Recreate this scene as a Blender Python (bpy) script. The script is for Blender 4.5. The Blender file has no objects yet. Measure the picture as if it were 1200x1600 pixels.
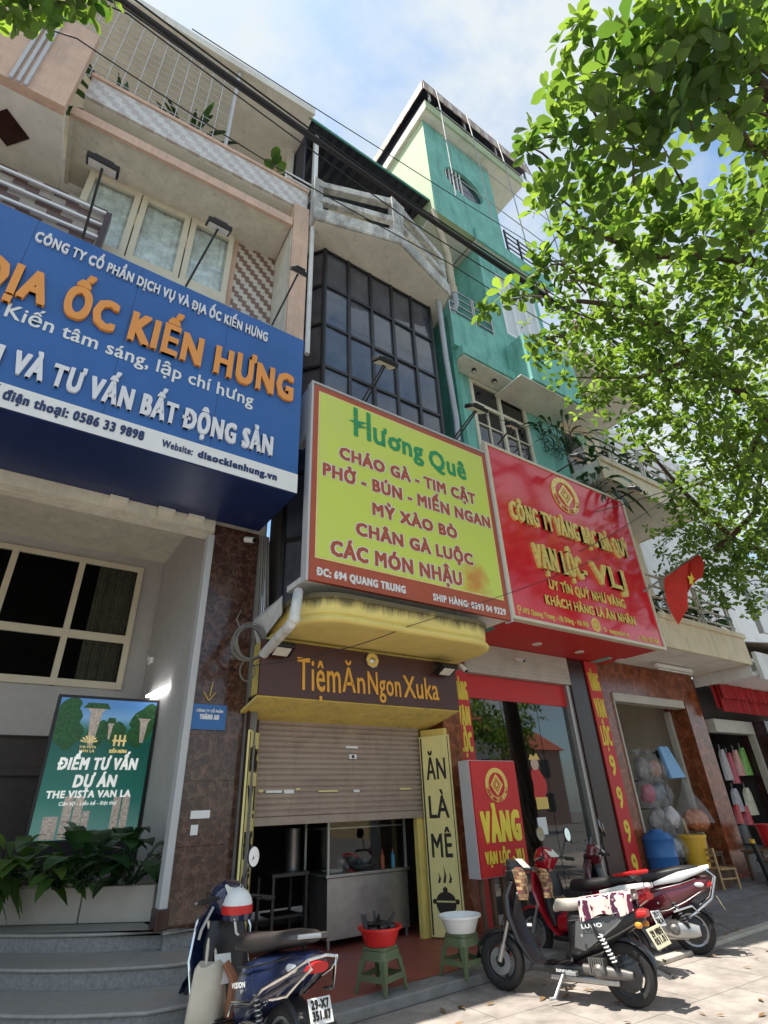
import bpy, math, random
import numpy as np
from mathutils import Vector, Matrix
random.seed(7)
R = math.radians
sc = bpy.context.scene
col = sc.collection
# ------------------------------------------------------------------ camera
F, CH = 837.92, 1.6
YAW, PITCH, ROLL = .621301, .509924, -.0450363
_f = Vector((math.sin(YAW)*math.cos(PITCH), math.cos(YAW)*math.cos(PITCH), math.sin(PITCH)))
_r = Vector((math.cos(YAW), -math.sin(YAW), 0)); _u = _r.cross(_f)
CR = _r*math.cos(ROLL)+_u*math.sin(ROLL); CU = -_r*math.sin(ROLL)+_u*math.cos(ROLL)
cam = bpy.data.objects.new('camera', bpy.data.cameras.new('camera')); col.objects.link(cam)
cam.matrix_world = Matrix(((CR.x, CU.x, -_f.x, 0), (CR.y, CU.y, -_f.y, 0), (CR.z, CU.z, -_f.z, CH), (0, 0, 0, 1)))
cam.data.sensor_fit = 'HORIZONTAL'; cam.data.sensor_width = 36; cam.data.lens = 36*F/1200
cam.data.clip_start = .05; cam.data.clip_end = 600
sc.camera = cam
# ------------------------------------------------------------------ sky, sun, exposure
SUN_EL = R(71); SUN_DIR = Vector((-.975*math.cos(SUN_EL), .22*math.cos(SUN_EL), math.sin(SUN_EL))).normalized()
w = bpy.data.worlds.new('World'); sc.world = w; w.use_nodes = True
nt = w.node_tree; N = nt.nodes; L = nt.links
sky = N.new('ShaderNodeTexSky'); sky.sky_type = 'NISHITA'; sky.sun_disc = False
sky.sun_elevation = math.asin(SUN_DIR.z); sky.sun_rotation = math.atan2(SUN_DIR.x, SUN_DIR.y)
sky.dust_density = 1.2; sky.air_density = 1.0; sky.ozone_density = 1.5
tc = N.new('ShaderNodeTexCoord'); mp = N.new('ShaderNodeMapping'); mp.inputs['Scale'].default_value = (1.3, 1.6, 2.4)
mp.inputs['Location'].default_value = (.35, .1, .2); mp.inputs['Rotation'].default_value = (.3, .5, .7)
nz = N.new('ShaderNodeTexNoise'); nz.inputs['Scale'].default_value = 2.3; nz.inputs['Detail'].default_value = 9; nz.inputs['Roughness'].default_value = .58
nz.inputs['Distortion'].default_value = .35
rp = N.new('ShaderNodeValToRGB'); rp.color_ramp.elements[0].position = .34; rp.color_ramp.elements[1].position = .6
rp.color_ramp.elements[0].color = (.02, .02, .02, 1); rp.color_ramp.elements[1].color = (.95, .95, .95, 1)
mx = N.new('ShaderNodeMix'); mx.data_type = 'RGBA'; mx.inputs[7].default_value = (2.45, 2.62, 2.68, 1)
L.new(tc.outputs['Generated'], mp.inputs[0]); L.new(mp.outputs[0], nz.inputs[0]); L.new(nz.outputs[0], rp.inputs[0])
L.new(rp.outputs[0], mx.inputs[0]); tn = N.new('ShaderNodeMix'); tn.data_type = 'RGBA'; tn.blend_type = 'MULTIPLY'; tn.inputs[0].default_value = 1; tn.inputs[7].default_value = (.62, .76, .78, 1); L.new(sky.outputs[0], tn.inputs[6]); L.new(tn.outputs[2], mx.inputs[6]); L.new(mx.outputs[2], N['Background'].inputs[0])
N['Background'].inputs[1].default_value = .1
sun = bpy.data.objects.new('sun', bpy.data.lights.new('sun', 'SUN')); col.objects.link(sun)
sun.data.energy = 2.55; sun.data.angle = R(.55); sun.data.color = (1, .95, .86)
sun.rotation_euler = SUN_DIR.to_track_quat('Z', 'Y').to_euler(); sun.location = (0, 0, 40)
sc.view_settings.view_transform = 'Standard'; sc.view_settings.look = 'None'
sc.view_settings.exposure = 1.8; sc.view_settings.gamma = 1
sc.cycles.max_bounces = 10; sc.cycles.diffuse_bounces = 5; sc.cycles.transparent_max_bounces = 12

# ------------------------------------------------------------------ helpers
def at(x, y, X=None, Y=None, Z=None):
    d = _f + CR*((x-600)/F) - CU*((y-800)/F)
    t = X/d.x if X is not None else Y/d.y if Y is not None else (Z-CH)/d.z
    return Vector((0, 0, CH)) + d*t

class MB:
    def __init__(s, *mats, xf=None):
        s.v = []; s.f = []; s.mi = []; s.mats = list(mats); s.xf = xf; s.m = 0
    def add(s, vs, fs, m=None):
        b = len(s.v); s.v += [Vector(p) for p in vs]
        for f in fs: s.f.append([i+b for i in f]); s.mi.append(s.m if m is None else m)
    def quad(s, a, b, c, d, m=None): s.add([a, b, c, d], [(0, 1, 2, 3)], m)
    def hexa(s, p, m=None):
        s.add(p, [(3, 2, 1, 0), (4, 5, 6, 7), (0, 1, 5, 4), (1, 2, 6, 5), (2, 3, 7, 6), (3, 0, 4, 7)], m)
    def box(s, x0, x1, y0, y1, z0, z1, m=None):
        s.hexa([(x0, y0, z0), (x1, y0, z0), (x1, y1, z0), (x0, y1, z0), (x0, y0, z1), (x1, y0, z1), (x1, y1, z1), (x0, y1, z1)], m)
    def obox(s, c, u, v, n, m=None):
        c, u, v, n = map(Vector, (c, u, v, n))
        s.hexa([c-u-v-n, c+u-v-n, c+u+v-n, c-u+v-n, c-u-v+n, c+u-v+n, c+u+v+n, c-u+v+n], m)
    def bar(s, a, b, t, t2=None, m=None):
        a, b = Vector(a), Vector(b); d = (b-a); n = d.normalized()
        up = Vector((0, 0, 1)) if abs(n.z) < .95 else Vector((1, 0, 0))
        u = n.cross(up).normalized(); v = u.cross(n)
        s.obox((a+b)/2, d/2, u*(t/2), v*((t2 or t)/2), m)
    def prism(s, pts, ext, m=None):
        n = len(pts); p = [Vector(q) for q in pts]; e = Vector(ext)
        s.add(p+[q+e for q in p], [tuple(range(n))[::-1], tuple(range(n, 2*n))]+[(i, (i+1) % n, (i+1) % n+n, i+n) for i in range(n)], m)
    def layers(s, rings, m=None, cap0=True, cap1=True, closed=True):
        n = len(rings[0]); vs = [p for r in rings for p in r]; fs = []
        for k in range(len(rings)-1):
            for i in range(n if closed else n-1):
                j = (i+1) % n; fs.append((k*n+i, k*n+j, (k+1)*n+j, (k+1)*n+i))
        if cap0: fs.append(tuple(range(n))[::-1])
        if cap1: fs.append(tuple(range((len(rings)-1)*n, len(rings)*n)))
        s.add(vs, fs, m)
    def tube(s, path, r, n=8, m=None, caps=True):
        P = [Vector(p) for p in path]; rs = r if isinstance(r, (list, tuple)) else [r]*len(P); rings = []
        t = (P[1]-P[0]).normalized(); up = Vector((0, 0, 1)) if abs(t.z) < .9 else Vector((1, 0, 0))
        u = t.cross(up).normalized()
        for i, p in enumerate(P):
            t = (P[min(i+1, len(P)-1)]-P[max(i-1, 0)]).normalized()
            u = (u - t*u.dot(t)).normalized(); v = t.cross(u)
            rings.append([p+(u*math.cos(a)+v*math.sin(a))*rs[i] for a in [2*math.pi*k/n for k in range(n)]])
        s.layers(rings, m, caps, caps)
    def cyl(s, a, b, r, r2=None, n=16, m=None): s.tube([a, b], [r, r if r2 is None else r2], n, m)
    def lathe(s, prof, c=(0, 0, 0), n=20, m=None, axis='z', caps=True):
        rings = []
        for r, z in prof:
            q = []
            for k in range(n):
                a = 2*math.pi*k/n; x, y = r*math.cos(a), r*math.sin(a)
                o = (x, y, z) if axis == 'z' else (x, z, y) if axis == 'y' else (z, x, y)
                q.append(Vector(c)+Vector(o))
            rings.append(q)
        s.layers(rings, m, caps, caps)
    def ball(s, c, rad, n=14, m=None, jit=0):
        rx, ry, rz = rad if isinstance(rad, (tuple, list)) else (rad,)*3; rings = []
        for i in range(1, n//2):
            ph = math.pi*i/(n//2); q = []
            for k in range(n):
                a = 2*math.pi*k/n; j = 1+random.uniform(-jit, jit)
                q.append(Vector(c)+Vector((rx*math.sin(ph)*math.cos(a)*j, ry*math.sin(ph)*math.sin(a)*j, rz*math.cos(ph)*j)))
            rings.append(q)
        s.layers(rings, m)
    def loft(s, secs, m=None, n=16, p=2.6):
        rings = []
        for c, u, v in secs:
            c, u, v = Vector(c), Vector(u), Vector(v); q = []
            for k in range(n):
                a = 2*math.pi*(k+.5)/n; ca, sa = math.cos(a), math.sin(a)
                q.append(c+u*math.copysign(abs(ca)**(2/p), ca)+v*math.copysign(abs(sa)**(2/p), sa))
            rings.append(q)
        s.layers(rings, m)
    def disc(s, c, n, r, r2=None, seg=24, th=.006, m=None, ry=None):
        n = Vector(n).normalized(); u = n.cross(Vector((0, 0, 1)) if abs(n.z) < .9 else Vector((1, 0, 0))).normalized(); v = n.cross(u)
        ry = ry or r; A = [2*math.pi*k/seg for k in range(seg)]; c = Vector(c)
        out = [c+u*math.cos(a)*r+v*math.sin(a)*ry for a in A]
        if r2 is None:
            s.layers([out, [p+n*th for p in out]], m)
        else:
            inn = [c+u*math.cos(a)*r2+v*math.sin(a)*r2*ry/r for a in A]
            s.layers([inn, out, [p+n*th for p in out], [p+n*th for p in inn], inn], m, False, False)
    def build(s, name, parent=None, smooth=True, bevel=0, mats=None, local=False, seg=2):
        me = bpy.data.meshes.new(name)
        vs = [s.xf(p) for p in s.v] if s.xf else s.v
        off = Vector((0, 0, 0))
        if parent is not None:
            off = Vector(parent.get('_o', (0, 0, 0)))
        elif not local:
            xs = [p.x for p in vs]; ys = [p.y for p in vs]; off = Vector(((min(xs)+max(xs))/2, (min(ys)+max(ys))/2, min(p.z for p in vs)))
        me.from_pydata([tuple(p-off) for p in vs], [], s.f)
        for m in (mats or s.mats): me.materials.append(m)
        me.polygons.foreach_set('material_index', s.mi)
        if smooth:
            me.polygons.foreach_set('use_smooth', [True]*len(s.f)); me.set_sharp_from_angle(angle=R(38))
        me.update()
        o = bpy.data.objects.new(name, me); col.objects.link(o)
        if parent is not None:
            o.parent = parent
            if parent.type == 'MESH': o.location = (0, 0, 0)
            o['_o'] = tuple(off)
        else: o.location = off; o['_o'] = tuple(off)
        if bevel:
            b = o.modifiers.new('bevel', 'BEVEL'); b.width = bevel; b.segments = seg; b.limit_method = 'ANGLE'; b.angle_limit = R(40)
        return o

def tag(o, label=None, cat=None, group=None, kind=None):
    if label: o['label'] = label
    if cat: o['category'] = cat
    if group: o['group'] = group
    if kind: o['kind'] = kind
    return o
def thing(name, label, cat, loc=(0, 0, 0), group=None, rot=None, local=False):
    o = bpy.data.objects.new(name, None); col.objects.link(o); o.location = loc; o.empty_display_size = .2
    if rot: o.rotation_euler = rot
    o['_o'] = (0, 0, 0) if (local or rot) else tuple(loc)
    return tag(o, label, cat, group)
def dup(root, loc, label=None, rotz=None):
    r = root.copy(); col.objects.link(r); r.location = loc
    if rotz is not None: r.rotation_euler = (0, 0, rotz)
    if label: r['label'] = label
    for ch in list(root.children):
        c = ch.copy(); col.objects.link(c); c.parent = r
        for g in list(ch.children):
            d = g.copy(); col.objects.link(d); d.parent = c
    return r

# ------------------------------------------------------------------ materials
def _base(name):
    m = bpy.data.materials.new(name); m.use_nodes = True
    return m, m.node_tree.nodes, m.node_tree.links, m.node_tree.nodes['Principled BSDF']
def M(name, c, rough=.6, metal=0, var=.12, scale=4, bump=0, bscale=60, streak=0, sc2=None, spec=.5, emit=0, coat=0, alpha=1, sscale=(7, 7, .7), rvar=.08):
    m, n, l, b = _base(name)
    b.inputs['Roughness'].default_value = rough; b.inputs['Metallic'].default_value = metal
    b.inputs['Specular IOR Level'].default_value = spec; b.inputs['Coat Weight'].default_value = coat; b.inputs['Coat Roughness'].default_value = .08
    b.inputs['Alpha'].default_value = alpha
    t = n.new('ShaderNodeNewGeometry'); src = t.outputs['Position']
    z = n.new('ShaderNodeTexNoise'); z.inputs['Scale'].default_value = scale; z.inputs['Detail'].default_value = 7; z.inputs['Roughness'].default_value = .65
    l.new(src, z.inputs['Vector'])
    r = n.new('ShaderNodeMapRange'); r.inputs[1].default_value = .3; r.inputs[2].default_value = .7
    r.inputs[3].default_value = 1-var; r.inputs[4].default_value = 1+var*.6; l.new(z.outputs[0], r.inputs[0])
    x = n.new('ShaderNodeMix'); x.data_type = 'RGBA'; x.blend_type = 'MULTIPLY'; x.inputs[0].default_value = 1; x.inputs[6].default_value = (*c, 1)
    l.new(r.outputs[0], x.inputs[7]); out = x.outputs[2]
    if streak:
        mp = n.new('ShaderNodeMapping'); mp.inputs['Scale'].default_value = sscale; l.new(src, mp.inputs[0])
        z2 = n.new('ShaderNodeTexNoise'); z2.inputs['Scale'].default_value = 1; z2.inputs['Detail'].default_value = 8; z2.inputs['Roughness'].default_value = .7; l.new(mp.outputs[0], z2.inputs[0])
        r2 = n.new('ShaderNodeMapRange'); r2.inputs[1].default_value = .5; r2.inputs[2].default_value = .72; r2.inputs[4].default_value = streak; l.new(z2.outputs[0], r2.inputs[0])
        x2 = n.new('ShaderNodeMix'); x2.data_type = 'RGBA'; x2.inputs[7].default_value = (*(sc2 or (.06, .055, .045)), 1)
        l.new(r2.outputs[0], x2.inputs[0]); l.new(out, x2.inputs[6]); out = x2.outputs[2]
    l.new(out, b.inputs['Base Color'])
    if rvar:
        rr = n.new('ShaderNodeMapRange'); rr.inputs[3].default_value = max(0, rough-rvar); rr.inputs[4].default_value = min(1, rough+rvar); l.new(z.outputs[0], rr.inputs[0]); l.new(rr.outputs[0], b.inputs['Roughness'])
    if bump:
        z3 = n.new('ShaderNodeTexNoise'); z3.inputs['Scale'].default_value = bscale; z3.inputs['Detail'].default_value = 4; l.new(src, z3.inputs[0])
        bb = n.new('ShaderNodeBump'); bb.inputs['Strength'].default_value = bump; bb.inputs['Distance'].default_value = .01; l.new(z3.outputs[0], bb.inputs['Height']); l.new(bb.outputs[0], b.inputs['Normal'])
    if emit:
        l.new(out, b.inputs['Emission Color']); b.inputs['Emission Strength'].default_value = emit
    return m
def Mbrick(name, c1, c2, mort, bw, bh, axes='xy', msize=.01, rough=.6, off=.5, bump=.4, var=.2, spec=.5, rotz=0, coat=0):
    m, n, l, b = _base(name); b.inputs['Roughness'].default_value = rough; b.inputs['Specular IOR Level'].default_value = spec; b.inputs['Coat Weight'].default_value = coat
    t = n.new('ShaderNodeNewGeometry'); s = n.new('ShaderNodeSeparateXYZ'); cb = n.new('ShaderNodeCombineXYZ')
    mp = n.new('ShaderNodeMapping'); mp.inputs['Rotation'].default_value = (0, 0, rotz); l.new(t.outputs['Position'], mp.inputs[0]); l.new(mp.outputs[0], s.inputs[0])
    l.new(s.outputs['XYZ'.index(axes[0].upper())], cb.inputs[0]); l.new(s.outputs['XYZ'.index(axes[1].upper())], cb.inputs[1])
    k = n.new('ShaderNodeTexBrick'); k.inputs['Scale'].default_value = 1; k.inputs['Brick Width'].default_value = bw; k.inputs['Row Height'].default_value = bh
    k.inputs['Mortar Size'].default_value = msize; k.inputs['Mortar Smooth'].default_value = .2; k.offset = off
    k.inputs['Color1'].default_value = (*c1, 1); k.inputs['Color2'].default_value = (*c2, 1); k.inputs['Mortar'].default_value = (*mort, 1); l.new(cb.outputs[0], k.inputs[0])
    z = n.new('ShaderNodeTexNoise'); z.inputs['Scale'].default_value = 2.2; z.inputs['Detail'].default_value = 9; z.inputs['Roughness'].default_value = .7; l.new(t.outputs['Position'], z.inputs[0])
    r = n.new('ShaderNodeMapRange'); r.inputs[1].default_value = .3; r.inputs[2].default_value = .7; r.inputs[3].default_value = 1-var; r.inputs[4].default_value = 1+var*.5; l.new(z.outputs[0], r.inputs[0])
    x = n.new('ShaderNodeMix'); x.data_type = 'RGBA'; x.blend_type = 'MULTIPLY'; x.inputs[0].default_value = 1; l.new(k.outputs[0], x.inputs[6]); l.new(r.outputs[0], x.inputs[7]); l.new(x.outputs[2], b.inputs['Base Color'])
    bb = n.new('ShaderNodeBump'); bb.inputs['Strength'].default_value = bump; bb.inputs['Distance'].default_value = .01; bb.invert = True; l.new(k.outputs['Fac'], bb.inputs['Height']); l.new(bb.outputs[0], b.inputs['Normal'])
    return m
def Mzig(name, ca, cb_, bw, bh, ax='x', rough=.4):
    m, n, l, b = _base(name); b.inputs['Roughness'].default_value = rough
    t = n.new('ShaderNodeNewGeometry'); s = n.new('ShaderNodeSeparateXYZ'); l.new(t.outputs['Position'], s.inputs[0])
    def mt(op, a, c=None):
        k = n.new('ShaderNodeMath'); k.operation = op
        for i, q in enumerate((a, c)):
            if q is None: continue
            if isinstance(q, (int, float)): k.inputs[i].default_value = q
            else: l.new(q, k.inputs[i])
        return k.outputs[0]
    row = mt('FLOOR', mt('DIVIDE', s.outputs[2], bh)); u = mt('ADD', mt('DIVIDE', s.outputs['XYZ'.index(ax.upper())], bw), mt('MULTIPLY', row, .5))
    g = mt('LESS_THAN', mt('FRACT', mt('MULTIPLY', u, .5)), .5)
    x = n.new('ShaderNodeMix'); x.data_type = 'RGBA'; x.inputs[6].default_value = (*ca, 1); x.inputs[7].default_value = (*cb_, 1); l.new(g, x.inputs[0])
    z = n.new('ShaderNodeTexNoise'); z.inputs['Scale'].default_value = 9; z.inputs['Detail'].default_value = 6; l.new(t.outputs['Position'], z.inputs[0])
    y = n.new('ShaderNodeMix'); y.data_type = 'RGBA'; y.blend_type = 'MULTIPLY'; y.inputs[0].default_value = .5; l.new(x.outputs[2], y.inputs[6]); l.new(z.outputs[0], y.inputs[7]); l.new(y.outputs[2], b.inputs['Base Color'])
    return m
def Mmarble(name, dark, vein, scale=5, rough=.12):
    m, n, l, b = _base(name); b.inputs['Roughness'].default_value = rough
    t = n.new('ShaderNodeNewGeometry')
    z = n.new('ShaderNodeTexNoise'); z.inputs['Scale'].default_value = scale; z.inputs['Detail'].default_value = 10; z.inputs['Roughness'].default_value = .7; z.inputs['Distortion'].default_value = 1.5; l.new(t.outputs['Position'], z.inputs[0])
    v = n.new('ShaderNodeTexVoronoi'); v.feature = 'DISTANCE_TO_EDGE'; v.inputs['Scale'].default_value = scale*1.3
    mxv = n.new('ShaderNodeMix'); mxv.data_type = 'RGBA'; mxv.inputs[0].default_value = .22; l.new(t.outputs['Position'], mxv.inputs[6]); l.new(z.outputs['Color'], mxv.inputs[7]); l.new(mxv.outputs[2], v.inputs[0])
    r = n.new('ShaderNodeValToRGB'); r.color_ramp.elements[0].position = 0; r.color_ramp.elements[0].color = (*vein, 1); r.color_ramp.elements[1].position = .09; r.color_ramp.elements[1].color = (*dark, 1); l.new(v.outputs[0], r.inputs[0])
    r2 = n.new('ShaderNodeValToRGB'); r2.color_ramp.elements[0].position = .35; r2.color_ramp.elements[1].position = .75; r2.color_ramp.elements[0].color = (.45, .4, .38, 1); r2.color_ramp.elements[1].color = (1.6, 1.3, 1.1, 1); l.new(z.outputs[0], r2.inputs[0])
    x = n.new('ShaderNodeMix'); x.data_type = 'RGBA'; x.blend_type = 'MULTIPLY'; x.inputs[0].default_value = 1; l.new(r.outputs[0], x.inputs[6]); l.new(r2.outputs[0], x.inputs[7]); l.new(x.outputs[2], b.inputs['Base Color'])
    return m
def Mglass(name, tint=(.8, .85, .85), mirror=.12, rough=.02):
    m, n, l, b = _base(name); n.remove(b)
    g = n.new('ShaderNodeBsdfGlossy'); g.inputs['Roughness'].default_value = rough; t = n.new('ShaderNodeBsdfTransparent'); t.inputs[0].default_value = (*tint, 1)
    fr = n.new('ShaderNodeFresnel'); fr.inputs['IOR'].default_value = 1.5; ad = n.new('ShaderNodeMath'); ad.operation = 'ADD'; ad.inputs[1].default_value = mirror; l.new(fr.outputs[0], ad.inputs[0])
    x = n.new('ShaderNodeMixShader'); ge = n.new('ShaderNodeNewGeometry'); iv = n.new('ShaderNodeMath'); iv.operation = 'SUBTRACT'; iv.inputs[0].default_value = 1; l.new(ge.outputs['Backfacing'], iv.inputs[1]); mu = n.new('ShaderNodeMath'); mu.operation = 'MULTIPLY'; mu.use_clamp = True; l.new(ad.outputs[0], mu.inputs[0]); l.new(iv.outputs[0], mu.inputs[1]); l.new(mu.outputs[0], x.inputs[0]); l.new(t.outputs[0], x.inputs[1]); l.new(g.outputs[0], x.inputs[2]); l.new(x.outputs[0], n['Material Output'].inputs[0])
    return m
def Mleaf(name, c1, c2, trans=.45, rough=.45):
    m, n, l, b = _base(name)
    at_ = n.new('ShaderNodeAttribute'); at_.attribute_name = 'tone'
    x = n.new('ShaderNodeMix'); x.data_type = 'RGBA'; x.inputs[6].default_value = (*c1, 1); x.inputs[7].default_value = (*c2, 1); l.new(at_.outputs['Fac'], x.inputs[0])
    l.new(x.outputs[2], b.inputs['Base Color']); b.inputs['Roughness'].default_value = rough
    tr = n.new('ShaderNodeBsdfTranslucent'); hs = n.new('ShaderNodeMix'); hs.data_type = 'RGBA'; hs.blend_type = 'MULTIPLY'; hs.inputs[0].default_value = 1; hs.inputs[7].default_value = (2.6, 2.6, .9, 1)
    l.new(x.outputs[2], hs.inputs[6]); l.new(hs.outputs[2], tr.inputs[0])
    s = n.new('ShaderNodeMixShader'); s.inputs[0].default_value = trans; l.new(b.outputs[0], s.inputs[1]); l.new(tr.outputs[0], s.inputs[2]); l.new(s.outputs[0], n['Material Output'].inputs[0])
    return m
m_peach = M('peach_paint', (.66, .45, .33), .75, var=.14, streak=.4, sc2=(.3, .22, .16))
m_cream = M('cream_paint', (.7, .66, .54), .75, var=.14, streak=.35, sc2=(.35, .32, .25))
m_creamb = M('yellow_cream_paint', (.68, .57, .38), .75, var=.1, streak=.35, sc2=(.25, .2, .14))
m_white = M('white_paint', (.76, .75, .72), .6, var=.1, streak=.25, sc2=(.3, .29, .26))
m_dirtywhite = M('weathered_white_concrete', (.62, .61, .56), .8, var=.25, scale=6, streak=.85, sc2=(.05, .05, .045), sscale=(6, 6, 1.6), bump=.2)
m_soffit = M('soffit_plaster', (.76, .73, .64), .85, var=.12, scale=2, streak=.2, sc2=(.32, .29, .23), sscale=(1.5, 1.5, 1.5))
m_inner = M('interior_plaster', (.46, .44, .42), .8, var=.1)
m_pale = M('interior_beige', (.72, .63, .5), .8, var=.1)
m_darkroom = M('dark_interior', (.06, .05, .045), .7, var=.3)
m_teal = M('green_paint', (.2, .5, .41), .75, var=.2, scale=2, streak=.6, sc2=(.03, .13, .1), sscale=(4, 4, .5))
m_tealside = M('pale_green_paint', (.42, .5, .3), .75, var=.12, scale=2, streak=.25, sc2=(.25, .3, .17))
m_teald = M('dark_and_shaded_green', (.08, .3, .23), .75, var=.2, streak=.5, sc2=(.02, .1, .08))  # plain dark green; on the recessed wall it carries painted shade
m_yellow = M('yellow_paint', (.72, .56, .15), .7, var=.12, streak=.5, sc2=(.2, .14, .06), sscale=(9, 9, 1.2))
m_yellowd = M('stained_yellow_concrete', (.8, .64, .2), .75, var=.1, scale=3, bump=.1)
def grime(m, z0, z1, amt=.9):    # dirt washed down from a ledge, uneven and torn at its lower edge
    n, l = m.node_tree.nodes, m.node_tree.links; b = n['Principled BSDF']; src = b.inputs['Base Color'].links[0].from_socket
    g = n.new('ShaderNodeNewGeometry'); sp = n.new('ShaderNodeSeparateXYZ'); l.new(g.outputs['Position'], sp.inputs[0]); mp = n.new('ShaderNodeMapping'); mp.inputs['Scale'].default_value = (9, 9, 1.2); l.new(g.outputs['Position'], mp.inputs[0])
    z = n.new('ShaderNodeTexNoise'); z.inputs['Scale'].default_value = 1; z.inputs['Detail'].default_value = 8; z.inputs['Roughness'].default_value = .75; l.new(mp.outputs[0], z.inputs[0])
    r = n.new('ShaderNodeMapRange'); r.inputs[1].default_value = z0; r.inputs[2].default_value = z1; l.new(sp.outputs[2], r.inputs[0]); a = n.new('ShaderNodeMath'); a.operation = 'ADD'; l.new(r.outputs[0], a.inputs[0]); l.new(z.outputs[0], a.inputs[1])
    q = n.new('ShaderNodeMapRange'); q.inputs[1].default_value = .95; q.inputs[2].default_value = 1.3; q.inputs[4].default_value = amt; l.new(a.outputs[0], q.inputs[0])
    x = n.new('ShaderNodeMix'); x.data_type = 'RGBA'; x.inputs[7].default_value = (.05, .042, .03, 1); l.new(q.outputs[0], x.inputs[0]); l.new(src, x.inputs[6]); l.new(x.outputs[2], b.inputs['Base Color'])
def stain(m, scale, lo, hi, c, amt):    # broad patches of damp and worn paint
    n, l = m.node_tree.nodes, m.node_tree.links; b = n['Principled BSDF']; src = b.inputs['Base Color'].links[0].from_socket
    g = n.new('ShaderNodeNewGeometry'); mp = n.new('ShaderNodeMapping'); mp.inputs['Scale'].default_value = scale; l.new(g.outputs['Position'], mp.inputs[0])
    z = n.new('ShaderNodeTexNoise'); z.inputs['Scale'].default_value = 1; z.inputs['Detail'].default_value = 10; z.inputs['Roughness'].default_value = .72; z.inputs['Distortion'].default_value = .6; l.new(mp.outputs[0], z.inputs[0])
    q = n.new('ShaderNodeMapRange'); q.inputs[1].default_value = lo; q.inputs[2].default_value = hi; q.inputs[4].default_value = amt; l.new(z.outputs[0], q.inputs[0])
    x = n.new('ShaderNodeMix'); x.data_type = 'RGBA'; x.inputs[7].default_value = (*c, 1); l.new(q.outputs[0], x.inputs[0]); l.new(src, x.inputs[6]); l.new(x.outputs[2], b.inputs['Base Color'])
grime(m_yellowd, 3.7, 4.02)
m_marble = Mmarble('brown_marble', (.075, .042, .034), (.17, .11, .08), 7)
m_redmarble = Mmarble('rust_marble', (.22, .07, .03), (.34, .13, .06), 3, .2)
m_dkbrown = M('dark_brown_stone', (.04, .015, .012), .25, var=.3)
m_frame = M('cream_window_frame', (.66, .6, .45), .5, var=.08)
m_alu = M('grey_aluminium', (.42, .4, .37), .35, .6, var=.1)
m_strip = M('grey_white_strip', (.5, .5, .5), .5, var=.05)
m_glassdark = M('dark_tinted_glass', (.012, .013, .017), .06, var=.3, spec=.9, rvar=.02)
m_glassgrey = M('grey_tinted_glass', (.06, .066, .085), .07, var=.5, scale=2, spec=1, rvar=.03, streak=.25, sc2=(.2, .2, .22), sscale=(2, 2, .6))
m_glass = Mglass('clear_glass', (.92, .95, .94), .04); m_shopglass = Mglass('shop_glass', (.4, .44, .44), .1); m_lobbyglass = Mglass('lobby_glass', (.6, .62, .62), -.05)
m_curtain = M('curtain_cloth', (.8, .82, .8), .9, var=.45, scale=5)
m_curtaind = M('dim_curtain_cloth', (.65, .58, .46), .9, var=.4, scale=14)
m_black = M('black_metal', (.012, .012, .013), .4, var=.2)
m_blackpl = M('black_plastic', (.015, .015, .017), .35, var=.25)
m_rubber = M('tyre_rubber', (.022, .02, .019), .85, var=.3, scale=20)
m_chrome = M('chrome', (.7, .7, .7), .12, 1, var=.1)
m_steel = M('brushed_steel', (.42, .42, .42), .32, .9, var=.2, scale=6, streak=.2, sc2=(.25, .25, .25))
m_silver = M('silver_paint', (.45, .45, .44), .35, .5, var=.15)
m_blue = M('blue_sign_vinyl', (.022, .115, .36), .38, var=.12, scale=1.2, bump=.5, bscale=1.6)
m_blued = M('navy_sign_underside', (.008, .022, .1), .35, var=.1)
m_orange = M('orange_acrylic', (.8, .3, .03), .3, var=.05, coat=.4)
m_letterw = M('white_acrylic', (.75, .75, .78), .35, var=.04)
m_pwhite = M('white_print', (.78, .78, .76), .6, var=.05)
m_pnavy = M('navy_print', (.02, .04, .13), .6, var=.05)
m_redbrown = M('red_brown_print', (.42, .085, .04), .55, var=.08)
m_green = M('green_print', (.02, .3, .11), .55, var=.08)
m_red = M('red_sign_panel', (.68, .012, .03), .14, var=.06, coat=.5, bump=.25, bscale=1.3)
m_redflat = M('red_print', (.55, .018, .018), .5, var=.1)
m_gold = M('gold_lettering', (.85, .64, .2), .28, .2, var=.2, scale=12)
m_goldp = M('gold_print', (.75, .52, .12), .5, var=.06)
m_yel = M('yellow_print', (.8, .62, .06), .5, var=.06)
m_brownsign = M('brown_sign_board', (.065, .022, .016), .4, var=.12)
m_ochre = M('ochre_print', (.75, .36, .03), .5, var=.05)
m_palep = M('pale_yellow_panel', (.78, .68, .28), .55, var=.08, streak=.25, sc2=(.4, .32, .12))
m_pblack = M('black_print', (.02, .013, .01), .6, var=.1)
m_shutter = M('tan_shutter', (.36, .28, .22), .5, var=.14, scale=3, streak=.4, sc2=(.17, .12, .09), sscale=(2, 2, 9))
m_housing = M('beige_shutter_housing', (.5, .46, .38), .5, var=.15, streak=.3, sc2=(.25, .22, .17))
m_wood = M('light_wood', (.5, .32, .15), .6, var=.25, scale=9)
m_dwood = M('dark_wood', (.13, .07, .04), .6, var=.3, scale=9)
m_pvc = M('grey_pvc', (.4, .43, .46), .45, var=.15, streak=.3, sc2=(.2, .19, .17))
m_pvcb = M('beige_pvc', (.5, .42, .28), .5, var=.15, streak=.3, sc2=(.25, .2, .14))
m_pvcw = M('white_pvc', (.66, .65, .62), .45, var=.15, streak=.4, sc2=(.25, .22, .17))
m_cable = M('black_cable', (.012, .012, .013), .6, var=.1)
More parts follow.
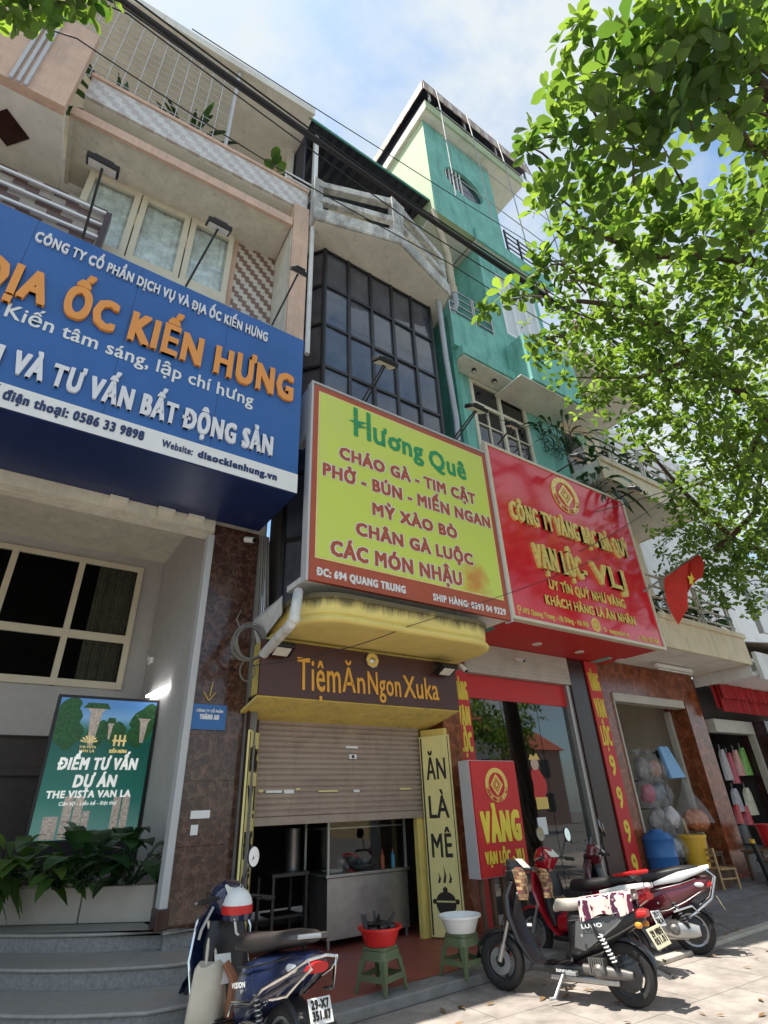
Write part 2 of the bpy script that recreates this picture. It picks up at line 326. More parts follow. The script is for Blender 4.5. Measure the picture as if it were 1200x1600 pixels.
m_gcable = M('grey_cable', (.2, .19, .17), .6, var=.2)
m_lens = M('lamp_lens', (.75, .73, .62), .2, var=.1)
m_tin = M('dark_tin', (.03, .035, .055), .5, .3, var=.3, streak=.3, sc2=(.1, .06, .04))
m_stool = M('olive_plastic', (.12, .15, .075), .5, var=.12, scale=8)
m_redpl = M('red_plastic', (.6, .02, .02), .35, var=.08)
m_whitepl = M('white_plastic', (.78, .78, .76), .35, var=.06)
m_bluepl = M('blue_plastic', (.03, .14, .38), .4, var=.1)
m_yelpl = M('yellow_plastic', (.75, .42, .03), .4, var=.1)
m_bark = M('bark', (.09, .065, .045), .9, var=.4, scale=15, bump=.6, bscale=25)
m_leaf = Mleaf('broad_leaf', (.04, .085, .025), (.15, .215, .065), .55, .6)
m_leafd = Mleaf('dark_leaf', (.012, .035, .012), (.03, .08, .025), .2, .3)
m_leafg = Mleaf('pot_leaf', (.03, .07, .02), (.1, .17, .04), .3, .35)

for m_, c_ in ((m_teal, (.1, .24, .19)), (m_teald, (.02, .08, .06)), (m_tealside, (.2, .24, .15)), (m_cream, (.28, .25, .18)), (m_peach, (.26, .18, .13)), (m_soffit, (.3, .27, .21)), (m_creamb, (.22, .16, .1)), (m_white, (.25, .23, .2))):
    stain(m_, (1.1, 1.1, .5), .5, .75, c_, .3); stain(m_, (11, 11, .55), .56, .7, c_, .5)
stain(m_dirtywhite, (2.2, 2.2, 1.2), .42, .65, (.16, .155, .14), .75)
stain(m_shutter, (5, 5, 1.2), .52, .75, (.14, .1, .08), .5); stain(m_blue, (1.5, 1.5, .5), .5, .8, (.05, .15, .4), .5)

# ------------------------------------------------------------------ lettering
_tc = {}
def _raw(body, ext):
    k = (body, ext)
    if k not in _tc:
        c = bpy.data.curves.new('lettering', 'FONT'); c.body = body; c.size = 1; c.extrude = .5 if ext else 0; c.resolution_u = 2
        o = bpy.data.objects.new('lettering', c); me = bpy.data.meshes.new_from_object(o)
        v = np.zeros(len(me.vertices)*3); me.vertices.foreach_get('co', v); v = v.reshape(-1, 3)
        f = [tuple(p.vertices) for p in me.polygons]
        bpy.data.objects.remove(o); bpy.data.curves.remove(c); bpy.data.meshes.remove(me); _tc[k] = (v, f)
    return _tc[k]
UX, UZ = Vector((1, 0, 0)), Vector((0, 0, 1))
CAP = _raw('H', False)[0][:, 1].max(); XH = _raw('x', False)[0][:, 1].max(); _IX = _raw('I', False)[0][:, 0].max()
_HORN = dict(zip('ƠỞỜỚỢơởờớợ', 'OỎÒÓỌoỏòóọ'))
_gc = {}
def glyph(ch, ext):
    """one letter: vertices, faces, advance; letters whose outlines overlap themselves are put together from clean pieces"""
    if (ch, ext) in _gc: return _gc[ch, ext]
    base = 'D' if ch == 'Đ' else 'I' if ch == 'Ị' else 'ê' if ch == 'ệ' else _HORN.get(ch, ch)
    adv = _raw(base+'I', False)[0][:, 0].max()-_IX if base != ' ' else .26
    v, f = _raw(base, ext) if base != ' ' else (np.zeros((0, 3)), [])
    v = v.copy(); f = list(f); extra = []
    if ch == 'Đ': x = v[:, 0].min(); extra = [[(x-.09, CAP*.46), (x+.24, CAP*.46), (x+.24, CAP*.56), (x-.09, CAP*.56)]]
    elif ch == 'ệ': x = (v[:, 0].min()+v[:, 0].max())/2; extra = [[(x-.05, -.2), (x+.05, -.2), (x+.05, -.11), (x-.05, -.11)]]
    elif ch == 'Ị': x = (v[:, 0].min()+v[:, 0].max())/2; extra = [[(x-.06, -.2), (x+.05, -.2), (x+.05, -.1), (x-.06, -.1)]]
    elif ch in _HORN:
        x = v[:, 0].max(); H = CAP if ch in 'ƠỞỜỚỢ' else XH; extra = [[(x-.12, H*.86), (x-.0, H*.92), (x+.07, H*1.12), (x-.01, H*1.14), (x-.05, H*1.0)]]
    for p in extra:
        b0, n = len(v), len(p)
        if ext:
            v = np.vstack([v, [(x, y, -.5) for x, y in p], [(x, y, .5) for x, y in p]]); f += [tuple(b0+i for i in range(n))[::-1], tuple(b0+n+i for i in range(n))]+[(b0+i, b0+(i+1) % n, b0+n+(i+1) % n, b0+n+i) for i in range(n)]
        else: v = np.vstack([v, [(x, y, .0) for x, y in p]]); f.append(tuple(b0+i for i in range(n)))
    _gc[ch, ext] = (v, f, adv); return _gc[ch, ext]
def txt(mb, body, p, w=None, h=.1, bold=0, depth=.004, m=0, ext=False, U=UX, V=UZ, align='l', sx=None, shear=0, track=1.3):
    sy = h/CAP; gap = bold*track; n = len(body)
    adv = [glyph(c, ext)[2] for c in body]; g0 = glyph(body[0], ext)[0]; g1 = glyph(body[-1], ext)[0]
    x0 = g0[:, 0].min(); nat = sum(adv[:-1])+g1[:, 0].max()-x0
    k = (w-2*bold-gap*(n-1))/nat if w else sy*(sx or 1)
    W = nat*k+gap*(n-1)+2*bold; st = bold-(W/2 if align == 'c' else W if align == 'r' else 0)
    Nn = U.cross(V); P = Vector(p); na = max(1, math.ceil(bold/(.06*k))) if bold else 0; nb = max(1, math.ceil(bold*.8/(.06*sy))) if bold else 0
    offs = [(bold*i/max(na, 1), bold*.8*j/max(nb, 1)) for i in range(-na, na+1) for j in range(-nb, nb+1)]
    x = -x0
    for ci, c in enumerate(body):
        v, f, ad = glyph(c, ext)
        if len(v):
            X = (v[:, 0]+x)*k+gap*ci+st+shear*v[:, 1]*sy; Y = v[:, 1]*sy
            for i, (a, b) in enumerate(offs):
                D = (v[:, 2]+.5)*(depth+.0002*i) if ext else np.full(len(v), depth+.0002*i)
                q = np.array(P)[None]+np.outer(X+a, np.array(U))+np.outer(Y+b, np.array(V))+np.outer(D, np.array(Nn)); mb.add([tuple(r) for r in q], f, m)
        x += ad
    return k
def line(mb, body, Y, a, b, top, m=0, bold=.0, depth=.004, ext=False, lead=None):
    """one straight line of lettering on the plane y=Y: a, b = baseline ends, top = cap top above b (photo pixels measured on that plane)"""
    p, q, t = at(*a, Y=Y), at(*b, Y=Y), at(*top, Y=Y)
    z = (p.z+q.z)/2; h = t.z-q.z
    txt(mb, body, (p.x, Y, z), q.x-p.x, h-bold*1.2, bold, depth, m, ext)
    return p.x, q.x, z, h

# ------------------------------------------------------------------ ground
m_pave = Mbrick('pavement_slabs', (.36, .315, .28), (.32, .28, .25), (.19, .17, .16), 1.15, .8, 'xy', .008, .8, .5, .3, .5, rotz=.05)
m_red_tile = Mbrick('red_floor_tiles', (.33, .085, .06), (.3, .075, .055), (.2, .09, .07), .3, .3, 'xy', .006, .55, 0, .3, .3)
m_conc = M('grey_concrete', (.24, .23, .22), .85, var=.3, scale=5, bump=.3, streak=.3, sc2=(.13, .12, .11), sscale=(2, 2, 2))
m_apron = M('shop_apron_concrete', (.2, .185, .18), .85, var=.3, scale=5, bump=.3, streak=.4, sc2=(.11, .1, .1), sscale=(1.2, 1.2, 1))
m_asph = M('bounce_lightened_street', (.15, .145, .14), .9, var=.3, scale=8, bump=.4)  # lightened so the unseen road bounces more light onto the facades
g = MB(m_asph); g.quad((-90, -95, -.15), (120, -95, -.15), (120, 95, -.15), (-90, 95, -.15)); tag(g.build('road', smooth=False), kind='structure')
g = MB(m_pave); g.box(-40, 60, -1.2, 14, -.4, 0); tag(g.build('pavement', smooth=False), kind='structure')
g = MB(m_conc); g.box(-40, 60, -1.4, -1.205, -.4, .01); tag(g.build('kerb', smooth=False, bevel=.02), kind='structure')
# raised red tiled apron with a grey edge in front of the eatery, grey apron to the right
g = MB(m_red_tile); g.prism([(2.5, 5.62, 0), (6.3, 5.78, 0), (6.3, 9.8, 0), (2.5, 9.8, 0)], (0, 0, .1)); tag(g.build('floor', smooth=False), kind='structure')
g = MB(m_conc); g.prism([(2.5, 5.32, 0), (6.3, 5.5, 0), (6.3, 5.776, 0), (2.5, 5.616, 0)], (0, 0, .097)); tag(g.build('apron_edge', smooth=False, bevel=.015), kind='structure')
g = MB(m_apron); g.prism([(6.32, 4.72, 0), (22, 5.0, 0), (22, 11, 0), (6.32, 11, 0)], (0, 0, .03)); g.hexa([(8.4, 6.0, .02), (22, 6.0, .02), (22, 11, .02), (8.4, 11, .02), (8.4, 6.3, .1), (22, 6.3, .1), (22, 11, .1), (8.4, 11, .1)]); tag(g.build('apron', smooth=False), kind='structure')
m_edge = M('pale_edge_stone', (.48, .43, .36), .8, var=.2)
g = MB(m_edge); g.prism([(6.32, 4.58, 0), (22, 4.86, 0), (22, 4.99, 0), (6.32, 4.715, 0)], (0, 0, .045)); tag(g.build('edging', smooth=False, bevel=.01), kind='structure')

# ------------------------------------------------------------------ office building (left)
ob = thing('office_building', 'peach and cream office building with granite steps and a tall dim lobby', 'building', (0, 9, 0))
SK = R(3.2); _o = Vector((2.7, 6.0, 0))
def skew(p):
    d = Vector(p)-_o
    return _o+Vector((d.x*math.cos(SK)+d.y*math.sin(SK), -d.x*math.sin(SK)+d.y*math.cos(SK), d.z))
X0 = -9
b = MB(m_cream, m_peach)
b.box(2.66, 2.76, 7.02, 14, 0, 16.2, 0); b.box(X0, 2.65, 13, 13.2, 0, 16.2)
b.box(X0, 2.66, 7.0, 7.15, 5.15, 5.42)      # beam over the lobby
b.box(X0, 2.65, 7.15, 12.9, 6.1, 6.3)
b.build('wall', ob, False)
b = MB(m_inner); b.box(2.08, 2.655, 7.3, 11.0, .6, 6.1)
# back wall of the lobby with the window opening
b.box(-8, -3.6, 10.5, 10.7, 0, 6.1); b.box(1.72, 2.075, 10.5, 10.7, 0, 6.1); b.box(-3.6, 1.72, 10.5, 10.7, 5.9, 6.1); b.box(-3.6, 1.72, 10.5, 10.7, 2.86, 3.62)
b.box(-8, -7.8, 7.2, 10.5, 0, 6.1)
b.build('lobby_wall', ob, False)
b = MB(m_darkroom); b.box(-3.6, 1.72, 10.62, 10.68, .64, 2.86); b.build('lobby_door', ob, False)
b = MB(m_darkroom)
for x in (-3.0, -1.6, -.2, 1.2): b.box(x, x+.09, 10.54, 10.61, .64, 2.86)
b.box(-3.6, 1.72, 10.54, 10.61, 2.3, 2.4); b.build('door_frame', ob, False)
wf = MB(m_frame)
for z0, z1 in ((3.62, 3.74), (4.42, 4.56), (5.8, 5.9)): wf.box(-3.6, 1.72, 10.44, 10.52, z0, z1)
for x in (-3.6, -2.0, -.42, .62, 1.62): wf.box(x, x+.1, 10.43, 10.515, 3.62, 5.9)
lw = wf.build('window', ob, False, bevel=.008)
p = MB(m_lobbyglass); p.box(-3.5, 1.66, 10.475, 10.485, 3.74, 5.8); p.build('pane', lw, False)
p = MB(m_curtaind)
def curtain(mb, x0, x1, y, z0, z1, n=40, amp=.03, m=None):
    top = [(x0+(x1-x0)*i/n, y+amp*math.sin(i*1.9)+amp*.5*math.sin(i*.7), z1) for i in range(n+1)]
    for i in range(n):
        a, c = top[i], top[i+1]; mb.quad((a[0], a[1], z0), (c[0], c[1], z0), c, a, m)
curtain(p, .98, 1.62, 10.6, 3.7, 5.85); p.build('curtain', lw)
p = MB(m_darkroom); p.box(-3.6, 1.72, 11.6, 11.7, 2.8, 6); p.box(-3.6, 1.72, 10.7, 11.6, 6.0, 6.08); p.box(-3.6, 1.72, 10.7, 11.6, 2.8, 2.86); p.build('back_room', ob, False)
# marble pillar beside the lobby
b = MB(m_marble); b.box(1.99, 2.655, 6.98, 7.29, .62, 5.34)
for z in (1.35, 2.0, 2.75, 3.5, 4.3): b.box(1.985, 2.66, 6.975, 7.0, z, z+.006)
mp_ = b.build('marble_pillar', ob, False, bevel=.006)
b = MB(m_strip); b.box(1.9, 1.985, 6.93, 7.1, .78, 5.15); b.build('corner_strip', ob, False, bevel=.01)
b = MB(m_dkbrown); b.box(1.87, 2.0, 6.9, 7.12, .64, .82); b.build('strip_foot', ob, False, bevel=.01)
b = MB(m_pwhite); b.box(2.12, 2.34, 6.972, 6.978, 1.62, 1.7); b.box(2.14, 2.22, 6.972, 6.978, 1.46, 1.56); b.build('paper_scrap', mp_, False)
b = MB(m_goldp); b.bar((2.2, 6.972, 3.12), (2.18, 6.972, 2.95), .03, .006); b.bar((2.1, 6.972, 3.0), (2.17, 6.972, 2.9), .03, .006); b.bar((2.175, 6.972, 2.9), (2.25, 6.972, 3.0), .03, .006); b.build('down_arrow', mp_, False)
# granite steps: a fan of bowed steps climbing to the lobby
m_gran = M('grey_granite', (.25, .245, .24), .5, var=.35, scale=30, bump=.1, streak=.3, sc2=(.4, .38, .36), sscale=(45, 45, 45))
m_gran2 = M('worn_granite', (.32, .3, .28), .45, var=.2, scale=14, bump=.05)
st = MB(m_gran, m_gran2)
arc = [(-3.2, 11.5), (-1.6, 10.4), (-.6, 9.35), (.05, 8.7), (.62, 8.2), (1.05, 7.72), (1.5, 7.32), (1.9, 7.06), (2.2, 6.9)]
def crom(P, k=4):
    out = []
    for i in range(len(P)-1):
        p0, p1, p2, p3 = P[max(i-1, 0)], P[i], P[i+1], P[min(i+2, len(P)-1)]
        for j in range(k):
            t = j/k; out.append(tuple(.5*(2*b+(c-a)*t+(2*a-5*b+4*c-d)*t*t+(3*b-a-3*c+d)*t**3) for a, b, c, d in zip(p0, p1, p2, p3)))
    return out+[P[-1]]
arcs = [arc]
for k in range(1, 5):
    d = [(-.06-.25*i/8, -.78) for i in range(9)]
    arcs.append([(x+dx*k*1.0, y+dy*k*.78) for (x, y), (dx, dy) in zip(arc, d)])
for k, a in enumerate(arcs):
    z1 = .64-.16*k
    if z1 <= 0: break
    end = (a[-1][0]+.0, 8.0+.5*0)
    a = crom(a); ring = a+[(2.5+.01*k, a[-1][1]-.1), (2.52+.01*k, 6.9), (1.98, 6.92), (a[-1][0]*0+1.97+.004*k, 10.45-.01*k), (-3.2-.1*k, 11.6)]
    lo = [(x, y, max(z1-.17, 0)) for x, y in ring]; hi = [(x, y, z1-.03) for x, y in ring]
    st.layers([lo, hi], 0)
    nose = [(x-.02, y-.03, z1-.03) for x, y in ring]; st.layers([nose, [(x, y, z+.03) for x, y, z in nose]], 1)
st.build('granite_steps', ob, False, bevel=.018, seg=3)
b = MB(m_gran2); b.box(1.99, 2.66, 6.93, 7.35, 0, .62); b.box(-8, 2.6, 11.7, 12.9, 0, .63); b.box(-8, 1.9, 10.46, 11.69, 0, .63); b.build('plinth', ob, False)
# upper floors (slightly turned plan)
b = MB(m_peach, m_cream, m_soffit, xf=skew)
b.box(X0, 2.7, 7.2, 7.4, 5.45, 9.9, 0)                       # wall behind the sign board
b.box(-1.1, 2.7, 7.2, 7.35, 11.75, 12.3, 1)
b.box(X0, -1.1, 7.4, 7.6, 9.9, 12.4, 1)
b.box(X0, -1.75, 5.75, 7.3, 11.0, 11.1, 2); b.box(X0, -1.35, 5.6, 5.75, 11.0, 13.4, 0); b.box(-1.75, -1.35, 5.75, 7.3, 11.0, 11.12, 2)
b.box(X0, 2.6, 9.4, 9.6, 12.3, 16.2, 1)
b.build('upper_wall', ob, False)
b = MB(m_strip, xf=skew)
for x in (-2.06, -1.97, -1.88): b.box(x, x+.045, 5.56, 5.598, 11.0, 13.3)
b.build('stripe_moulding', ob, False)
b = MB(m_dkbrown, xf=skew); c = Vector((-2.08, 6.35, 10.985)); b.prism([c+Vector((-.3, 0, 0)), c+Vector((0, -.3, 0)), c+Vector((.3, 0, 0)), c+Vector((0, .3, 0))], (0, 0, .012)); b.build('soffit_diamond', ob, False)
b = MB(m_cream, m_peach, xf=skew); b.box(-1.32, 2.42, 6.02, 7.2, 11.55, 11.7, 0); b.box(-1.36, 2.42, 5.95, 6.018, 11.5, 11.72, 1); b.box(-1.36, -1.3, 6.02, 7.2, 11.47, 11.55, 0); b.build('window_surround', ob, False)
b = MB(m_peach, m_cream, xf=skew); b.box(2.44, 2.75, 5.95, 7.2, 8.2, 12.25, 0); b.box(2.425, 2.437, 6.0, 7.19, 8.2, 11.5, 1); b.build('corner_pier', ob, False)
m_zt = Mzig('zigzag_wall_tile', (.8, .75, .65), (.3, .18, .13), .16, .085)
m_ztd = Mzig('brown_wall_tile', (.42, .36, .3), (.14, .08, .06), .34, .12)
m_zp = Mzig('pale_parapet_tile', (.82, .8, .75), (.68, .6, .55), .2, .085)
b = MB(m_zt, xf=skew); b.box(1.66, 2.42, 6.86, 6.93, 8.6, 11.55); b.build('tiled_panel', ob, False)
b = MB(m_peach, xf=skew); b.box(1.56, 1.655, 6.84, 6.93, 8.6, 11.55); b.build('panel_edge', ob, False)
b = MB(m_soffit, m_zp, m_peach, xf=skew)
b.box(-1.3, 2.72, 6.06, 9.4, 12.22, 12.36, 0); b.box(-1.3, 2.72, 6.0, 6.055, 12.24, 12.86, 1); b.box(-1.33, 2.74, 5.97, 6.12, 12.865, 12.95, 2); b.box(-1.3, 2.72, 6.06, 6.14, 12.36, 12.86, 2)
b.build('balcony', ob, False)
b = MB(m_peach, m_zt, xf=skew); b.box(1.45, 1.7, 8.4, 8.6, 12.3, 16.2, 0); b.box(1.75, 2.5, 8.5, 8.6, 12.36, 14.6, 1); b.box(2.4, 2.72, 7.6, 8.4, 12.36, 16.2, 0); b.build('balcony_wall', ob, False)
b = MB(m_soffit, m_peach, xf=skew); b.box(X0, 2.78, 6.05, 11, 16.2, 16.42, 0); b.box(X0, 2.8, 6.0, 6.048, 16.17, 16.44, 0); b.build('roof', ob, False)
b = MB(m_strip, xf=skew)
x = -1.62
while x < 1.02: b.bar((x, 6.1, 12.95), (x, 6.1, 16.18), .013); x += .235
z = 13.05
while z < 16.1: b.bar((-3.6, 6.112, z), (1.0, 6.112, z), .013); z += .235
x = -3.6
while x < -1.7: b.bar((x, 6.1, 13.3), (x, 6.1, 16.18), .013); x += .235
b.bar((1.0, 6.1, 12.9), (1.0, 6.1, 16.2), .05); b.build('balcony_grille', ob, False)
b = MB(m_pwhite, xf=skew); b.bar((2.2, 6.0, 13.2), (2.8, 6.0, 13.2), .035); b.bar((2.2, 6.0, 13.05), (2.8, 6.0, 13.05), .03); b.bar((2.22, 6.0, 12.9), (2.22, 6.0, 13.2), .03); b.build('handrail', ob, False)
# three casements of the upper window
b = MB(m_frame, xf=skew); b.box(-1.0, 1.55, 6.76, 6.84, 11.5, 11.55); b.box(-1.0, 1.55, 6.7, 6.88, 9.55, 9.72)
for x in (-1.0, .95*0-.12, .72, 1.49): pass
W0 = b.build('window_frame', ob, False, bevel=.006)
for x0, x1 in ((-.98, -.14), (-.12, .72), (.74, 1.55)):
    f = MB(m_frame, xf=skew); f.box(x0, x1, 6.74, 6.82, 9.75, 9.85); f.box(x0, x1, 6.74, 6.82, 11.38, 11.48); f.box(x0, x0+.1, 6.735, 6.825, 9.75, 11.48); f.box(x1-.1, x1, 6.735, 6.825, 9.75, 11.48)
    f.box(x0, x1, 6.74, 6.82, 8.5, 8.6); f.box(x0, x0+.1, 6.735, 6.825, 8.5, 9.54); f.box(x1-.1, x1, 6.735, 6.825, 8.5, 9.54)
    fo = f.build('window', ob, False, bevel=.006)
    q = MB(m_glass, xf=skew); q.box(x0+.09, x1-.09, 6.775, 6.782, 9.85, 11.38); q.box(x0+.09, x1-.09, 6.775, 6.782, 8.6, 9.55); q.build('pane', fo, False)
    q = MB(m_curtain, xf=skew); curtain(q, x0+.05, x1-.05, 6.86, 8.6, 11.5, 22, .012); q.build('curtain', fo)
b = MB(m_inner, xf=skew); b.box(-1.1, 1.6, 7.6, 7.7, 8.4, 11.7); b.build('room_wall', ob, False)
# slatted railing with brown tile behind, left of the window
b = MB(m_ztd, xf=skew); b.box(X0, -.5, 6.35, 6.4, 8.0, 10.15); b.build('railing_tile', ob, False)
b = MB(m_pwhite, xf=skew)
for k in range(6): b.bar((X0, 6.3, 8.5+k*.3), (-.42, 6.3, 8.5+k*.3), .03, .045)
b.build('slat_railing', ob, False)
b = MB(m_dkbrown, xf=skew); b.box(-.5, -.42, 6.26, 6.44, 8.0, 10.0); b.build('railing_post', ob, False)
# downpipe
b = MB(m_pvcw); b.tube([(2.83, 5.95, 8.3), (2.83, 5.95, 12.9), (2.8, 6.3, 13.0)], .045); tag(b.build('drain_pipe'), 'white drain pipe running up the edge of the peach building', 'pipe')

# ------------------------------------------------------------------ eatery building (middle)
eb = thing('eatery_building', 'narrow shop house with dark glass bay and shutter between peach and green buildings', 'building', (4.4, 9, 0))
b = MB(m_white, m_darkroom, m_yellow)
b.box(2.78, 2.9, 7.3, 14, 0, 12, 0); b.box(6.25, 6.36, 7.3, 14, 0, 12, 0)
b.box(2.9, 6.25, 7.3, 14, 3.0, 3.9, 0)
b.build('wall', eb, False)
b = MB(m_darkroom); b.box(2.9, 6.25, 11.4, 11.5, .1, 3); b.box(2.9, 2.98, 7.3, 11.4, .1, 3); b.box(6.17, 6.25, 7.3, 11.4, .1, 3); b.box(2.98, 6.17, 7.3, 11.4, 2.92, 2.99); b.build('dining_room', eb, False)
# yellow rounded canopy
def rrect(x0, x1, y0, y1, r, z, off=0, n=8):
    P = []
    for cx, cy, a0 in ((x0+r, y0+r, 180), (x1-r, y0+r, 270), (x1-r, y1-r, 0), (x0+r, y1-r, 90)):
        for k in range(n+1):
            a = R(a0+90*k/n); P.append((cx+(r+off)*math.cos(a), cy+(r+off)*math.sin(a), z))
    return P
b = MB(m_yellowd, m_yellow)
prof = [(-.1, 3.655), (-.03, 3.65), (0, 3.665), (.015, 3.69), (0, 3.715), (-.04, 3.725), (-.035, 3.75), (-.05, 3.76), (-.03, 3.78), (-.02, 3.95), (.01, 3.96), (.01, 4.02)]
b.layers([rrect(2.78, 6.02, 5.5, 7.3, .55, z, o) for o, z in prof], 0)
b.build('canopy', eb)
b = MB(m_yellow)
b.hexa([(2.6, 6.42, 2.885), (5.82, 6.42, 2.885), (5.82, 7.26, 2.72), (2.6, 7.26, 2.72), (2.6, 6.42, 2.92), (5.82, 6.42, 2.92), (5.82, 7.26, 2.76), (2.6, 7.26, 2.76)])
b.box(2.7, 5.8, 6.46, 7.29, 2.98, 3.64); b.build('entrance_soffit', eb, False)
b = MB(m_yellow); b.prism([(5.64, 7.16, .1), (5.8, 6.8, .1), (5.87, 6.8, .1), (5.87, 7.29, .1), (5.7, 7.29, .1)], (0, 0, 2.6)); b.box(5.5, 5.63, 7.2, 7.29, .1, 2.8); b.build('splayed_jamb', eb, False)
b = MB(m_redmarble); b.box(5.875, 6.235, 6.86, 7.29, .1, 3.6); b.build('brown_post', eb, False)
b = MB(m_dkbrown); b.prism([(2.94, 7.18, .1), (2.98, 7.29, .1), (2.67, 7.29, .1), (2.67, 6.86, .1)], (0, 0, 2.86)); b.build('splayed_jamb', eb, False)
b = MB(m_yellow); b.box(2.9, 2.97, 7.24, 7.29, .1, 2.75); b.build('shutter_rail', eb, False)
# roller shutter, half open
s_ = MB(m_shutter); n = 17; z0, z1 = 1.6, 2.76; dz = (z1-z0)/n; prof = []
for k in range(n):
    prof += [(7.2, z0+k*dz), (7.185, z0+k*dz+dz*.2), (7.182, z0+k*dz+dz*.75), (7.2, z0+k*dz+dz*.95)]
prof.append((7.2, z1))
s_.layers([[(2.95, y, z) for y, z in prof], [(5.62, y, z) for y, z in prof]], 0, False, False, closed=False)
s_.box(2.95, 5.62, 7.17, 7.22, 1.51, 1.6)
so = s_.build('roller_shutter', eb, smooth=False)
b = MB(m_palep, m_pwhite)
for x, zz, ww, hh, m in ((3.1, 1.87, .22, .03, 1), (3.35, 1.86, .14, .045, 1), (3.52, 1.9, .06, .02, 0), (3.85, 1.87, .3, .018, 0), (4.4, 1.86, .1, .03, 1), (5.2, 1.88, .2, .02, 0), (3.0, 1.88, .06, .03, 0), (3.4, 1.53, .05, .03, 1), (4.28, 2.42, .2, .03, 1)): b.box(x, x+ww, 7.172, 7.179, zz, zz+hh, m)
b.build('peeling_sticker', so, False)
b = MB(m_pwhite, m_black); b.box(4.33, 4.45, 7.16, 7.178, 2.28, 2.34, 0); b.box(4.37, 4.41, 7.157, 7.16, 2.29, 2.33, 1); b.build('lock_plate', so, False)
# dark glass bay
bay = [(2.92, 6.66), (3.27, 6.22), (5.97, 6.22), (6.22, 6.75)]
zb0, zb1 = 3.96, 11.72
rows = [4.0, 5.15, 6.3, 7.42, 8.5, 9.55, 10.62, 11.68]
p = MB(m_glassgrey); fr = MB(m_black)
segs = [(bay[0], bay[1], 1), (bay[1], bay[2], 5), (bay[2], bay[3], 1)]
for (ax, ay), (bx, by), nn in segs:
    d = Vector((bx-ax, by-ay, 0)).normalized(); nrm = Vector((d.y, -d.x, 0))
    for i in range(nn+1):
        t = i/nn; c = Vector((ax+(bx-ax)*t, ay+(by-ay)*t, 0)); fr.obox(c+Vector((0, 0, (zb0+zb1)/2)), d*.032, nrm*.04, (0, 0, (zb1-zb0)/2))
    for z in rows:
        c = Vector(((ax+bx)/2, (ay+by)/2, z)); fr.obox(c, Vector((bx-ax, by-ay, 0))/2, nrm*.034, (0, 0, .03))
    for i in range(nn):
        for j in range(len(rows)-1):
            t0, t1 = i/nn, (i+1)/nn; jr = [random.uniform(-.008, .008) for _ in range(4)]
            q = [Vector((ax+(bx-ax)*t0, ay+(by-ay)*t0, rows[j])), Vector((ax+(bx-ax)*t1, ay+(by-ay)*t1, rows[j])), Vector((ax+(bx-ax)*t1, ay+(by-ay)*t1, rows[j+1])), Vector((ax+(bx-ax)*t0, ay+(by-ay)*t0, rows[j+1]))]
            p.quad(*[v+nrm*e for v, e in zip(q, jr)])
bw = fr.build('bay_window', eb, False); p.build('pane', bw, False)
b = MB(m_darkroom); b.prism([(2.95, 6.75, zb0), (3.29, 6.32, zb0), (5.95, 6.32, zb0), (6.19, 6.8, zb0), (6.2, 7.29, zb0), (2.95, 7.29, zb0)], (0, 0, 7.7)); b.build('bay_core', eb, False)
# prow balcony
pl = [(2.78, 5.76), (4.5, 5.28), (6.2, 5.7), (6.6, 6.85), (6.6, 8.5), (2.78, 8.5)]
def ring(z, o=0): 
    c = Vector((4.6, 7.0)); return [((x-c.x)*(1+o)+c.x, (y-c.y)*(1+o)+c.y, z) for x, y in pl]
b = MB(m_dirtywhite, m_soffit)
b.layers([ring(11.74), ring(11.78, .012), ring(12.1, .012), ring(12.12)], 0)
b.layers([ring(11.728, -.02), ring(11.739, -.02)], 1)
def rail(a, c, z0, z1, t=.12, zc0=None, zc1=None):
    (ax, ay), (bx, by) = a, c; zc0 = z0 if zc0 is None else zc0; zc1 = z1 if zc1 is None else zc1
    d = Vector((bx-ax, by-ay, 0)).normalized(); nn = Vector((-d.y, d.x, 0))*t
    b.hexa([(ax, ay, z0), (bx, by, zc0), (bx+nn.x, by+nn.y, zc0), (ax+nn.x, ay+nn.y, z0), (ax, ay, z1), (bx, by, zc1), (bx+nn.x, by+nn.y, zc1), (ax+nn.x, ay+nn.y, z1)])
A_, B_, C_, D_ = (2.8, 5.78), (4.48, 5.31), (6.16, 5.73), (6.56, 6.85)
rail(A_, B_, 12.92, 13.1, .14, 13.12, 13.32); rail(A_, B_, 12.42, 12.6, .12, 12.5, 12.66)
rail((4.5, 5.31), C_, 13.1, 13.3, .14, 12.98, 13.16); rail((4.5, 5.31), C_, 12.5, 12.66, .12, 12.42, 12.58); rail(C_, D_, 12.9, 13.1); rail(C_, D_, 12.42, 12.58, .11)
for (x, y) in ((2.86, 5.8), (4.5, 5.36), (6.14, 5.8), (6.5, 6.8)): b.prism([(x-.1, y-.03, 12.1), (x+.1, y-.03, 12.1), (x+.1, y+.13, 12.1), (x-.1, y+.13, 12.1)], (0, 0, 1.1))
b.hexa([(4.42, 5.33, 12.1), (4.66, 5.37, 12.1), (4.66, 5.5, 12.1), (4.42, 5.46, 12.1), (4.38, 5.3, 13.34), (4.78, 5.37, 13.34), (4.78, 5.5, 13.34), (4.38, 5.44, 13.34)])
b.build('prow_balcony', eb, False, bevel=.012)
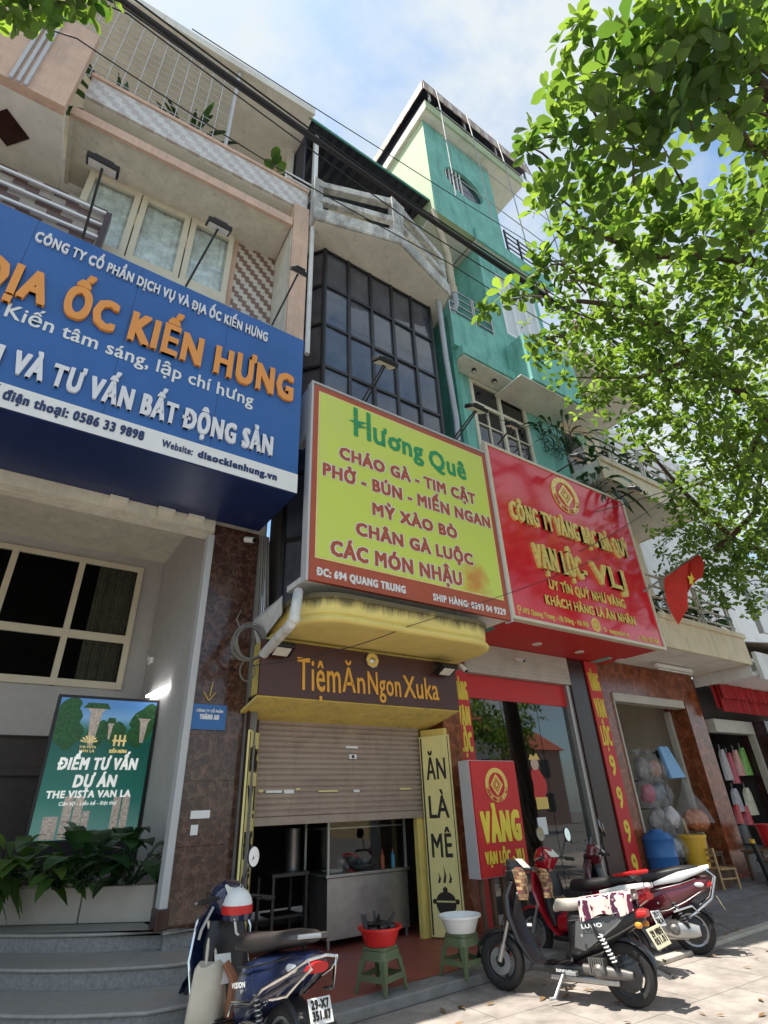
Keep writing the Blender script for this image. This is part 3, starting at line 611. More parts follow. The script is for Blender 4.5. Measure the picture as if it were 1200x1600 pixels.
# rooftop shed with tin sides behind the balcony
b = MB(m_creamb); b.box(4.0, 6.5, 7.5, 7.6, 12.1, 16.1); b.build('rooftop_wall', eb, False)
b = MB(m_tin); b.box(2.82, 4.0, 7.48, 7.52, 12.1, 16.1); b.box(2.8, 2.84, 6.5, 9.5, 12.1, 16.2); b.build('tin_wall', eb, False)
b = MB(m_tin, m_teald)
n = 60; top = []
for k in range(n+1):
    x = 2.72+(6.72-2.72)*k/n; top.append((x, .03*math.sin(k*math.pi/1.0*.5)))
b.layers([[(x, 6.15, 16.28+dz) for x, dz in top], [(x, 9.6, 16.75+dz) for x, dz in top]], 0, False, False, closed=False)
b.box(2.7, 6.7, 6.13, 6.16, 16.2, 16.27, 1); b.build('shed_roof', eb, False)
b = MB(m_pwhite); b.box(3.02, 3.12, 6.4, 6.5, 12.1, 16.24); b.build('roof_post', eb, False)

# ------------------------------------------------------------------ green tower building
gb = thing('green_building', 'tall green narrow house with an oval window high on its tower', 'building', (8.3, 9, 0))
TX0, TX1, TY = 6.42, 9.2, 6.0
b = MB(m_teal, m_tealside)
# tower front with an oval hole: strips round the opening
oc = Vector((7.83, 0, 18.1)); orx, orz = .78, .64; nO = 40
ovl = [(oc.x+orx*math.cos(2*math.pi*k/nO), oc.z+orz*math.sin(2*math.pi*k/nO)) for k in range(nO)]
rect = []
for k in range(nO):
    a = 2*math.pi*k/nO; dx, dz = math.cos(a), math.sin(a); t = min(((TX1-oc.x) if dx > 0 else (oc.x-TX0))/max(abs(dx), 1e-6), ((20.3-oc.z) if dz > 0 else (oc.z-15.6))/max(abs(dz), 1e-6)); rect.append([oc.x+dx*t, oc.z+dz*t])
for cx, cz in ((TX0, 15.6), (TX1, 15.6), (TX0, 20.3), (TX1, 20.3)):
    k = min(range(nO), key=lambda i: (rect[i][0]-cx)**2+(rect[i][1]-cz)**2); rect[k] = [cx, cz]
b.layers([[(x, TY+.1, z) for x, z in ovl], [(x, TY, z) for x, z in ovl], [(x, TY, z) for x, z in rect]], 0, False, False)
b.quad((TX0, TY, 15.6), (TX0, TY, 20.3), (TX0, 9, 20.3), (TX0, 9, 15.6), 1); b.quad((TX1, TY, 15.6), (TX1, 9, 15.6), (TX1, 9, 20.3), (TX1, TY, 20.3), 0)
b.quad((TX0, TY, 15.6), (TX0, 9, 15.6), (TX1, 9, 15.6), (TX1, TY, 15.6), 1)
b.box(TX0-.0, TX0+.1, 9.0, 13, 0, 20, 1)
b.build('tower_wall', gb, False)
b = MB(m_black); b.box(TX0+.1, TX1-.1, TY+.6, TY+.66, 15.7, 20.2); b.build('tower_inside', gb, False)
b = MB(m_pwhite)
for k in range(5): b.bar((7.17+k*.15, TY+.07, 17.5), (7.17+k*.15, TY+.07, 18.72), .035)
ow = b.build('oval_window', gb, False)
b = MB(m_glassdark); b.prism([(x, TY+.11, z) for x, z in ovl], (0, .01, 0)); b.build('pane', ow, False)
b = MB(m_soffit, m_tealside); b.box(6.36, 10.62, 5.72, 9, 20.32, 20.42, 0); b.box(6.3, 10.66, 5.66, 5.716, 20.3, 20.75, 1); b.box(6.3, 6.356, 5.72, 9, 20.3, 20.75, 0); b.build('roof_slab', gb, False)
b = MB(m_tin); b.box(6.4, 6.44, 5.9, 9, 20.76, 21.4); b.box(6.45, 9.0, 6.2, 6.24, 20.76, 21.46); b.build('roof_tarp', gb, False)
m_awn = M('brown_awning', (.42, .3, .26), .6, var=.15); m_awnc = M('cream_awning_tabs', (.62, .55, .45), .6, var=.1)
b = MB(m_awn, m_awnc, m_tin); b.hexa([(6.2, 5.55, 21.5), (10.95, 5.55, 21.5), (10.95, 9.6, 21.62), (6.2, 9.6, 21.62), (6.2, 5.55, 21.54), (10.95, 5.55, 21.54), (10.95, 9.6, 21.66), (6.2, 9.6, 21.66)], 2)
x = 6.2
k = 0
while x < 10.9: b.box(x, x+.19, 5.52, 5.545, 21.1+.04*(k % 2), 21.5, k % 2); x += .2; k += 1
y = 5.56; k = 0
while y < 9.4: b.box(6.16, 6.185, y, y+.19, 21.1, 21.52, k % 2); y += .2; k += 1
b.box(6.18, 10.96, 5.53, 5.55, 21.5, 21.62, 0); b.build('roof_awning', gb, False)
b = MB(m_black)
for x in (6.45, 7.9, 9.3, 10.75): b.bar((x, 5.6, 20.7), (x, 5.6, 21.48), .06)
for x in (6.65, 7.95, 9.35): b.tube([(x, 5.4, 15.6), (x, 5.4, 20.0), (x, 5.45, 21.4)], .018, 6)
for z in (16.6, 18.3, 20.0): b.tube([(6.5, 5.4, z), (11.0, 5.4, z)], .014, 6)
b.tube([(11.05, 5.4, 15.8), (11.05, 5.4, 18.5), (10.95, 5.4, 20.4), (10.6, 5.4, 21.4)], .02, 6)
b.mats = [m_alu]; b.build('steel_scaffold', gb, False)
# terrace right of the tower, floor slabs and recesses below
b = MB(m_teal, m_soffit); b.box(7.9, 11.05, 5.98, 9.0, 15.5, 15.56, 1); b.box(7.86, 11.1, 5.92, 5.978, 15.45, 15.98, 0); b.box(TX0, 7.85, 6.2, 9, 15.5, 15.59, 1); b.box(9.2, 11.0, 7.5, 7.6, 15.6, 18, 0); b.build('floor_slab', gb, False)
b = MB(m_black); 
for z in (16.3, 16.55, 16.8, 17.05): b.bar((9.25, 5.98, z), (11.05, 5.98, z), .03)
for x in (9.3, 9.9, 10.5, 11.02): b.bar((x, 5.98, 15.98), (x, 5.98, 17.1), .05)
b.build('terrace_railing', gb, False)
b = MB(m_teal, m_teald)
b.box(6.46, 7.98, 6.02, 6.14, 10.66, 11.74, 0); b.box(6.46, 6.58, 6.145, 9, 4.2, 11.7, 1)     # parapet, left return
b.box(6.5, 8.2, 7.6, 7.7, 10.9, 15.5, 1)                                                      # recessed wall, its shade put into the darker green
b.box(8.0, 8.14, 6.1, 7.6, 10.66, 15.45, 0)
b.box(8.145, 10.3, 6.1, 6.24, 10.9, 12.3, 0); b.box(8.145, 8.55, 6.1, 6.24, 12.3, 15.45, 0); b.box(10.1, 10.3, 6.1, 6.24, 12.3, 15.45, 0); b.box(8.55, 10.1, 6.1, 6.24, 14.7, 15.45, 0)
b.box(6.585, 7.15, 6.4, 6.52, 4.3, 10.6, 0); b.box(9.0, 10.3, 6.4, 6.52, 4.3, 10.5, 0); b.box(7.15, 9.0, 6.4, 6.52, 4.3, 7.5, 0)
b.box(8.3, 10.15, 5.5, 6.09, 10.14, 11.6, 0); b.box(10.2, 10.34, 6.53, 13, 4.2, 15.5, 0)
b.build('wall', gb, False)
b = MB(m_soffit, m_teal); b.box(6.6, 9.5, 5.95, 6.39, 10.33, 10.36, 0); b.box(6.56, 9.55, 5.9, 6.39, 10.365, 10.6, 1); b.box(7.95, 10.1, 5.55, 6.39, 10.1, 10.13, 0); b.box(6.5, 8.1, 6.15, 7.6, 10.7, 10.8, 0)
hood = b.build('window_hood', gb, False)
for x in (7.1, 7.75, 8.45): b = MB(m_black, m_lens); b.cyl((x, 6.15, 10.25), (x, 6.15, 10.33), .06, .05, 12, 0); b.cyl((x, 6.15, 10.245), (x, 6.15, 10.25), .045, None, 12, 1); b.build('downlight', hood)
b = MB(m_steel)
for z in (11.95, 12.2, 12.45, 12.7): b.bar((6.5, 6.08, z), (7.98, 6.08, z), .028)
for x in (6.52, 7.3, 7.36, 7.95): b.bar((x, 6.08, 11.74), (x, 6.08, 12.72), .035)
b.build('balcony_railing', gb, False)
# white framed window under the hood
def casement(par, x0, x1, z0, z1, y, leaves, mf, mg, nx, nz, name='window', tr=0, t=.09):
    f = MB(mf); f.box(x0, x1, y-.02, y+.06, z1-t, z1); f.box(x0, x1, y-.02, y+.06, z0, z0+t)
    if tr: f.box(x0+t, x1-t, y-.02, y+.06, tr, tr+t)
    w_ = (x1-x0)/leaves
    for i in range(leaves+1): f.box(x0+i*w_-(t/2 if 0 < i < leaves else t if i == leaves else 0), x0+i*w_+(t/2 if 0 < i < leaves else 0 if i == leaves else t), y-.025, y+.065, z0+t, z1-t)
    for i in range(leaves):
        for k in range(1, nx): f.box(x0+i*w_+w_*k/nx-.016, x0+i*w_+w_*k/nx+.016, y-.01, y+.03, z0+t, (tr or z1)-.001)
        for k in range(1, nz): zz = z0+((tr or z1)-z0)*k/nz; f.box(x0+i*w_+.05, x0+i*w_+w_-.05, y-.008, y+.028, zz-.016, zz+.016)
    o = f.build(name, par, False)
    q = MB(mg); q.box(x0+.03, x1-.03, y+.03, y+.04, z0+.03, z1-.03); q.build('pane', o, False)
    return o
casement(gb, 7.15, 9.0, 7.5, 10.3, 6.4, 2, m_frame, m_glassdark, 2, 4, tr=9.55)
m_wpane = M('pale_louvre_panel', (.62, .66, .66), .4, var=.1)
casement(gb, 8.55, 10.1, 12.3, 14.7, 6.12, 3, m_pwhite, m_wpane, 1, 1)
b = MB(m_black)
b.box(6.45, 10.3, 7.9, 8.0, 3.9, 4.1); b.build('sign_support', gb, False)
# ground floor of the gold shop
b = MB(m_dkbrown); b.box(9.42, 9.93, 6.98, 7.6, 0, 4.2, 0); b.box(9.93, 10.36, 7.0, 7.6, 0, 4.2, 0); b.build('shop_pillar', gb, False)
b = MB(m_redmarble); b.box(6.24, 6.58, 7.0, 7.6, 0, 4.2); b.build('shop_pillar', gb, False)
h = MB(m_housing); h.box(6.58, 9.42, 6.98, 7.3, 3.68, 4.21)
for k in range(6): h.box(6.6, 9.4, 6.965, 6.979, 3.72+k*.075, 3.76+k*.075)
h.build('shutter_housing', gb, False)
b = MB(m_redflat); b.box(6.58, 9.3, 7.1, 7.14, 3.27, 3.67); b.build('red_fascia', gb, False)
b = MB(m_alu); b.box(9.3, 9.41, 7.02, 7.16, .1, 3.67); b.box(6.58, 9.3, 7.1, 7.14, .1, .22); b.build('door_frame', gb, False)
for x0, x1 in ((6.6, 7.46), (7.475, 8.4), (8.415, 9.29)):
    q = MB(m_shopglass); q.box(x0, x1, 7.115, 7.127, .22, 3.265); d = q.build('glass_door', gb, False)
b = MB(m_inner, m_redflat, m_conc); b.box(6.6, 9.4, 11.5, 11.6, 0, 4.1, 0); b.box(6.4, 6.55, 7.61, 11.5, 0, 4.1, 0); b.box(9.45, 9.6, 7.61, 11.5, 0, 4.1, 0); b.box(6.55, 9.45, 7.31, 11.5, 4.02, 4.1, 0); b.box(6.55, 9.45, 7.31, 11.49, .03, .1, 2)
b.box(8.6, 9.3, 11.4, 11.49, 2.4, 3.8, 1); b.build('gold_shop_room', gb, False)

# ------------------------------------------------------------------ cream building (right of the gold shop)
cb = thing('cream_building', 'cream building with two stacked balconies and rust marble shop front', 'building', (12.3, 9, 0))
b = MB(m_creamb); b.box(10.36, 14.3, 7.6, 7.75, 4.3, 16); b.box(14.2, 14.3, 7.75, 14, 0, 16); b.box(13.3, 13.75, 7.0, 7.6, 5.0, 8.1); b.build('wall', cb, False)
def slab(name, x0, x1, y0, z0, z1):
    b = MB(m_soffit, m_creamb); b.box(x0, x1, y0+.06, 7.6, z0, z1-.03, 0); b.box(x0-.03, x1+.03, y0, y0+.056, z0-.03, z1, 1); b.box(x0-.02, x1+.05, y0-.05, y0-.003, z1-.1, z1+.02, 1); b.box(x1+.001, x1+.03, y0+.06, 7.6, z0-.02, z1, 1)
    return b.build(name, cb, False, bevel=.01)
s1 = slab('balcony', 10.9, 14.5, 5.6, 4.32, 5.0); s2 = slab('balcony', 10.35, 14.4, 5.6, 8.2, 8.75); s3 = slab('balcony', 10.5, 14.0, 5.6, 12.05, 12.6)
def railing(par, x0, x1, y, z0, h, mt):
    b = MB(mt)
    for k in range(4): b.bar((x0, y, z0+.15+k*(h-.2)/3), (x1, y, z0+.15+k*(h-.2)/3), .05, .03)
    x = x0+.6
    while x < x1: b.bar((x, y, z0), (x, y, z0+h), .05); b.bar((x+.12, y, z0), (x+.12, y, z0+h), .05); x += 1.35
    b.build('railing', par, False)
m_railw = M('cream_railing', (.6, .55, .45), .5, var=.15, streak=.3, sc2=(.25, .18, .1))
railing(s1, 10.95, 14.45, 5.68, 5.02, .95, m_railw); railing(s2, 10.4, 14.35, 5.68, 8.77, 1.0, m_railw)
b = MB(m_glassdark); b.box(11.0, 13.2, 7.56, 7.595, 5.1, 7.6); b.box(11.0, 13.2, 7.56, 7.595, 8.9, 11.6); b.build('balcony_door', cb, False)
b = MB(m_redmarble); b.box(10.37, 14.3, 7.0, 7.55, 3.64, 4.3); b.box(10.37, 10.72, 7.0, 7.55, 0, 3.639); b.box(13.62, 14.3, 7.0, 7.55, 0, 3.639); b.build('marble_front', cb, False)
b = MB(m_white); b.box(14.31, 14.69, 7.25, 7.6, 0, 5.2); b.build('party_wall', cb, False)
b = MB(m_housing); b.box(10.73, 13.5, 6.96, 7.2, 3.46, 3.635); b.box(13.5, 13.6, 7.4, 7.54, .3, 3.46); b.box(10.72, 10.76, 6.97, 7.15, .3, 3.46); b.build('shutter_housing', cb, False, bevel=.01)
b = MB(m_pale, m_conc); b.box(10.4, 14.2, 10.6, 10.7, 0, 4.2, 0); b.box(10.4, 10.5, 7.56, 10.6, 0, 4.2, 0); b.box(14.1, 14.19, 7.56, 10.6, 0, 4.2, 0); b.box(10.5, 14.1, 7.56, 10.6, 4.1, 4.2, 0); b.box(10.5, 14.1, 7.2, 10.59, .03, .28, 1); b.build('shop_room', cb, False)
b = MB(m_pwhite, m_lens); b.box(12.0, 13.5, 6.52, 6.6, 4.2, 4.28, 0); b.cyl((12.05, 6.56, 4.17), (13.45, 6.56, 4.17), .02, None, 10, 1)
tl = tag(b.build('tube_lamp', smooth=True), 'white fluorescent tube lamp, off, under the cream balcony', 'lamp')

# ------------------------------------------------------------------ shop at the right edge
rb = thing('clothes_shop_building', 'shop house with a white concrete beam over a red cloth valance', 'building', (17, 9, 0))
b = MB(m_white); b.box(14.62, 22, 6.9, 7.1, 4.3, 5.0); b.box(14.56, 14.62, 5.7, 7.1, 4.05, 4.35); b.box(14.62, 22, 5.6, 6.9, 4.06, 4.16); b.box(14.62, 22, 5.5, 5.59, 3.95, 4.6); b.box(14.62, 22, 7.6, 7.7, 5, 13); b.box(14.6, 14.7, 7.7, 13, 0, 13); b.build('wall', rb, False)
b = MB(M('red_valance_cloth', (.42, .018, .02), .7, var=.35, scale=6))
curtain(b, 14.66, 22, 6.64, 3.42, 4.04, 150, .045); curtain(b, 14.66, 22, 6.56, 3.72, 4.045, 120, .05)
b.box(14.6, 22, 6.72, 6.75, 3.5, 4.05); b.build('red_valance', rb)
b = MB(m_darkroom); b.box(14.56, 22, 7.21, 7.29, 3.0, 4.3); b.build('lintel', rb, False)
b = MB(m_housing); b.box(14.7, 16.7, 6.98, 7.2, 3.0, 3.3); b.box(16.62, 16.72, 7.0, 7.15, .2, 3.0); b.build('shutter_housing', rb, False)
b = MB(m_redmarble, m_dkbrown); b.box(16.75, 17.3, 6.7, 7.4, 0, 3.3, 1); b.box(17.3, 17.9, 6.72, 7.4, 0, 3.3, 0); b.build('shop_pillar', rb, False)
b = MB(m_inner, m_conc, m_darkroom); b.box(14.7, 22, 10.4, 10.5, 0, 4, 2); b.box(16.9, 17, 7.4, 10.4, 0, 4, 2); b.box(14.7, 22, 7.2, 10.4, .03, .5, 1); b.box(14.7, 22, 7.3, 10.4, 3.9, 4, 2); b.build('shop_room', rb, False)
m_corr = M('rusty_corrugated_roof', (.28, .22, .17), .7, var=.3, scale=6, streak=.5, sc2=(.15, .08, .04))
b = MB(m_corr); n = 40
rr_ = [[(15.0+k*.12, y, z+.04*math.sin(k*1.57)) for k in range(n+1)] for y, z in ((5.2, 4.75), (7.6, 5.5))]
b.layers(rr_, 0, False, False, closed=False); b.build('tin_awning', rb, False)

# ================================================================== SIGNS
# blue board
BY = 5.58
bs = thing('shop_sign', 'huge blue signboard with orange raised letters and white bottom band', 'sign', (0, 6.2, 5.3))
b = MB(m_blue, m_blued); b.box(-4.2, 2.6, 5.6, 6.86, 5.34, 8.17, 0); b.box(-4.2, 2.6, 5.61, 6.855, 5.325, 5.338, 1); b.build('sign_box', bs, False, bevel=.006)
b = MB(m_pwhite); b.box(-4.2, 2.6, 5.594, 5.599, 5.335, 5.63); b.build('white_band', bs, False)
b = MB(m_blued)
for x in (-2.26, -1.04, .18, 1.4): b.box(x, x+.005, 5.5985, 5.6, 5.632, 8.17); b.box(x, x+.006, 5.62, 6.84, 5.3235, 5.325)
b.build('panel_seam', bs, False)
l = MB(m_letterw); line(l, 'CÔNG TY CỔ PHẦN DỊCH VỤ VÀ ĐỊA ỐC KIẾN HƯNG', 5.597, (52, 377), (417, 533.5), (418, 520.5), 0, .005, .02, True); l.build('lettering', bs, False)
l = MB(m_orange); x0, x1, z, h = line(l, 'ỐC KIẾN HƯNG', 5.597, (92.5, 492), (456, 627), (457.5, 588), 0, .021, .04, True)
k = (x1-x0-.042-.0273*11)/sum(glyph(c, True)[2] for c in 'ỐC KIẾN HƯNG')
xr = at(69, 479, Y=5.597).x; txt(l, 'ĐỊA', (xr, 5.597, z), None, h-.026, .021, .04, 0, True, align='r', sx=k/((h-.026)/CAP)); l.build('lettering', bs, False)
l = MB(m_pwhite); line(l, 'Kiến tâm sáng, lập chí hưng', 5.597, (4, 494), (395, 634), (3, 479), 0, .008, .006)
l.v = []; l.f = []; l.mi = []
p0, p1 = at(4, 496, Y=5.597), at(395, 633, Y=5.597); txt(l, 'Kiến tâm sáng, lập chí hưng', (p0.x, 5.597, (p0.z+p1.z)/2), p1.x-p0.x, .2, .004, .004); l.build('lettering', bs, False)
l = MB(m_letterw); x0, x1, z, h = line(l, 'VÀ TƯ VẤN BẤT ĐỘNG SẢN', 5.597, (14, 580), (424, 713.7), (425.5, 685), 0, .013, .03, True)
txt(l, 'N', (x0-.1, 5.597, z), None, h-.016, .013, .03, 0, True, align='r'); l.build('lettering', bs, False)
l = MB(m_pnavy)
p1, pt = at(224, 687.5, Y=5.593), at(222.5, 675, Y=5.593); z = p1.z-.01; hh = .12
txt(l, 'Số điện thoại: 0586 33 9898', (p1.x, 5.593, z), 1.55, hh, .007, .003, align='r')
p0, p2 = at(251, 702, Y=5.593), at(432, 753, Y=5.593); txt(l, 'Website:', (p0.x, 5.593, z), .36, hh*.8, .004, .003); txt(l, 'diaockienhung.vn', (p2.x, 5.593, z), p2.x-p0.x-.42, hh*.8, .008, .003, align='r')
l.build('lettering', bs, False)
b = MB(m_cream, m_lens); b.box(-4.2, 1.95, 6.865, 6.99, 5.16, 5.36, 0)
for x in (.55, 1.15, 1.55): b.box(x, x+.22, 6.8, 6.863, 5.27, 5.32, 1)
b.build('sign_beam', bs, False)

# yellow board
m_ylw, n_, l_, b_ = _base('lime_yellow_print')
b_.inputs['Roughness'].default_value = .45
def radial(nn, ll, c, rad, sx=1):
    t = nn.new('ShaderNodeNewGeometry'); m = nn.new('ShaderNodeMapping'); m.inputs['Location'].default_value = (-c[0], -c[1], -c[2]); ll.new(t.outputs['Position'], m.inputs[0])
    z = nn.new('ShaderNodeTexNoise'); z.inputs['Scale'].default_value = 5; z.inputs['Detail'].default_value = 5; ll.new(t.outputs['Position'], z.inputs[0])
    v = nn.new('ShaderNodeVectorMath'); v.operation = 'LENGTH'; ll.new(m.outputs[0], v.inputs[0]); a = nn.new('ShaderNodeMath'); a.operation = 'MULTIPLY_ADD'; a.inputs[1].default_value = .35; ll.new(z.outputs[0], a.inputs[0]); ll.new(v.outputs['Value'], a.inputs[2])
    r = nn.new('ShaderNodeMapRange'); r.inputs[1].default_value = rad+.18; r.inputs[2].default_value = rad*.5+.1; ll.new(a.outputs[0], r.inputs[0]); return r.outputs[0], z
fac, zz = radial(n_, l_, (5.7, 5.55, 4.72), .36)
x_ = n_.new('ShaderNodeMix'); x_.data_type = 'RGBA'; x_.inputs[6].default_value = (.62, .72, .11, 1); x_.inputs[7].default_value = (.62, .2, .02, 1); l_.new(fac, x_.inputs[0])
l_.new(x_.outputs[2], b_.inputs['Base Color']); stain(m_ylw, (1.2, 1.2, .5), .45, .8, (.6, .66, .2), .6)
ys = thing('shop_sign', 'lime yellow menu signboard with red-brown dish names and green title', 'sign', (4.6, 5.7, 4.16))
YX0, YX1, YZ0, YZ1 = 2.8, 6.38, 4.16, 7.36
b = MB(m_redbrown, m_white); b.box(YX0, YX1, 5.6, 5.66, YZ0, YZ1, 0); b.box(YX0, YX1, 5.663, 5.72, YZ0+.01, YZ1-.01, 1)
b.box(YX0+.0, YX1, 5.72, 6.2, YZ0+.02, YZ0+.1, 1); b.box(YX0-.03, YX0+.1, 5.74, 6.1, YZ1-.9, YZ1, 1); b.build('sign_box', ys, False)
b = MB(m_palep); b.box(YX0+.09, YX1-.1, 5.594, 5.599, 4.47, YZ1-.1); b.build('inner_border', ys, False)
b = MB(m_ylw); b.box(YX0+.115, YX1-.125, 5.589, 5.593, 4.495, YZ1-.125); b.build('yellow_panel', ys, False)
b = MB(m_strip); 
for x in (YX0-.035, YX1+.002): b.box(x, x+.033, 5.585, 5.73, YZ0-.02, YZ1+.02)
b.box(YX0-.035, YX1+.035, 5.585, 5.73, YZ1+.021, YZ1+.05); b.build('frame', ys, False)
lo, lt = MB(m_pwhite), MB(m_redbrown)
for body, a, c, t in (('CHÁO GÀ - TIM CẬT', (530, 715), (744, 788), (743, 772)), ('PHỞ - BÚN - MIẾN NGAN', (504, 740), (767, 826), (766, 809.5)), ('MỲ XÀO BÒ', (582, 805), (715, 840), (714, 823)), ('CHÂN GÀ LUỘC', (556, 835), (740, 882.5), (739, 865)), ('CÁC MÓN NHẬU', (516, 866), (723, 915), (722, 894))):
    lo, lt = MB(m_pwhite), MB(m_redbrown); line(lt, body, 5.585, a, c, t, 0, .014, .002); p, q, tt = at(*a, Y=5.588), at(*c, Y=5.588), at(*t, Y=5.588)
    txt(lo, body, (p.x-.012, 5.588, (p.z+q.z)/2), q.x-p.x+.024, tt.z-q.z-.018, .026, .0005, track=.70)
    lto = lt.build('lettering', ys, False); lo.build('lettering_outline', lto, False)
lg = MB(m_green)
p, q, t = at(553, 677, Y=5.586), at(647, 700, Y=5.586), at(553, 634, Y=5.586)
z0 = p.z
txt(lg, 'ương', (p.x+.36, 5.586, z0-.03), 1.0, .36, .014, .002)
for dx in (0, .24):   # the H drawn as two bamboo canes with a leafy bar
    for k in range(3): lg.box(p.x+dx, p.x+dx+.075, 5.58, 5.586, z0+k*.19-.04, z0+k*.19+.135)
lg.prism([(p.x-.1, 5.583, z0+.22), (p.x+.1, 5.583, z0+.2), (p.x+.26, 5.583, z0+.3), (p.x+.06, 5.583, z0+.27)], (0, -.002, 0)); lg.prism([(p.x+.06, 5.58, z0+.13), (p.x+.26, 5.58, z0+.2), (p.x+.1, 5.58, z0+.21)], (0, -.002, 0))
p, q = at(671, 727, Y=5.586), at(728, 740, Y=5.586); txt(lg, 'Quê', (p.x, 5.586, p.z-.02), q.x-p.x, .36, .014, .002); lg.build('green_lettering', ys, False)
lw_ = MB(m_pwhite); line(lw_, 'ĐC: 694 QUANG TRUNG', 5.597, (494, 898), (634, 927), (634, 915.5), 0, .007, .002); lw_.build('white_lettering', ys, False); lw_ = MB(m_pwhite); line(lw_, 'SHIP HÀNG: 0393 04 9229', 5.597, (677, 938), (791, 961), (790, 951), 0, .006, .002); lw_.build('white_lettering', ys, False)

# red board
RY = 5.58
rs = thing('shop_sign', 'large glossy red signboard with gold raised letters and round emblem', 'sign', (8.6, 6, 4.2))
b = MB(m_red, m_redflat); b.box(6.45, 10.75, 5.6, 5.7, 4.24, 7.62, 0); b.box(6.5, 10.7, 5.705, 7.2, 4.22, 4.3, 1); b.box(6.47, 6.5, 5.705, 6.9, 4.24, 7.55, 1); b.box(10.7, 10.74, 5.705, 6.9, 4.24, 7.5, 1); b.build('sign_box', rs, False)
b = MB(m_frame); b.box(6.41, 6.47, 5.575, 5.7, 4.2, 7.66); b.box(10.73, 10.79, 5.575, 5.7, 4.2, 7.66); b.box(6.471, 10.729, 5.575, 5.7, 4.2, 4.25); b.box(6.471, 10.729, 5.575, 5.7, 7.61, 7.66); b.build('frame', rs, False)
l = MB(m_gold)
line(l, 'CÔNG TY VÀNG BẠC ĐÁ QUÝ', 5.597, (796, 805), (983, 878), (981.5, 855), 0, .014, .05, True)
line(l, 'VẠN LỘC-', 5.597, (834.7, 884.5), (917, 908), (916, 876), 0, .02, .05, True)
line(l, 'VLJ', 5.597, (926, 911), (978, 923), (974, 893), 0, .022, .05, True); l.build('gold_lettering', rs, False)
l = MB(m_goldp)
line(l, 'UY TÍN QUÝ NHƯ VÀNG', 5.597, (858, 919), (977.6, 951.5), (977, 938.5), 0, .008, .015, True)
line(l, 'KHÁCH HÀNG LÀ ÂN NHÂN', 5.597, (852, 942), (993.7, 978.4), (993, 966), 0, .008, .015, True); l.build('slogan_lettering', rs, False)
l = MB(m_goldp, m_redflat)
line(l, '692 Quang Trung - Hà Đông - Hà Nội', 5.597, (816.7, 955.4), (921, 982), (920, 974), 0, .006, .003); l.build('small_lettering', rs, False); l = MB(m_goldp, m_redflat)
line(l, 'vangvanloc.vn', 5.597, (952, 988), (984.5, 997), (984.3, 989.5), 0, .005, .003); l.build('small_lettering', rs, False); l = MB(m_goldp, m_redflat); line(l, '0961 835 968', 5.597, (1003, 1000.5), (1030, 1007), (1029.5, 999.5), 0, .005, .003)
for px, py, r in ((811, 950, .05), (931, 976.5, .13), (945.5, 984, .045), (998.5, 998, .035)):
    c = at(px, py, Y=5.598); l.disc(c, (0, -1, 0), r, r*.55, 20, .004)
    if r > .1: l.disc(c, (0, -1, 0), r*.45, None, 16, .005)
c = at(811, 956, Y=5.598); l.prism([c+Vector((-.025, 0, 0)), c+Vector((.025, 0, 0)), c+Vector((0, 0, -.06))], (0, -.004, 0)); l.build('small_lettering', rs, False)
def emblem(mb, c, r, U=UX, V=UZ, d=.02, arc_text=True, mt=1, mg=0):
    Nn = U.cross(V)
    mb.disc(c, Nn, r, r*.72, 40, d, mg)
    for s_, th in ((.56, .2), (.3, .13)):
        k = r*s_; q = [c+V*k*1.15, c+U*k, c-V*k*1.15, c-U*k]; i = [c+V*k*(1-th*1.6)*1.15, c+U*k*(1-th*1.6), c-V*k*(1-th*1.6)*1.15, c-U*k*(1-th*1.6)]
        mb.layers([i, q, [p+Nn*d for p in q], [p+Nn*d for p in i], i], mg, False, False)
    k = r*.14; mb.prism([c+V*k*1.15, c-U*k, c-V*k*1.15, c+U*k], Nn*d, mg)
    if arc_text:
        s = 'VÀNG VẠN LỘC - VLJ'
        for i, ch in enumerate(s):
            if ch == ' ': continue
            a = R(195+(345-195)*i/(len(s)-1)); dr = (U*math.cos(a)+V*math.sin(a)); t = V*math.cos(a)-U*math.sin(a)
            txt(mb, ch, c+dr*r*.955+Nn*(d+.002), None, r*.16, r*.012, .002, mt, U=t, V=-dr, align='c')
l = MB(m_gold, m_redflat); c1 = at(882.6, 775, Y=5.597); emblem(l, c1, .42); l.build('emblem', rs, True)
for px, py in ((839, 1006), (905, 1018.6), (968, 1031)): b = MB(m_lens, m_white); c = at(px, py, Z=4.216); b.disc(c+Vector((0, 0, .0)), (0, 0, -1), .09, None, 20, .012, 1); b.disc(c-Vector((0, 0, .012)), (0, 0, -1), .07, None, 20, .004, 0); b.build('downlight', rs)

# brown board
ws = thing('shop_sign', 'dark brown board with orange handwritten lettering over the shutter', 'sign', (4.2, 6.4, 2.9))
b = MB(m_brownsign); b.box(2.58, 5.8, 6.38, 6.42, 2.9, 3.585); b.build('sign_board', ws, False)
l = MB(m_ochre); p, q = at(464, 1072, Y=6.377), at(686, 1089, Y=6.377); zz0 = 3.0
wd = [('Tiệm', 0, .275, .4), ('Ăn', .285, .44, .3), ('Ngon', .46, .7, .3), ('Xuka', .72, 1, .3)]
W = q.x-p.x
for t, a, c, h in wd: txt(l, t, (p.x+W*a, 6.377, zz0+(.02 if t != 'Tiệm' else -.0)), W*(c-a), h, .004, .004, shear=-.03)
l.build('lettering', ws, False)

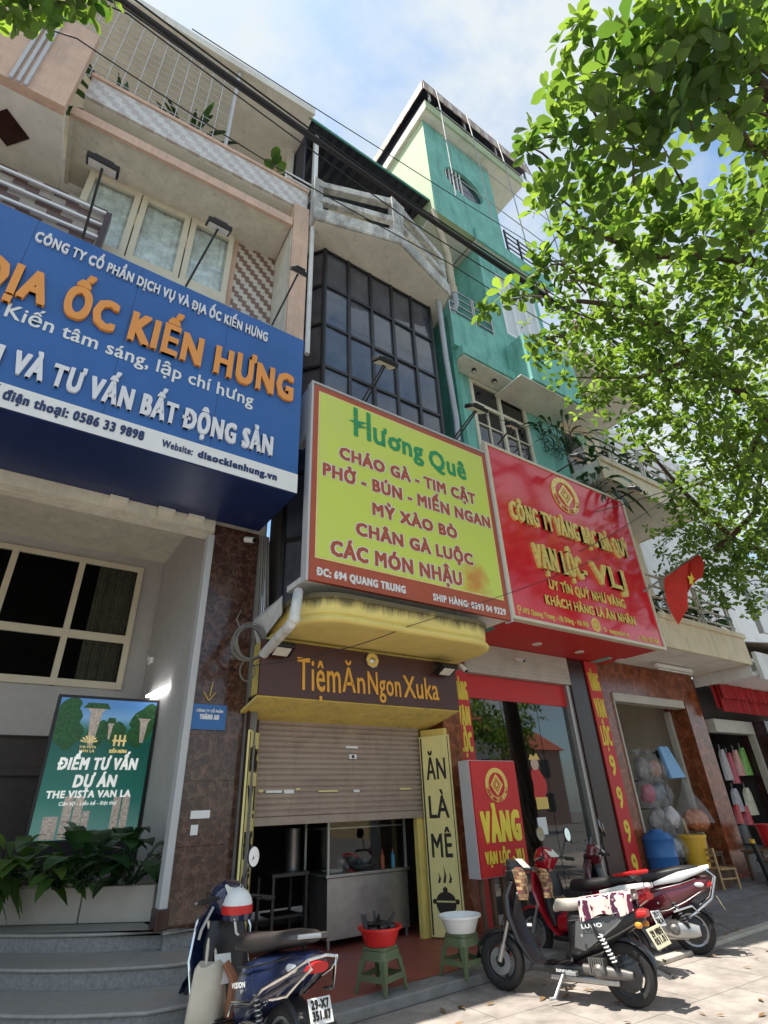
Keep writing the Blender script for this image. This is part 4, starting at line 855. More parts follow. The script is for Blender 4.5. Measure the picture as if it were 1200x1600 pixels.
# splayed side panels of the entrance
def panel(name, label, a, c, z0, z1, words, tw, th, zs, potz=None):
    a, c = Vector((*a, 0)), Vector((*c, 0)); U = (c-a).normalized(); Nn = U.cross(UZ); Lh = (c-a).length
    t = thing(name, label, 'sign', (a.x, a.y, z0))
    b = MB(m_palep, m_pblack); P = lambda u, d, z: a+U*u+Nn*d+UZ*z
    b.obox(P(Lh/2, .02, (z0+z1)/2), U*Lh/2, Nn*.012, UZ*(z1-z0)/2, 0)
    b.obox(P(.025, .0335, (z0+z1)/2), U*.012, Nn*.0012, UZ*((z1-z0)/2-.02), 1); b.obox(P(Lh-.025, .0335, (z0+z1)/2), U*.006, Nn*.0012, UZ*((z1-z0)/2-.02), 1)
    b.build('board', t, False)
    l = MB(m_pblack)
    for s_, z in zip(words, zs):
        txt(l, s_, P(Lh/2, .033, z), Lh*tw, th, .006, .002, U=U, align='c')
    l.build('lettering', t, False)
    if potz:
        l = MB(m_pblack); z = potz; c0 = Lh/2; w_ = Lh*.3
        l.layers([[P(c0+math.cos(R(k))*w_*s, .034+d, z+math.sin(R(k))*.16*s) for k in range(180, 361, 15)] for d, s in ((0, 1), (.003, 1))], 0, True, True)
        l.layers([[P(c0+math.cos(R(k))*w_*.95, .034+d, z+.02+math.sin(R(k))*.1) for k in range(0, 181, 15)] for d in (0, .003)], 0)
        l.disc(P(c0, .034, z+.14), Nn, .035, None, 14, .003); l.disc(P(c0-w_*1.12, .034, z+.01), Nn, .03, None, 12, .003); l.disc(P(c0+w_*1.12, .034, z+.01), Nn, .03, None, 12, .003)
        for du, hh in ((-.08, .12), (0, .2), (.08, .12)):
            l.prism([P(c0+du-.02, .034, z+.22), P(c0+du+.015, .034, z+.22), P(c0+du+.03, .034, z+.22+hh*.4), P(c0+du, .034, z+.22+hh), P(c0+du+.005, .034, z+.22+hh*.5)], Nn*.003)
        l.build('pot_icon', t, False)
panel('side_sign', 'pale yellow vertical panel with black words above a cooking pot symbol', (5.61, 7.15), (5.845, 6.72), .12, 2.6, ('ĂN', 'LÀ', 'MÊ'), .64, .28, (2.0, 1.5, 1.02), .5)
panel('side_sign', 'narrow pale yellow vertical panel with four rows of words beside the marble pillar', (2.655, 6.82), (2.925, 7.15), .12, 2.56, ('HƯƠNG', 'VỊ', 'ĐỒNG', 'QUÊ'), .72, .26, (2.1, 1.68, 1.2, .78))

# vertical red strips of the gold shop
def strip(label, x0, x1, y, z0, z1, rows, h):
    t = thing('vertical_sign', label, 'sign', ((x0+x1)/2, y, z0)); b = MB(m_redflat); b.box(x0, x1, y-.03, y, z0, z1); b.build('board', t, False); l = MB(m_yel)
    for s_, z, w_ in rows: txt(l, s_, ((x0+x1)/2, y-.032, z), (x1-x0)*w_, h, .012, .003, align='c')
    l.build('lettering', t, False)
strip('tall red strip with yellow words and nines on the dark brown stone pillar', 9.94, 10.34, 6.975, .1, 4.2, (('VÀNG', 3.62, .8), ('VẠN', 3.1, .8), ('LỘC', 2.58, .75), ('9', 2.05, .42), ('9', 1.5, .42), ('9', .95, .42), ('9', .42, .42)), .34)
strip('red strip with yellow words half hidden beside the dark brown board', 6.24, 6.58, 6.99, .1, 3.67, (('VÀNG', 3.2, .8), ('VẠN', 2.8, .8), ('LỘC', 2.4, .75), ('9', 1.98, .5), ('9', 1.5, .5), ('9', 1.02, .5)), .28)

# standing red sign
t = thing('standing_sign', 'red standing lightbox with gold emblem leaning by the glass doors', 'sign', (6.2, 6.3, .1))
b = MB(m_redflat, m_strip); b.box(5.74, 6.63, 6.2, 6.23, .8, 2.19, 0); b.box(5.725, 6.645, 6.23, 6.44, .79, 2.2, 1); b.build('sign_box', t, False)
b = MB(m_dwood)
for x in (5.76, 5.95, 6.15, 6.35, 6.55): b.box(x, x+.05, 6.26, 6.32, .1, .79)
b.box(5.74, 6.63, 6.24, 6.259, .15, .22); b.build('stand', t, False)
l = MB(m_goldp, m_redflat); emblem(l, Vector((6.2, 6.197, 1.88)), .22, d=.004); l.build('emblem', t, False)
l = MB(m_yel); txt(l, 'VÀNG', (6.19, 6.197, 1.2), .76, .34, .022, .004, align='c'); txt(l, 'VẠN LỘC - VLJ', (6.19, 6.197, .95), .74, .13, .008, .004, align='c'); l.build('lettering', t, False)

# blue name plate on the marble pillar
t = thing('name_plate', 'small blue notice plate screwed to the marble pillar', 'sign', (2.2, 6.96, 2.56))
b = MB(m_bluepl); b.box(1.985, 2.41, 6.955, 6.974, 2.56, 2.85); b.build('plate', t, False)
l = MB(m_pwhite); txt(l, 'CÔNG TY CỔ PHẦN', (2.2, 6.953, 2.76), .33, .028, .002, .001, align='c'); txt(l, 'THÀNH AN', (2.2, 6.953, 2.68), .24, .05, .005, .001, align='c')
l.build('lettering', t, False)

# lit poster box in the lobby
m_pg, n_, l_, b_ = _base('teal_poster_print')
tt = n_.new('ShaderNodeNewGeometry'); sp = n_.new('ShaderNodeSeparateXYZ'); l_.new(tt.outputs['Position'], sp.inputs[0]); rr = n_.new('ShaderNodeMapRange'); rr.inputs[1].default_value = 1.5; rr.inputs[2].default_value = 3.1; l_.new(sp.outputs[2], rr.inputs[0])
cr = n_.new('ShaderNodeValToRGB'); e = cr.color_ramp.elements; e[0].position = 0; e[0].color = (.2, .42, .36, 1); e[1].position = 1; e[1].color = (.12, .32, .7, 1)
for ps, cc in ((.25, (.03, .22, .17)), (.7, (.008, .12, .09)), (.8, (.02, .2, .13)), (.9, (.25, .5, .8))): q = e.new(ps); q.color = (*cc, 1)
l_.new(rr.outputs[0], cr.inputs[0]); l_.new(cr.outputs[0], b_.inputs['Base Color']); l_.new(cr.outputs[0], b_.inputs['Emission Color']); b_.inputs['Emission Strength'].default_value = .04; b_.inputs['Roughness'].default_value = .3
m_ptree = M('poster_tree_print', (.02, .09, .025), .4, var=.6, scale=25, emit=.1); m_ptower = M('poster_tower_print', (.45, .38, .32), .4, var=.5, scale=40, emit=.1); m_pgl = M('poster_white_print', (.8, .8, .76), .4, emit=.15); m_pgo = M('poster_gold_print', (.8, .62, .25), .4, emit=.12)
PY = 9.0
t = thing('poster_lightbox', 'teal advertising lightbox with white lettering standing behind the planter', 'sign', (1.25, PY, .65))
px0, px1, pz0, pz1 = .74, 2.02, 1.45, 3.19
b = MB(m_black); b.box(px0-.04, px1+.04, PY, PY+.12, pz0-.4, pz1+.04); b.build('frame', t, False)
for x in (1.25, 1.8): b = MB(m_black); b.box(x, x+.05, PY+.03, PY+.08, .63, pz0-.4); b.build('leg', t, False)
b = MB(m_pg); b.box(px0, px1, PY-.006, PY-.001, pz0, pz1); b.build('poster', t, False)
def po(mb): mb.v = [Vector((px0+(p.x-.67)*(px1-px0)/1.21, p.y, pz0+(p.z-1.45)*(pz1-pz0)/1.63)) for p in mb.v]
b = MB(m_ptree, m_ptower, m_pgo)
for cx, cz, r in ((.75, 2.8, .2), (.85, 2.62, .16), (1.78, 2.84, .2), (1.7, 2.66, .15), (1.2, 2.66, .14), (1.4, 2.66, .13), (.8, 2.98, .12)):
    P = [(max(.67, min(1.88, cx+r*(1+.25*math.sin(7*k))*math.cos(R(k*20)))), PY-.0075-.0002*cx, min(3.08, cz+r*(1+.2*math.sin(5*k))*math.sin(R(k*20)))) for k in range(18)]; b.prism(P, (0, -.001, 0), 0)
for cx, z0, z1, w_ in ((1.12, 2.5, 3.0, .17), (1.75, 2.55, 2.9, .12), (1.33, 2.58, 2.82, .06)):
    b.prism([(cx-w_*.18, PY-.01, z0), (cx+w_*.18, PY-.01, z0), (cx+w_*.45, PY-.01, z1-.08), (cx+w_, PY-.01, z1), (cx-w_, PY-.01, z1), (cx-w_*.45, PY-.01, z1-.08)], (0, -.001, 0), 1); b.prism([(cx-w_, PY-.0115, z1-.04), (cx+w_, PY-.0115, z1-.04), (cx+w_*.7, PY-.0115, z1+.03), (cx-w_*.7, PY-.0115, z1+.03)], (0, -.001, 0), 0)
for cx, z1, w_ in ((1.02, 1.92, .1), (1.14, 1.92, .1), (1.58, 1.9, .09), (1.69, 1.92, .09), (.86, 1.7, .16), (1.24, 1.75, .08)): b.box(cx-w_/2, cx+w_/2, PY-.009, PY-.0075, 1.46, z1, 1)
po(b); b.build('poster_picture', t, False)
l = MB(m_pgl, m_pgo)
txt(l, 'ĐIỂM TƯ VẤN', (1.27, PY-.013, 2.22), .95, .13, .008, .001, align='c', shear=.08); txt(l, 'DỰ ÁN', (1.27, PY-.013, 2.02), .5, .13, .008, .001, align='c', shear=.08); txt(l, 'THE VISTA VAN LA', (1.24, PY-.013, 1.9), .98, .075, .005, .001, align='c')
txt(l, 'Căn hộ - Liền kề - Biệt thự', (1.24, PY-.013, 1.815), .66, .04, .001, .001, 0, align='c', shear=.15); txt(l, 'THE VISTA', (1.1, PY-.013, 2.47), .2, .025, .001, .001, 1, align='c'); txt(l, 'VAN LA', (1.1, PY-.013, 2.42), .18, .032, .001, .001, 1, align='c'); txt(l, 'KIẾN HƯNG', (1.48, PY-.013, 2.42), .22, .035, .003, .001, 1, align='c')
for k in range(-3, 4): a = R(90-k*24); c = Vector((1.1, PY-.013, 2.53)); l.prism([c, c+Vector((.1*math.cos(a-.12), 0, .09*math.sin(a-.12))), c+Vector((.11*math.cos(a), 0, .1*math.sin(a))), c+Vector((.1*math.cos(a+.12), 0, .09*math.sin(a+.12)))], (0, -.001, 0), 1)
for k in range(3): l.box(1.4+k*.06, 1.425+k*.06, PY-.014, PY-.0135, 2.5, 2.64, 1)
l.box(1.385, 1.56, PY-.0155, PY-.015, 2.555, 2.58, 1); po(l); l.build('poster_lettering', t, False)

# billboard far right
t = thing('billboard', 'white billboard edge with grey script above the tin awning', 'sign', (17, 5.5, 5)); b = MB(m_pwhite, m_strip); b.box(15.6, 19, 5.5, 5.56, 5.2, 7.2, 0); b.box(15.55, 15.6, 5.48, 5.6, 5.18, 7.22, 1); b.build('board', t, False)
l = MB(m_strip); l.tube([(16.4, 5.49, 5.7), (16.5, 5.49, 6.3), (16.7, 5.49, 6.5), (16.75, 5.49, 6.1), (16.6, 5.49, 5.8)], .05, 6); l.build('script_stroke', t)

# ================================================================== LAMPS AND SMALL FITTINGS
def flood(label, base, head, s=.17, tilt=None, arms=2, group='floodlights on sign arms', lensm=None):
    base, head = Vector(base), Vector(head); t = thing('floodlight', label, 'lamp', base, group)
    b = MB(m_black)
    d = head-base; sd = Vector((1, 0, 0))
    for k in range(arms): o = sd*(.03*(k-(arms-1)/2)*2); b.tube([base+o, base+d*.5+o, head+o*.6], .016, 6)
    b.build('arm', t)
    n = Vector(tilt or (0, .55, -1)).normalized(); u = Vector((1, .0, 0)); v = n.cross(u).normalized(); u = v.cross(n)
    b = MB(m_black, m_silver); b.obox(head-n*.03, u*s, v*s*.62, n*.035, 0)
    b.obox(head-n*.08, u*s*.6, v*s*.4, n*.02, 0)
    h = b.build('lamp_housing', t, False, bevel=.01)
    b = MB(lensm or m_lens, m_silver); b.obox(head+n*.008, u*s*.84, v*s*.48, n*.003, 0); b.build('lens', h, False)
flood('floodlight on a thin arm above the blue board, beside the slatted railing', at(129, 373, Y=5.62), at(160, 262, Y=5.0), .19, arms=1)
flood('floodlight on a thin arm above the blue board, in front of the casement windows', at(290, 448, Y=5.62), at(341, 357, Y=5.0), .17, arms=1)
flood('small floodlight on a thin arm before the peach corner pier', at(425, 508, Y=5.62), at(466, 427, Y=5.1), .13, arms=1, tilt=(0, .9, -.7))
flood('floodlight with twin arms on top of the yellow board, before the glass bay', at(567, 630, Y=5.68), at(601, 570, Y=5.1), .19)
flood('floodlight with twin arms on the yellow board before the green wall', at(708, 690, Y=5.68), at(744, 641, Y=5.1), .19)
flood('small floodlight on the red board beside the green window', at(778, 694, Y=5.66), at(800, 667, Y=5.2), .13, arms=1)
flood('small floodlight above the emblem of the red board', at(870, 738, Y=5.66), at(902, 717, Y=5.1), .14, arms=1)
flood('open square floodlight under the cream balcony soffit', at(958, 782, Y=5.66), at(992, 767, Y=5.0), .14, arms=1)
def spot(label, px, py):
    c = at(px, py, Y=6.22); t = thing('spotlight', label, 'lamp', c, 'spotlights on the brown board'); b = MB(m_black); n = Vector((0, -.45, -1)).normalized(); u = Vector((1, 0, 0)); v = n.cross(u)
    b.obox(c, u*.15, v*.11, n*.04); h = b.build('lamp_housing', t, False, bevel=.012); b = MB(m_lens); b.obox(c+n*.043, u*.1, v*.075, n*.003); b.build('lens', h, False)
    b = MB(m_black); b.tube([c+Vector((-.16, 0, 0)), c+Vector((-.16, .1, .12)), c+Vector((.16, .1, .12)), c+Vector((.16, 0, 0))], .012, 6); b.bar(c+Vector((0, .1, .12)), c+Vector((0, .17, .12)), .03); b.build('bracket', t)
spot('black spotlight on the brown board beside the white elbow pipe', 440, 1014); spot('black spotlight on the brown board beside the white security camera', 697, 1046)
def camera_(label, c, d, s=1):
    c, d = Vector(c), Vector(d).normalized(); t = thing('security_camera', label, 'camera', c, 'security cameras'); b = MB(m_whitepl); b.cyl(c, c+d*.16*s, .045*s, None, 16); b.tube([c+d*.03*s, c+d*.02*s+Vector((0, .06, .06))*s], .015*s, 8); h = b.build('camera_body', t); b = MB(m_black); b.cyl(c+d*.162*s, c+d*.172*s, .036*s, None, 14); b.build('lens', t)
camera_('white security camera at the top of the marble pillar', at(384, 843, Y=6.9), (.5, -.8, -.3)); camera_('white security camera on the shutter housing of the gold shop', at(807, 1029, Y=6.85), (.2, -.8, -.4)); camera_('white security camera at the end of the brown board', at(720, 1040, Y=6.2), (.15, -.6, -.7), .8)
# octagonal charm mirror
t = thing('charm_mirror', 'octagonal ornamented charm mirror on the brown board', 'mirror', at(581, 1032, Y=6.36)); c = at(581, 1032, Y=6.37)
b = MB(m_steel, m_goldp); b.disc(c, (0, -1, 0), .11, None, 8, .015, 0); b.disc(c+Vector((0, -.016, 0)), (0, -1, 0), .1, .05, 8, .006, 1); b.build('rim', t, False)
b = MB(m_chrome); b.ball(c+Vector((0, -.018, 0)), (.045, .015, .045)); b.build('mirror_glass', t)
# lobby tube lamp (lit)
m_lit = M('lit_tube', (1, 1, 1), .5, var=0, emit=6)
t = thing('tube_lamp', 'lit white tube lamp on the grey lobby wall', 'lamp', (1.93, 8.2, 3.2)); b = MB(m_lit); b.tube([at(230, 1088, X=2.03), at(260, 1073, X=2.03)], .022, 8); b.build('tube', t); b = MB(m_whitepl); b.tube([at(229, 1089, X=2.06), at(261, 1073, X=2.06)], .02, 6); b.build('fitting', t)
b = MB(m_whitepl); c = at(237, 1033, X=2.07); b.box(2.02, 2.078, c.y-.1, c.y+.1, c.z-.05, c.z+.05); b.disc(c+Vector((-.055, 0, .05)), (-1, 0, 0), .05, None, 12, .02); tag(b.build('wall_fitting', smooth=False, bevel=.01), 'small white box fitted on the grey lobby wall', 'fitting')
# drain pipes between the eatery and the green building
b = MB(m_pvc); b.tube([at(683, 425, Y=5.9), at(685, 470, Y=5.95), at(697, 560, Y=6.1), at(713, 655, Y=6.15), at(716, 690, Y=6.2)], .06, 10); b.disc(at(683, 425, Y=5.9), (0, 0, 1), .085, None, 14, .1); tag(b.build('drain_pipe'), 'long grey drain pipe running down beside the glass bay', 'pipe')
b = MB(m_pvcb, m_pvc); P = [at(676, 330, Y=6.1), at(700, 400, Y=6.1), at(708, 455, Y=6.1)]; b.tube(P, .085, 12, 0); b.tube([P[2], at(712, 475, Y=6.1), at(705, 495, Y=6.3), at(692, 530, Y=6.5), at(700, 600, Y=6.5), at(716, 690, Y=6.4)], .09, 12, 1); b.cyl(P[2]-Vector((0, 0, .15)), P[2]+Vector((0, 0, .12)), .105, None, 12, 0); tag(b.build('drain_pipe'), 'beige drain pipe bending to grey beside the green balcony', 'pipe')
b = MB(m_pvcw); b.tube([at(466, 925, Y=5.75), at(463, 945, Y=5.4), at(460, 965, Y=5.4), at(455, 975, Y=5.45), at(432, 1000, Y=6.0), at(412, 1022, Y=6.4)], .06, 12); b.ball(at(460, 966, Y=5.4), .07, 12); tag(b.build('drain_pipe'), 'white elbow pipe curling under the yellow canopy', 'pipe')
b = MB(m_pvcw); b.hexa([at(*p, Y=y) for p, y in (((395, 975), 6.9), ((440, 935), 6.1), ((440, 960), 6.1), ((402, 1010), 6.9), ((395, 970), 7.0), ((442, 930), 6.2), ((442, 955), 6.2), ((402, 1005), 7.0))]); tag(b.build('duct', smooth=False), 'pale slanting duct behind the coiled cable', 'duct')
# cables on the marble pillar edge and the coil
b = MB(m_gcable)
for k in range(5):
    x = 2.68+.03*k; b.tube([(x, 6.93-.01*k, .7), (x+.01*math.sin(k), 6.93, 2.5), (x+.02, 6.93-.02*k, 4.2), (x-.02, 6.92, 5.3)], .013+.006*(k % 2), 6)
b.box(2.66, 2.72, 6.94, 7.0, .66, 5.3); tag(b.build('cable_bundle'), 'vertical bundle of grey cables beside the marble pillar', 'cables')
b = MB(m_gcable); c = at(388, 1004, Y=6.7)
for k in range(9):
    r = .2+.025*random.random(); o = Vector((random.uniform(-.02, .02), -.012*k, random.uniform(-.025, .025))); b.tube([c+o+Vector((r*math.cos(R(a))*.95, .03*math.sin(R(a*2+40*k)), r*math.sin(R(a))*1.05)) for a in range(0, 375, 15)], .009, 6, caps=False)
c2 = c+Vector((.02, 0, -.36)); b.tube([c2+Vector((.1*math.cos(R(a)), 0, .13*math.sin(R(a)))) for a in range(0, 375, 20)], .009, 6); b.tube([c+Vector((-.12, 0, .15)), c+Vector((-.18, .02, .3)), c+Vector((-.1, .1, .45))], .009, 6); tag(b.build('cable_coil'), 'coil of grey cable hanging between the brown board and marble pillar', 'cable')
# wiring strung under the lamps of the boards
b = MB(m_cable)
def sag(a, c, s, n=14):
    a, c = Vector(a), Vector(c); return [a+(c-a)*(i/n)-UZ*s*4*(i/n)*(1-i/n) for i in range(n+1)]
b.tube(sag(at(395, 1040, Y=6.0), at(640, 978, Y=5.5), .08), .006, 5); b.tube(sag(at(640, 978, Y=5.5), at(940, 870, Y=5.45), .05), .005, 5); tag(b.build('thin_wire'), 'thin dark wire drawn across the yellow canopy to the red board', 'wire')

# overhead cables
def wire(label, pts, r, s=.1):
    b = MB(m_cable); P = []
    for a, c in zip(pts, pts[1:]): q = sag(a, c, s); P += q if not P else q[1:]
    b.tube(P, r, 7); tag(b.build('overhead_cable'), label, 'cable', 'overhead cables')
wire('thick black cable bundle slanting across the sky down to the tree', [at(-150, -160, Y=3.6), at(190, 0, Y=3.55), at(640, 320, Y=3.5), at(900, 492, Y=3.5), at(1250, 735, Y=3.5)], .035, .02)
for k, (dy, lab) in enumerate(((-16, 'black cable running along the top of the thick bundle'), (9, 'second black cable hugging the underside of the thick bundle'))): wire(lab, [at(-150, -160+dy*.6, Y=3.62), at(190, dy, Y=3.57), at(640, 320+dy*.4, Y=3.52), at(900, 492+dy*.6, Y=3.52), at(1250, 735+dy, Y=3.52)], .012, .03)
wire('thin wire just under the thick cable bundle', [at(-100, -110, Y=3.6), at(200, 22, Y=3.6), at(640, 345, Y=3.6), at(860, 480, Y=3.6), at(1250, 760, Y=3.6)], .009, .03)
wire('thin wire crossing in front of the cream balcony and the shed roof', [at(-100, -20, Y=3.8), at(120, 60, Y=3.8), at(430, 260, Y=3.8), at(700, 410, Y=3.8), at(880, 520, Y=3.8), at(1250, 780, Y=3.8)], .008, .03)
wire('uppermost thin wire running from the peach roof past the green tower', [at(300, 45, Y=4.2), at(590, 230, Y=4.2), at(780, 350, Y=4.2), at(1250, 640, Y=4.2)], .008, .02)
wire('thin wire rising to the right across the lower leaves', [at(930, 800, Y=4.2), at(1060, 760, Y=4), at(1260, 690, Y=3.6)], .008, .02)
wire('thin wire running from the red board lamps up into the tree', [at(905, 862, Y=5), at(1010, 800, Y=4.6), at(1260, 640, Y=4)], .008, .03)
wire('slack wire looped past the floodlights of the two boards', [at(735, 640, Y=5.3), at(830, 668, Y=5.2), at(1000, 680, Y=5.2), at(1260, 600, Y=5)], .006, .03)
# plastic string tangle
m_tang = M('pink_plastic_string', (.55, .3, .26), .6, var=.3, scale=9)
b = MB(m_tang); c = at(897, 510, Y=3.5)
for k in range(26):
    P = [c+Vector((random.gauss(0, .09), random.gauss(0, .05), random.gauss(0, .08))) for _ in range(5)]; b.tube(P, .008, 4)
b.tube([c, c+Vector((.05, 0, -.2)), c+Vector((.02, 0, -.32)), c+Vector((.1, 0, -.45)), c+Vector((.08, 0, -.55))], .008, 4); tag(b.build('string_tangle'), 'tangle of pinkish plastic string caught on the thick cable', 'tangle')

# ================================================================== EATERY FITTINGS
# steel counter with its glass case
t = thing('food_counter', 'stainless steel food counter with a glass case under the half open shutter', 'counter', (4.83, 7.8, .1))
b = MB(m_steel); b.box(4.18, 5.5, 7.5, 8.2, .2, .86); b.box(4.15, 5.53, 7.47, 8.23, .862, .9)
for x in (4.2, 5.44): b.box(x, x+.04, 7.52, 7.56, .1, .2); b.box(x, x+.04, 8.1, 8.14, .1, .2)
b.build('cabinet', t, False, bevel=.006)
b = MB(m_alu)
for x in (4.18, 5.47): b.box(x, x+.03, 7.5, 7.53, .9, 1.72); b.box(x, x+.03, 8.17, 8.2, .9, 1.72)
b.box(4.21, 5.47, 7.5, 7.53, 1.69, 1.72); b.box(4.18, 5.5, 7.5, 8.2, 1.722, 1.75); b.box(4.21, 5.47, 7.56, 8.18, 1.42, 1.435); b.build('case_frame', t, False)
b = MB(m_glass); b.box(4.212, 5.468, 7.512, 7.518, .905, 1.685); b.box(4.192, 4.198, 7.535, 8.165, .905, 1.685); b.build('case_glass', t, False)
def simple(mb, name, label, cat, group=None, smooth=True, bevel=0): return tag(mb.build(name, None, smooth, bevel), label, cat, group)
def bottle(x, y, z, c, label):
    t = thing('bottle', label, 'bottle', (x, y, z), 'bottles in the glass case'); b = MB(c); b.lathe([(.03, 0), (.032, .02), (.032, .14), (.012, .18), (.012, .2)], (x, y, z), 12); b.build('body', t); b = MB(m_redflat); b.cyl((x, y, z+.2), (x, y, z+.235), .014, .008, 10); b.build('cap', t)
bottle(5.15, 7.62, .9, M('chilli_sauce', (.5, .1, .03), .3), 'orange sauce bottle in the glass case'); bottle(5.36, 7.66, .9, M('blue_bottle', (.05, .3, .5), .3), 'blue bottle in the glass case')
b = MB(m_whitepl); b.lathe([(.04, 0), (.12, .02), (.15, .035), (.14, .035), (.04, .012)], (4.36, 7.66, .902), 22); simple(b, 'plate', 'pale plate in the glass case', 'plate')
b = MB(m_steel); b.lathe([(.1, 0), (.17, .05), (.18, .07), (.165, .07), (.1, .015)], (4.85, 7.72, .902), 22); simple(b, 'tray', 'round steel tray in the middle of the glass case', 'tray')
b = MB(m_blackpl)
for k in range(6): b.ball((4.6+.09*k+random.uniform(-.03, .03), 7.85+random.uniform(-.05, .05), .97+.05*random.random()), (.12, .1, .1), 10, jit=.12)
simple(b, 'plastic_bag', 'dark plastic bag heaped inside the glass case', 'bag')
# dark stand with the tall pot
m_dusty0 = M('dull_dark_steel', (.07, .065, .06), .5, .5, var=.3)
t = thing('steel_stand', 'dark metal side stand carrying the tall narrow pot', 'stand', (3.85, 8.1, .1))
b = MB(m_dusty0); b.box(3.55, 4.1, 7.85, 8.4, .9, .94); b.build('top', t, False)
for x in (3.57, 4.05):
    for y in (7.87, 8.35): b = MB(m_dusty0); b.box(x, x+.035, y, y+.035, .1, .9); b.build('leg', t, False)
b = MB(m_blackpl); b.box(3.62, 4.03, 7.9, 8.34, .45, .48); b.build('shelf', t, False)
b = MB(m_steel); b.lathe([(.0, 0), (.1, 0), (.105, .02), (.105, .5), (.11, .51), (.1, .5), (.1, .05)], (3.95, 8.1, .942), 20); simple(b, 'tall_pot', 'tall narrow steel pot on the dark stand', 'pot')
# plastic stools
def stool_proto(loc, label):
    t = thing('plastic_stool', label, 'stool', loc, 'olive plastic stools on the red apron', local=True)
    def sq(s, z, r=.05):
        P = []
        for cx, cy, a0 in ((s-r, s-r, 0), (-s+r, s-r, 90), (-s+r, -s+r, 180), (s-r, -s+r, 270)):
            for k in range(5): a = R(a0+90*k/4); P.append((cx+r*math.cos(a), cy+r*math.sin(a), z))
        return P
    b = MB(m_stool); b.layers([sq(.135, .335), sq(.15, .345), sq(.15, .36), sq(.14, .372), sq(.02, .372, .01)], 0); b.layers([sq(.165, .262), sq(.152, .34), sq(.144, .34), sq(.157, .262), sq(.165, .262)], 0, False, False); b.build('seat', t)
    for sx in (-1, 1):
        for sy in (-1, 1):
            b = MB(m_stool); h = []
            for (r0, w0, z) in ((.2, .03, 0), (.182, .045, .14), (.16, .075, .27)):
                h.append([(sx*r0, sy*r0, z), (sx*(r0-w0), sy*r0, z), (sx*(r0-w0), sy*(r0-.02), z), (sx*(r0-.02), sy*(r0-.02), z), (sx*(r0-.02), sy*(r0-w0), z), (sx*r0, sy*(r0-w0), z)][::(1 if sx*sy > 0 else -1)])
            b.layers(h, 0); b.build('leg', t, False)
    b = MB(m_stool)
    for a in range(4):
        c, s = math.cos(a*math.pi/2), math.sin(a*math.pi/2); q = lambda x, y, z: (x*c-y*s, x*s+y*c, z)
        b.hexa([q(-.18, .186, .1), q(.18, .186, .1), q(.18, .172, .1), q(-.18, .172, .1), q(-.176, .18, .15), q(.176, .18, .15), q(.176, .166, .15), q(-.176, .166, .15)])
    b.build('brace', t, False); return t
S1 = (3.74, 5.62, .1); S2 = (4.7, 5.5, .1)
st1 = stool_proto(S1, 'olive plastic stool carrying the red basin'); st1.rotation_euler = (0, 0, .35)
st1.scale = (.92, .92, .95); dup(st1, S2, 'olive plastic stool carrying the white basin', .15)
def basin(loc, m, label, r=.2, h=.15):
    b = MB(m); b.lathe([(r*.7, 0), (r*.72, .005), (r*.95, h*.85), (r*1.06, h*.86), (r*1.07, h), (r*1.0, h), (r*.92, h*.84), (r*.68, .02), (.01, .02)], loc, 32); return simple(b, 'basin', label, 'basin')
basin((S1[0], S1[1], .455), m_redpl, 'red plastic basin full of dark utensils on a stool', .21, .15); basin((S2[0], S2[1], .455), m_whitepl, 'white plastic basin on a stool before the cooking pot panel', .215, .15)
b = MB(m_blackpl)
for k in range(16):
    a = random.uniform(0, 6.28); r = random.uniform(.03, .16); b.ball((S1[0]+r*math.cos(a), S1[1]+r*math.sin(a), .6+random.uniform(-.01, .03)), (.06, .05, .025), 8, jit=.2)
for k in range(7): x = S1[0]+random.uniform(-.17, .0); b.tube([(x, S1[1]+.02, .58), (x-.02+random.uniform(-.03, .03), S1[1]+random.uniform(-.05, .08), .7+random.uniform(0, .04))], [.022, .012], 6)
b.tube([(S1[0]+.1, S1[1], .6), (S1[0]+.21, S1[1]+.03, .69)], [.018, .01], 6); simple(b, 'gloves', 'dark rubber gloves and ladles piled in the red basin', 'gloves')
m_brick = M('worn_brick', (.35, .17, .11), .9, var=.3, bump=.4)
b = MB(m_brick); b.box(5.72, 5.95, 6.0, 6.11, .1, .17); simple(b, 'brick', 'loose brick on the apron under the grey block', 'brick', smooth=False, bevel=.006)
b = MB(m_conc); b.box(5.66, 6.0, 5.98, 6.16, .172, .26); simple(b, 'concrete_block', 'grey concrete block lying on the loose brick', 'block', smooth=False, bevel=.01)

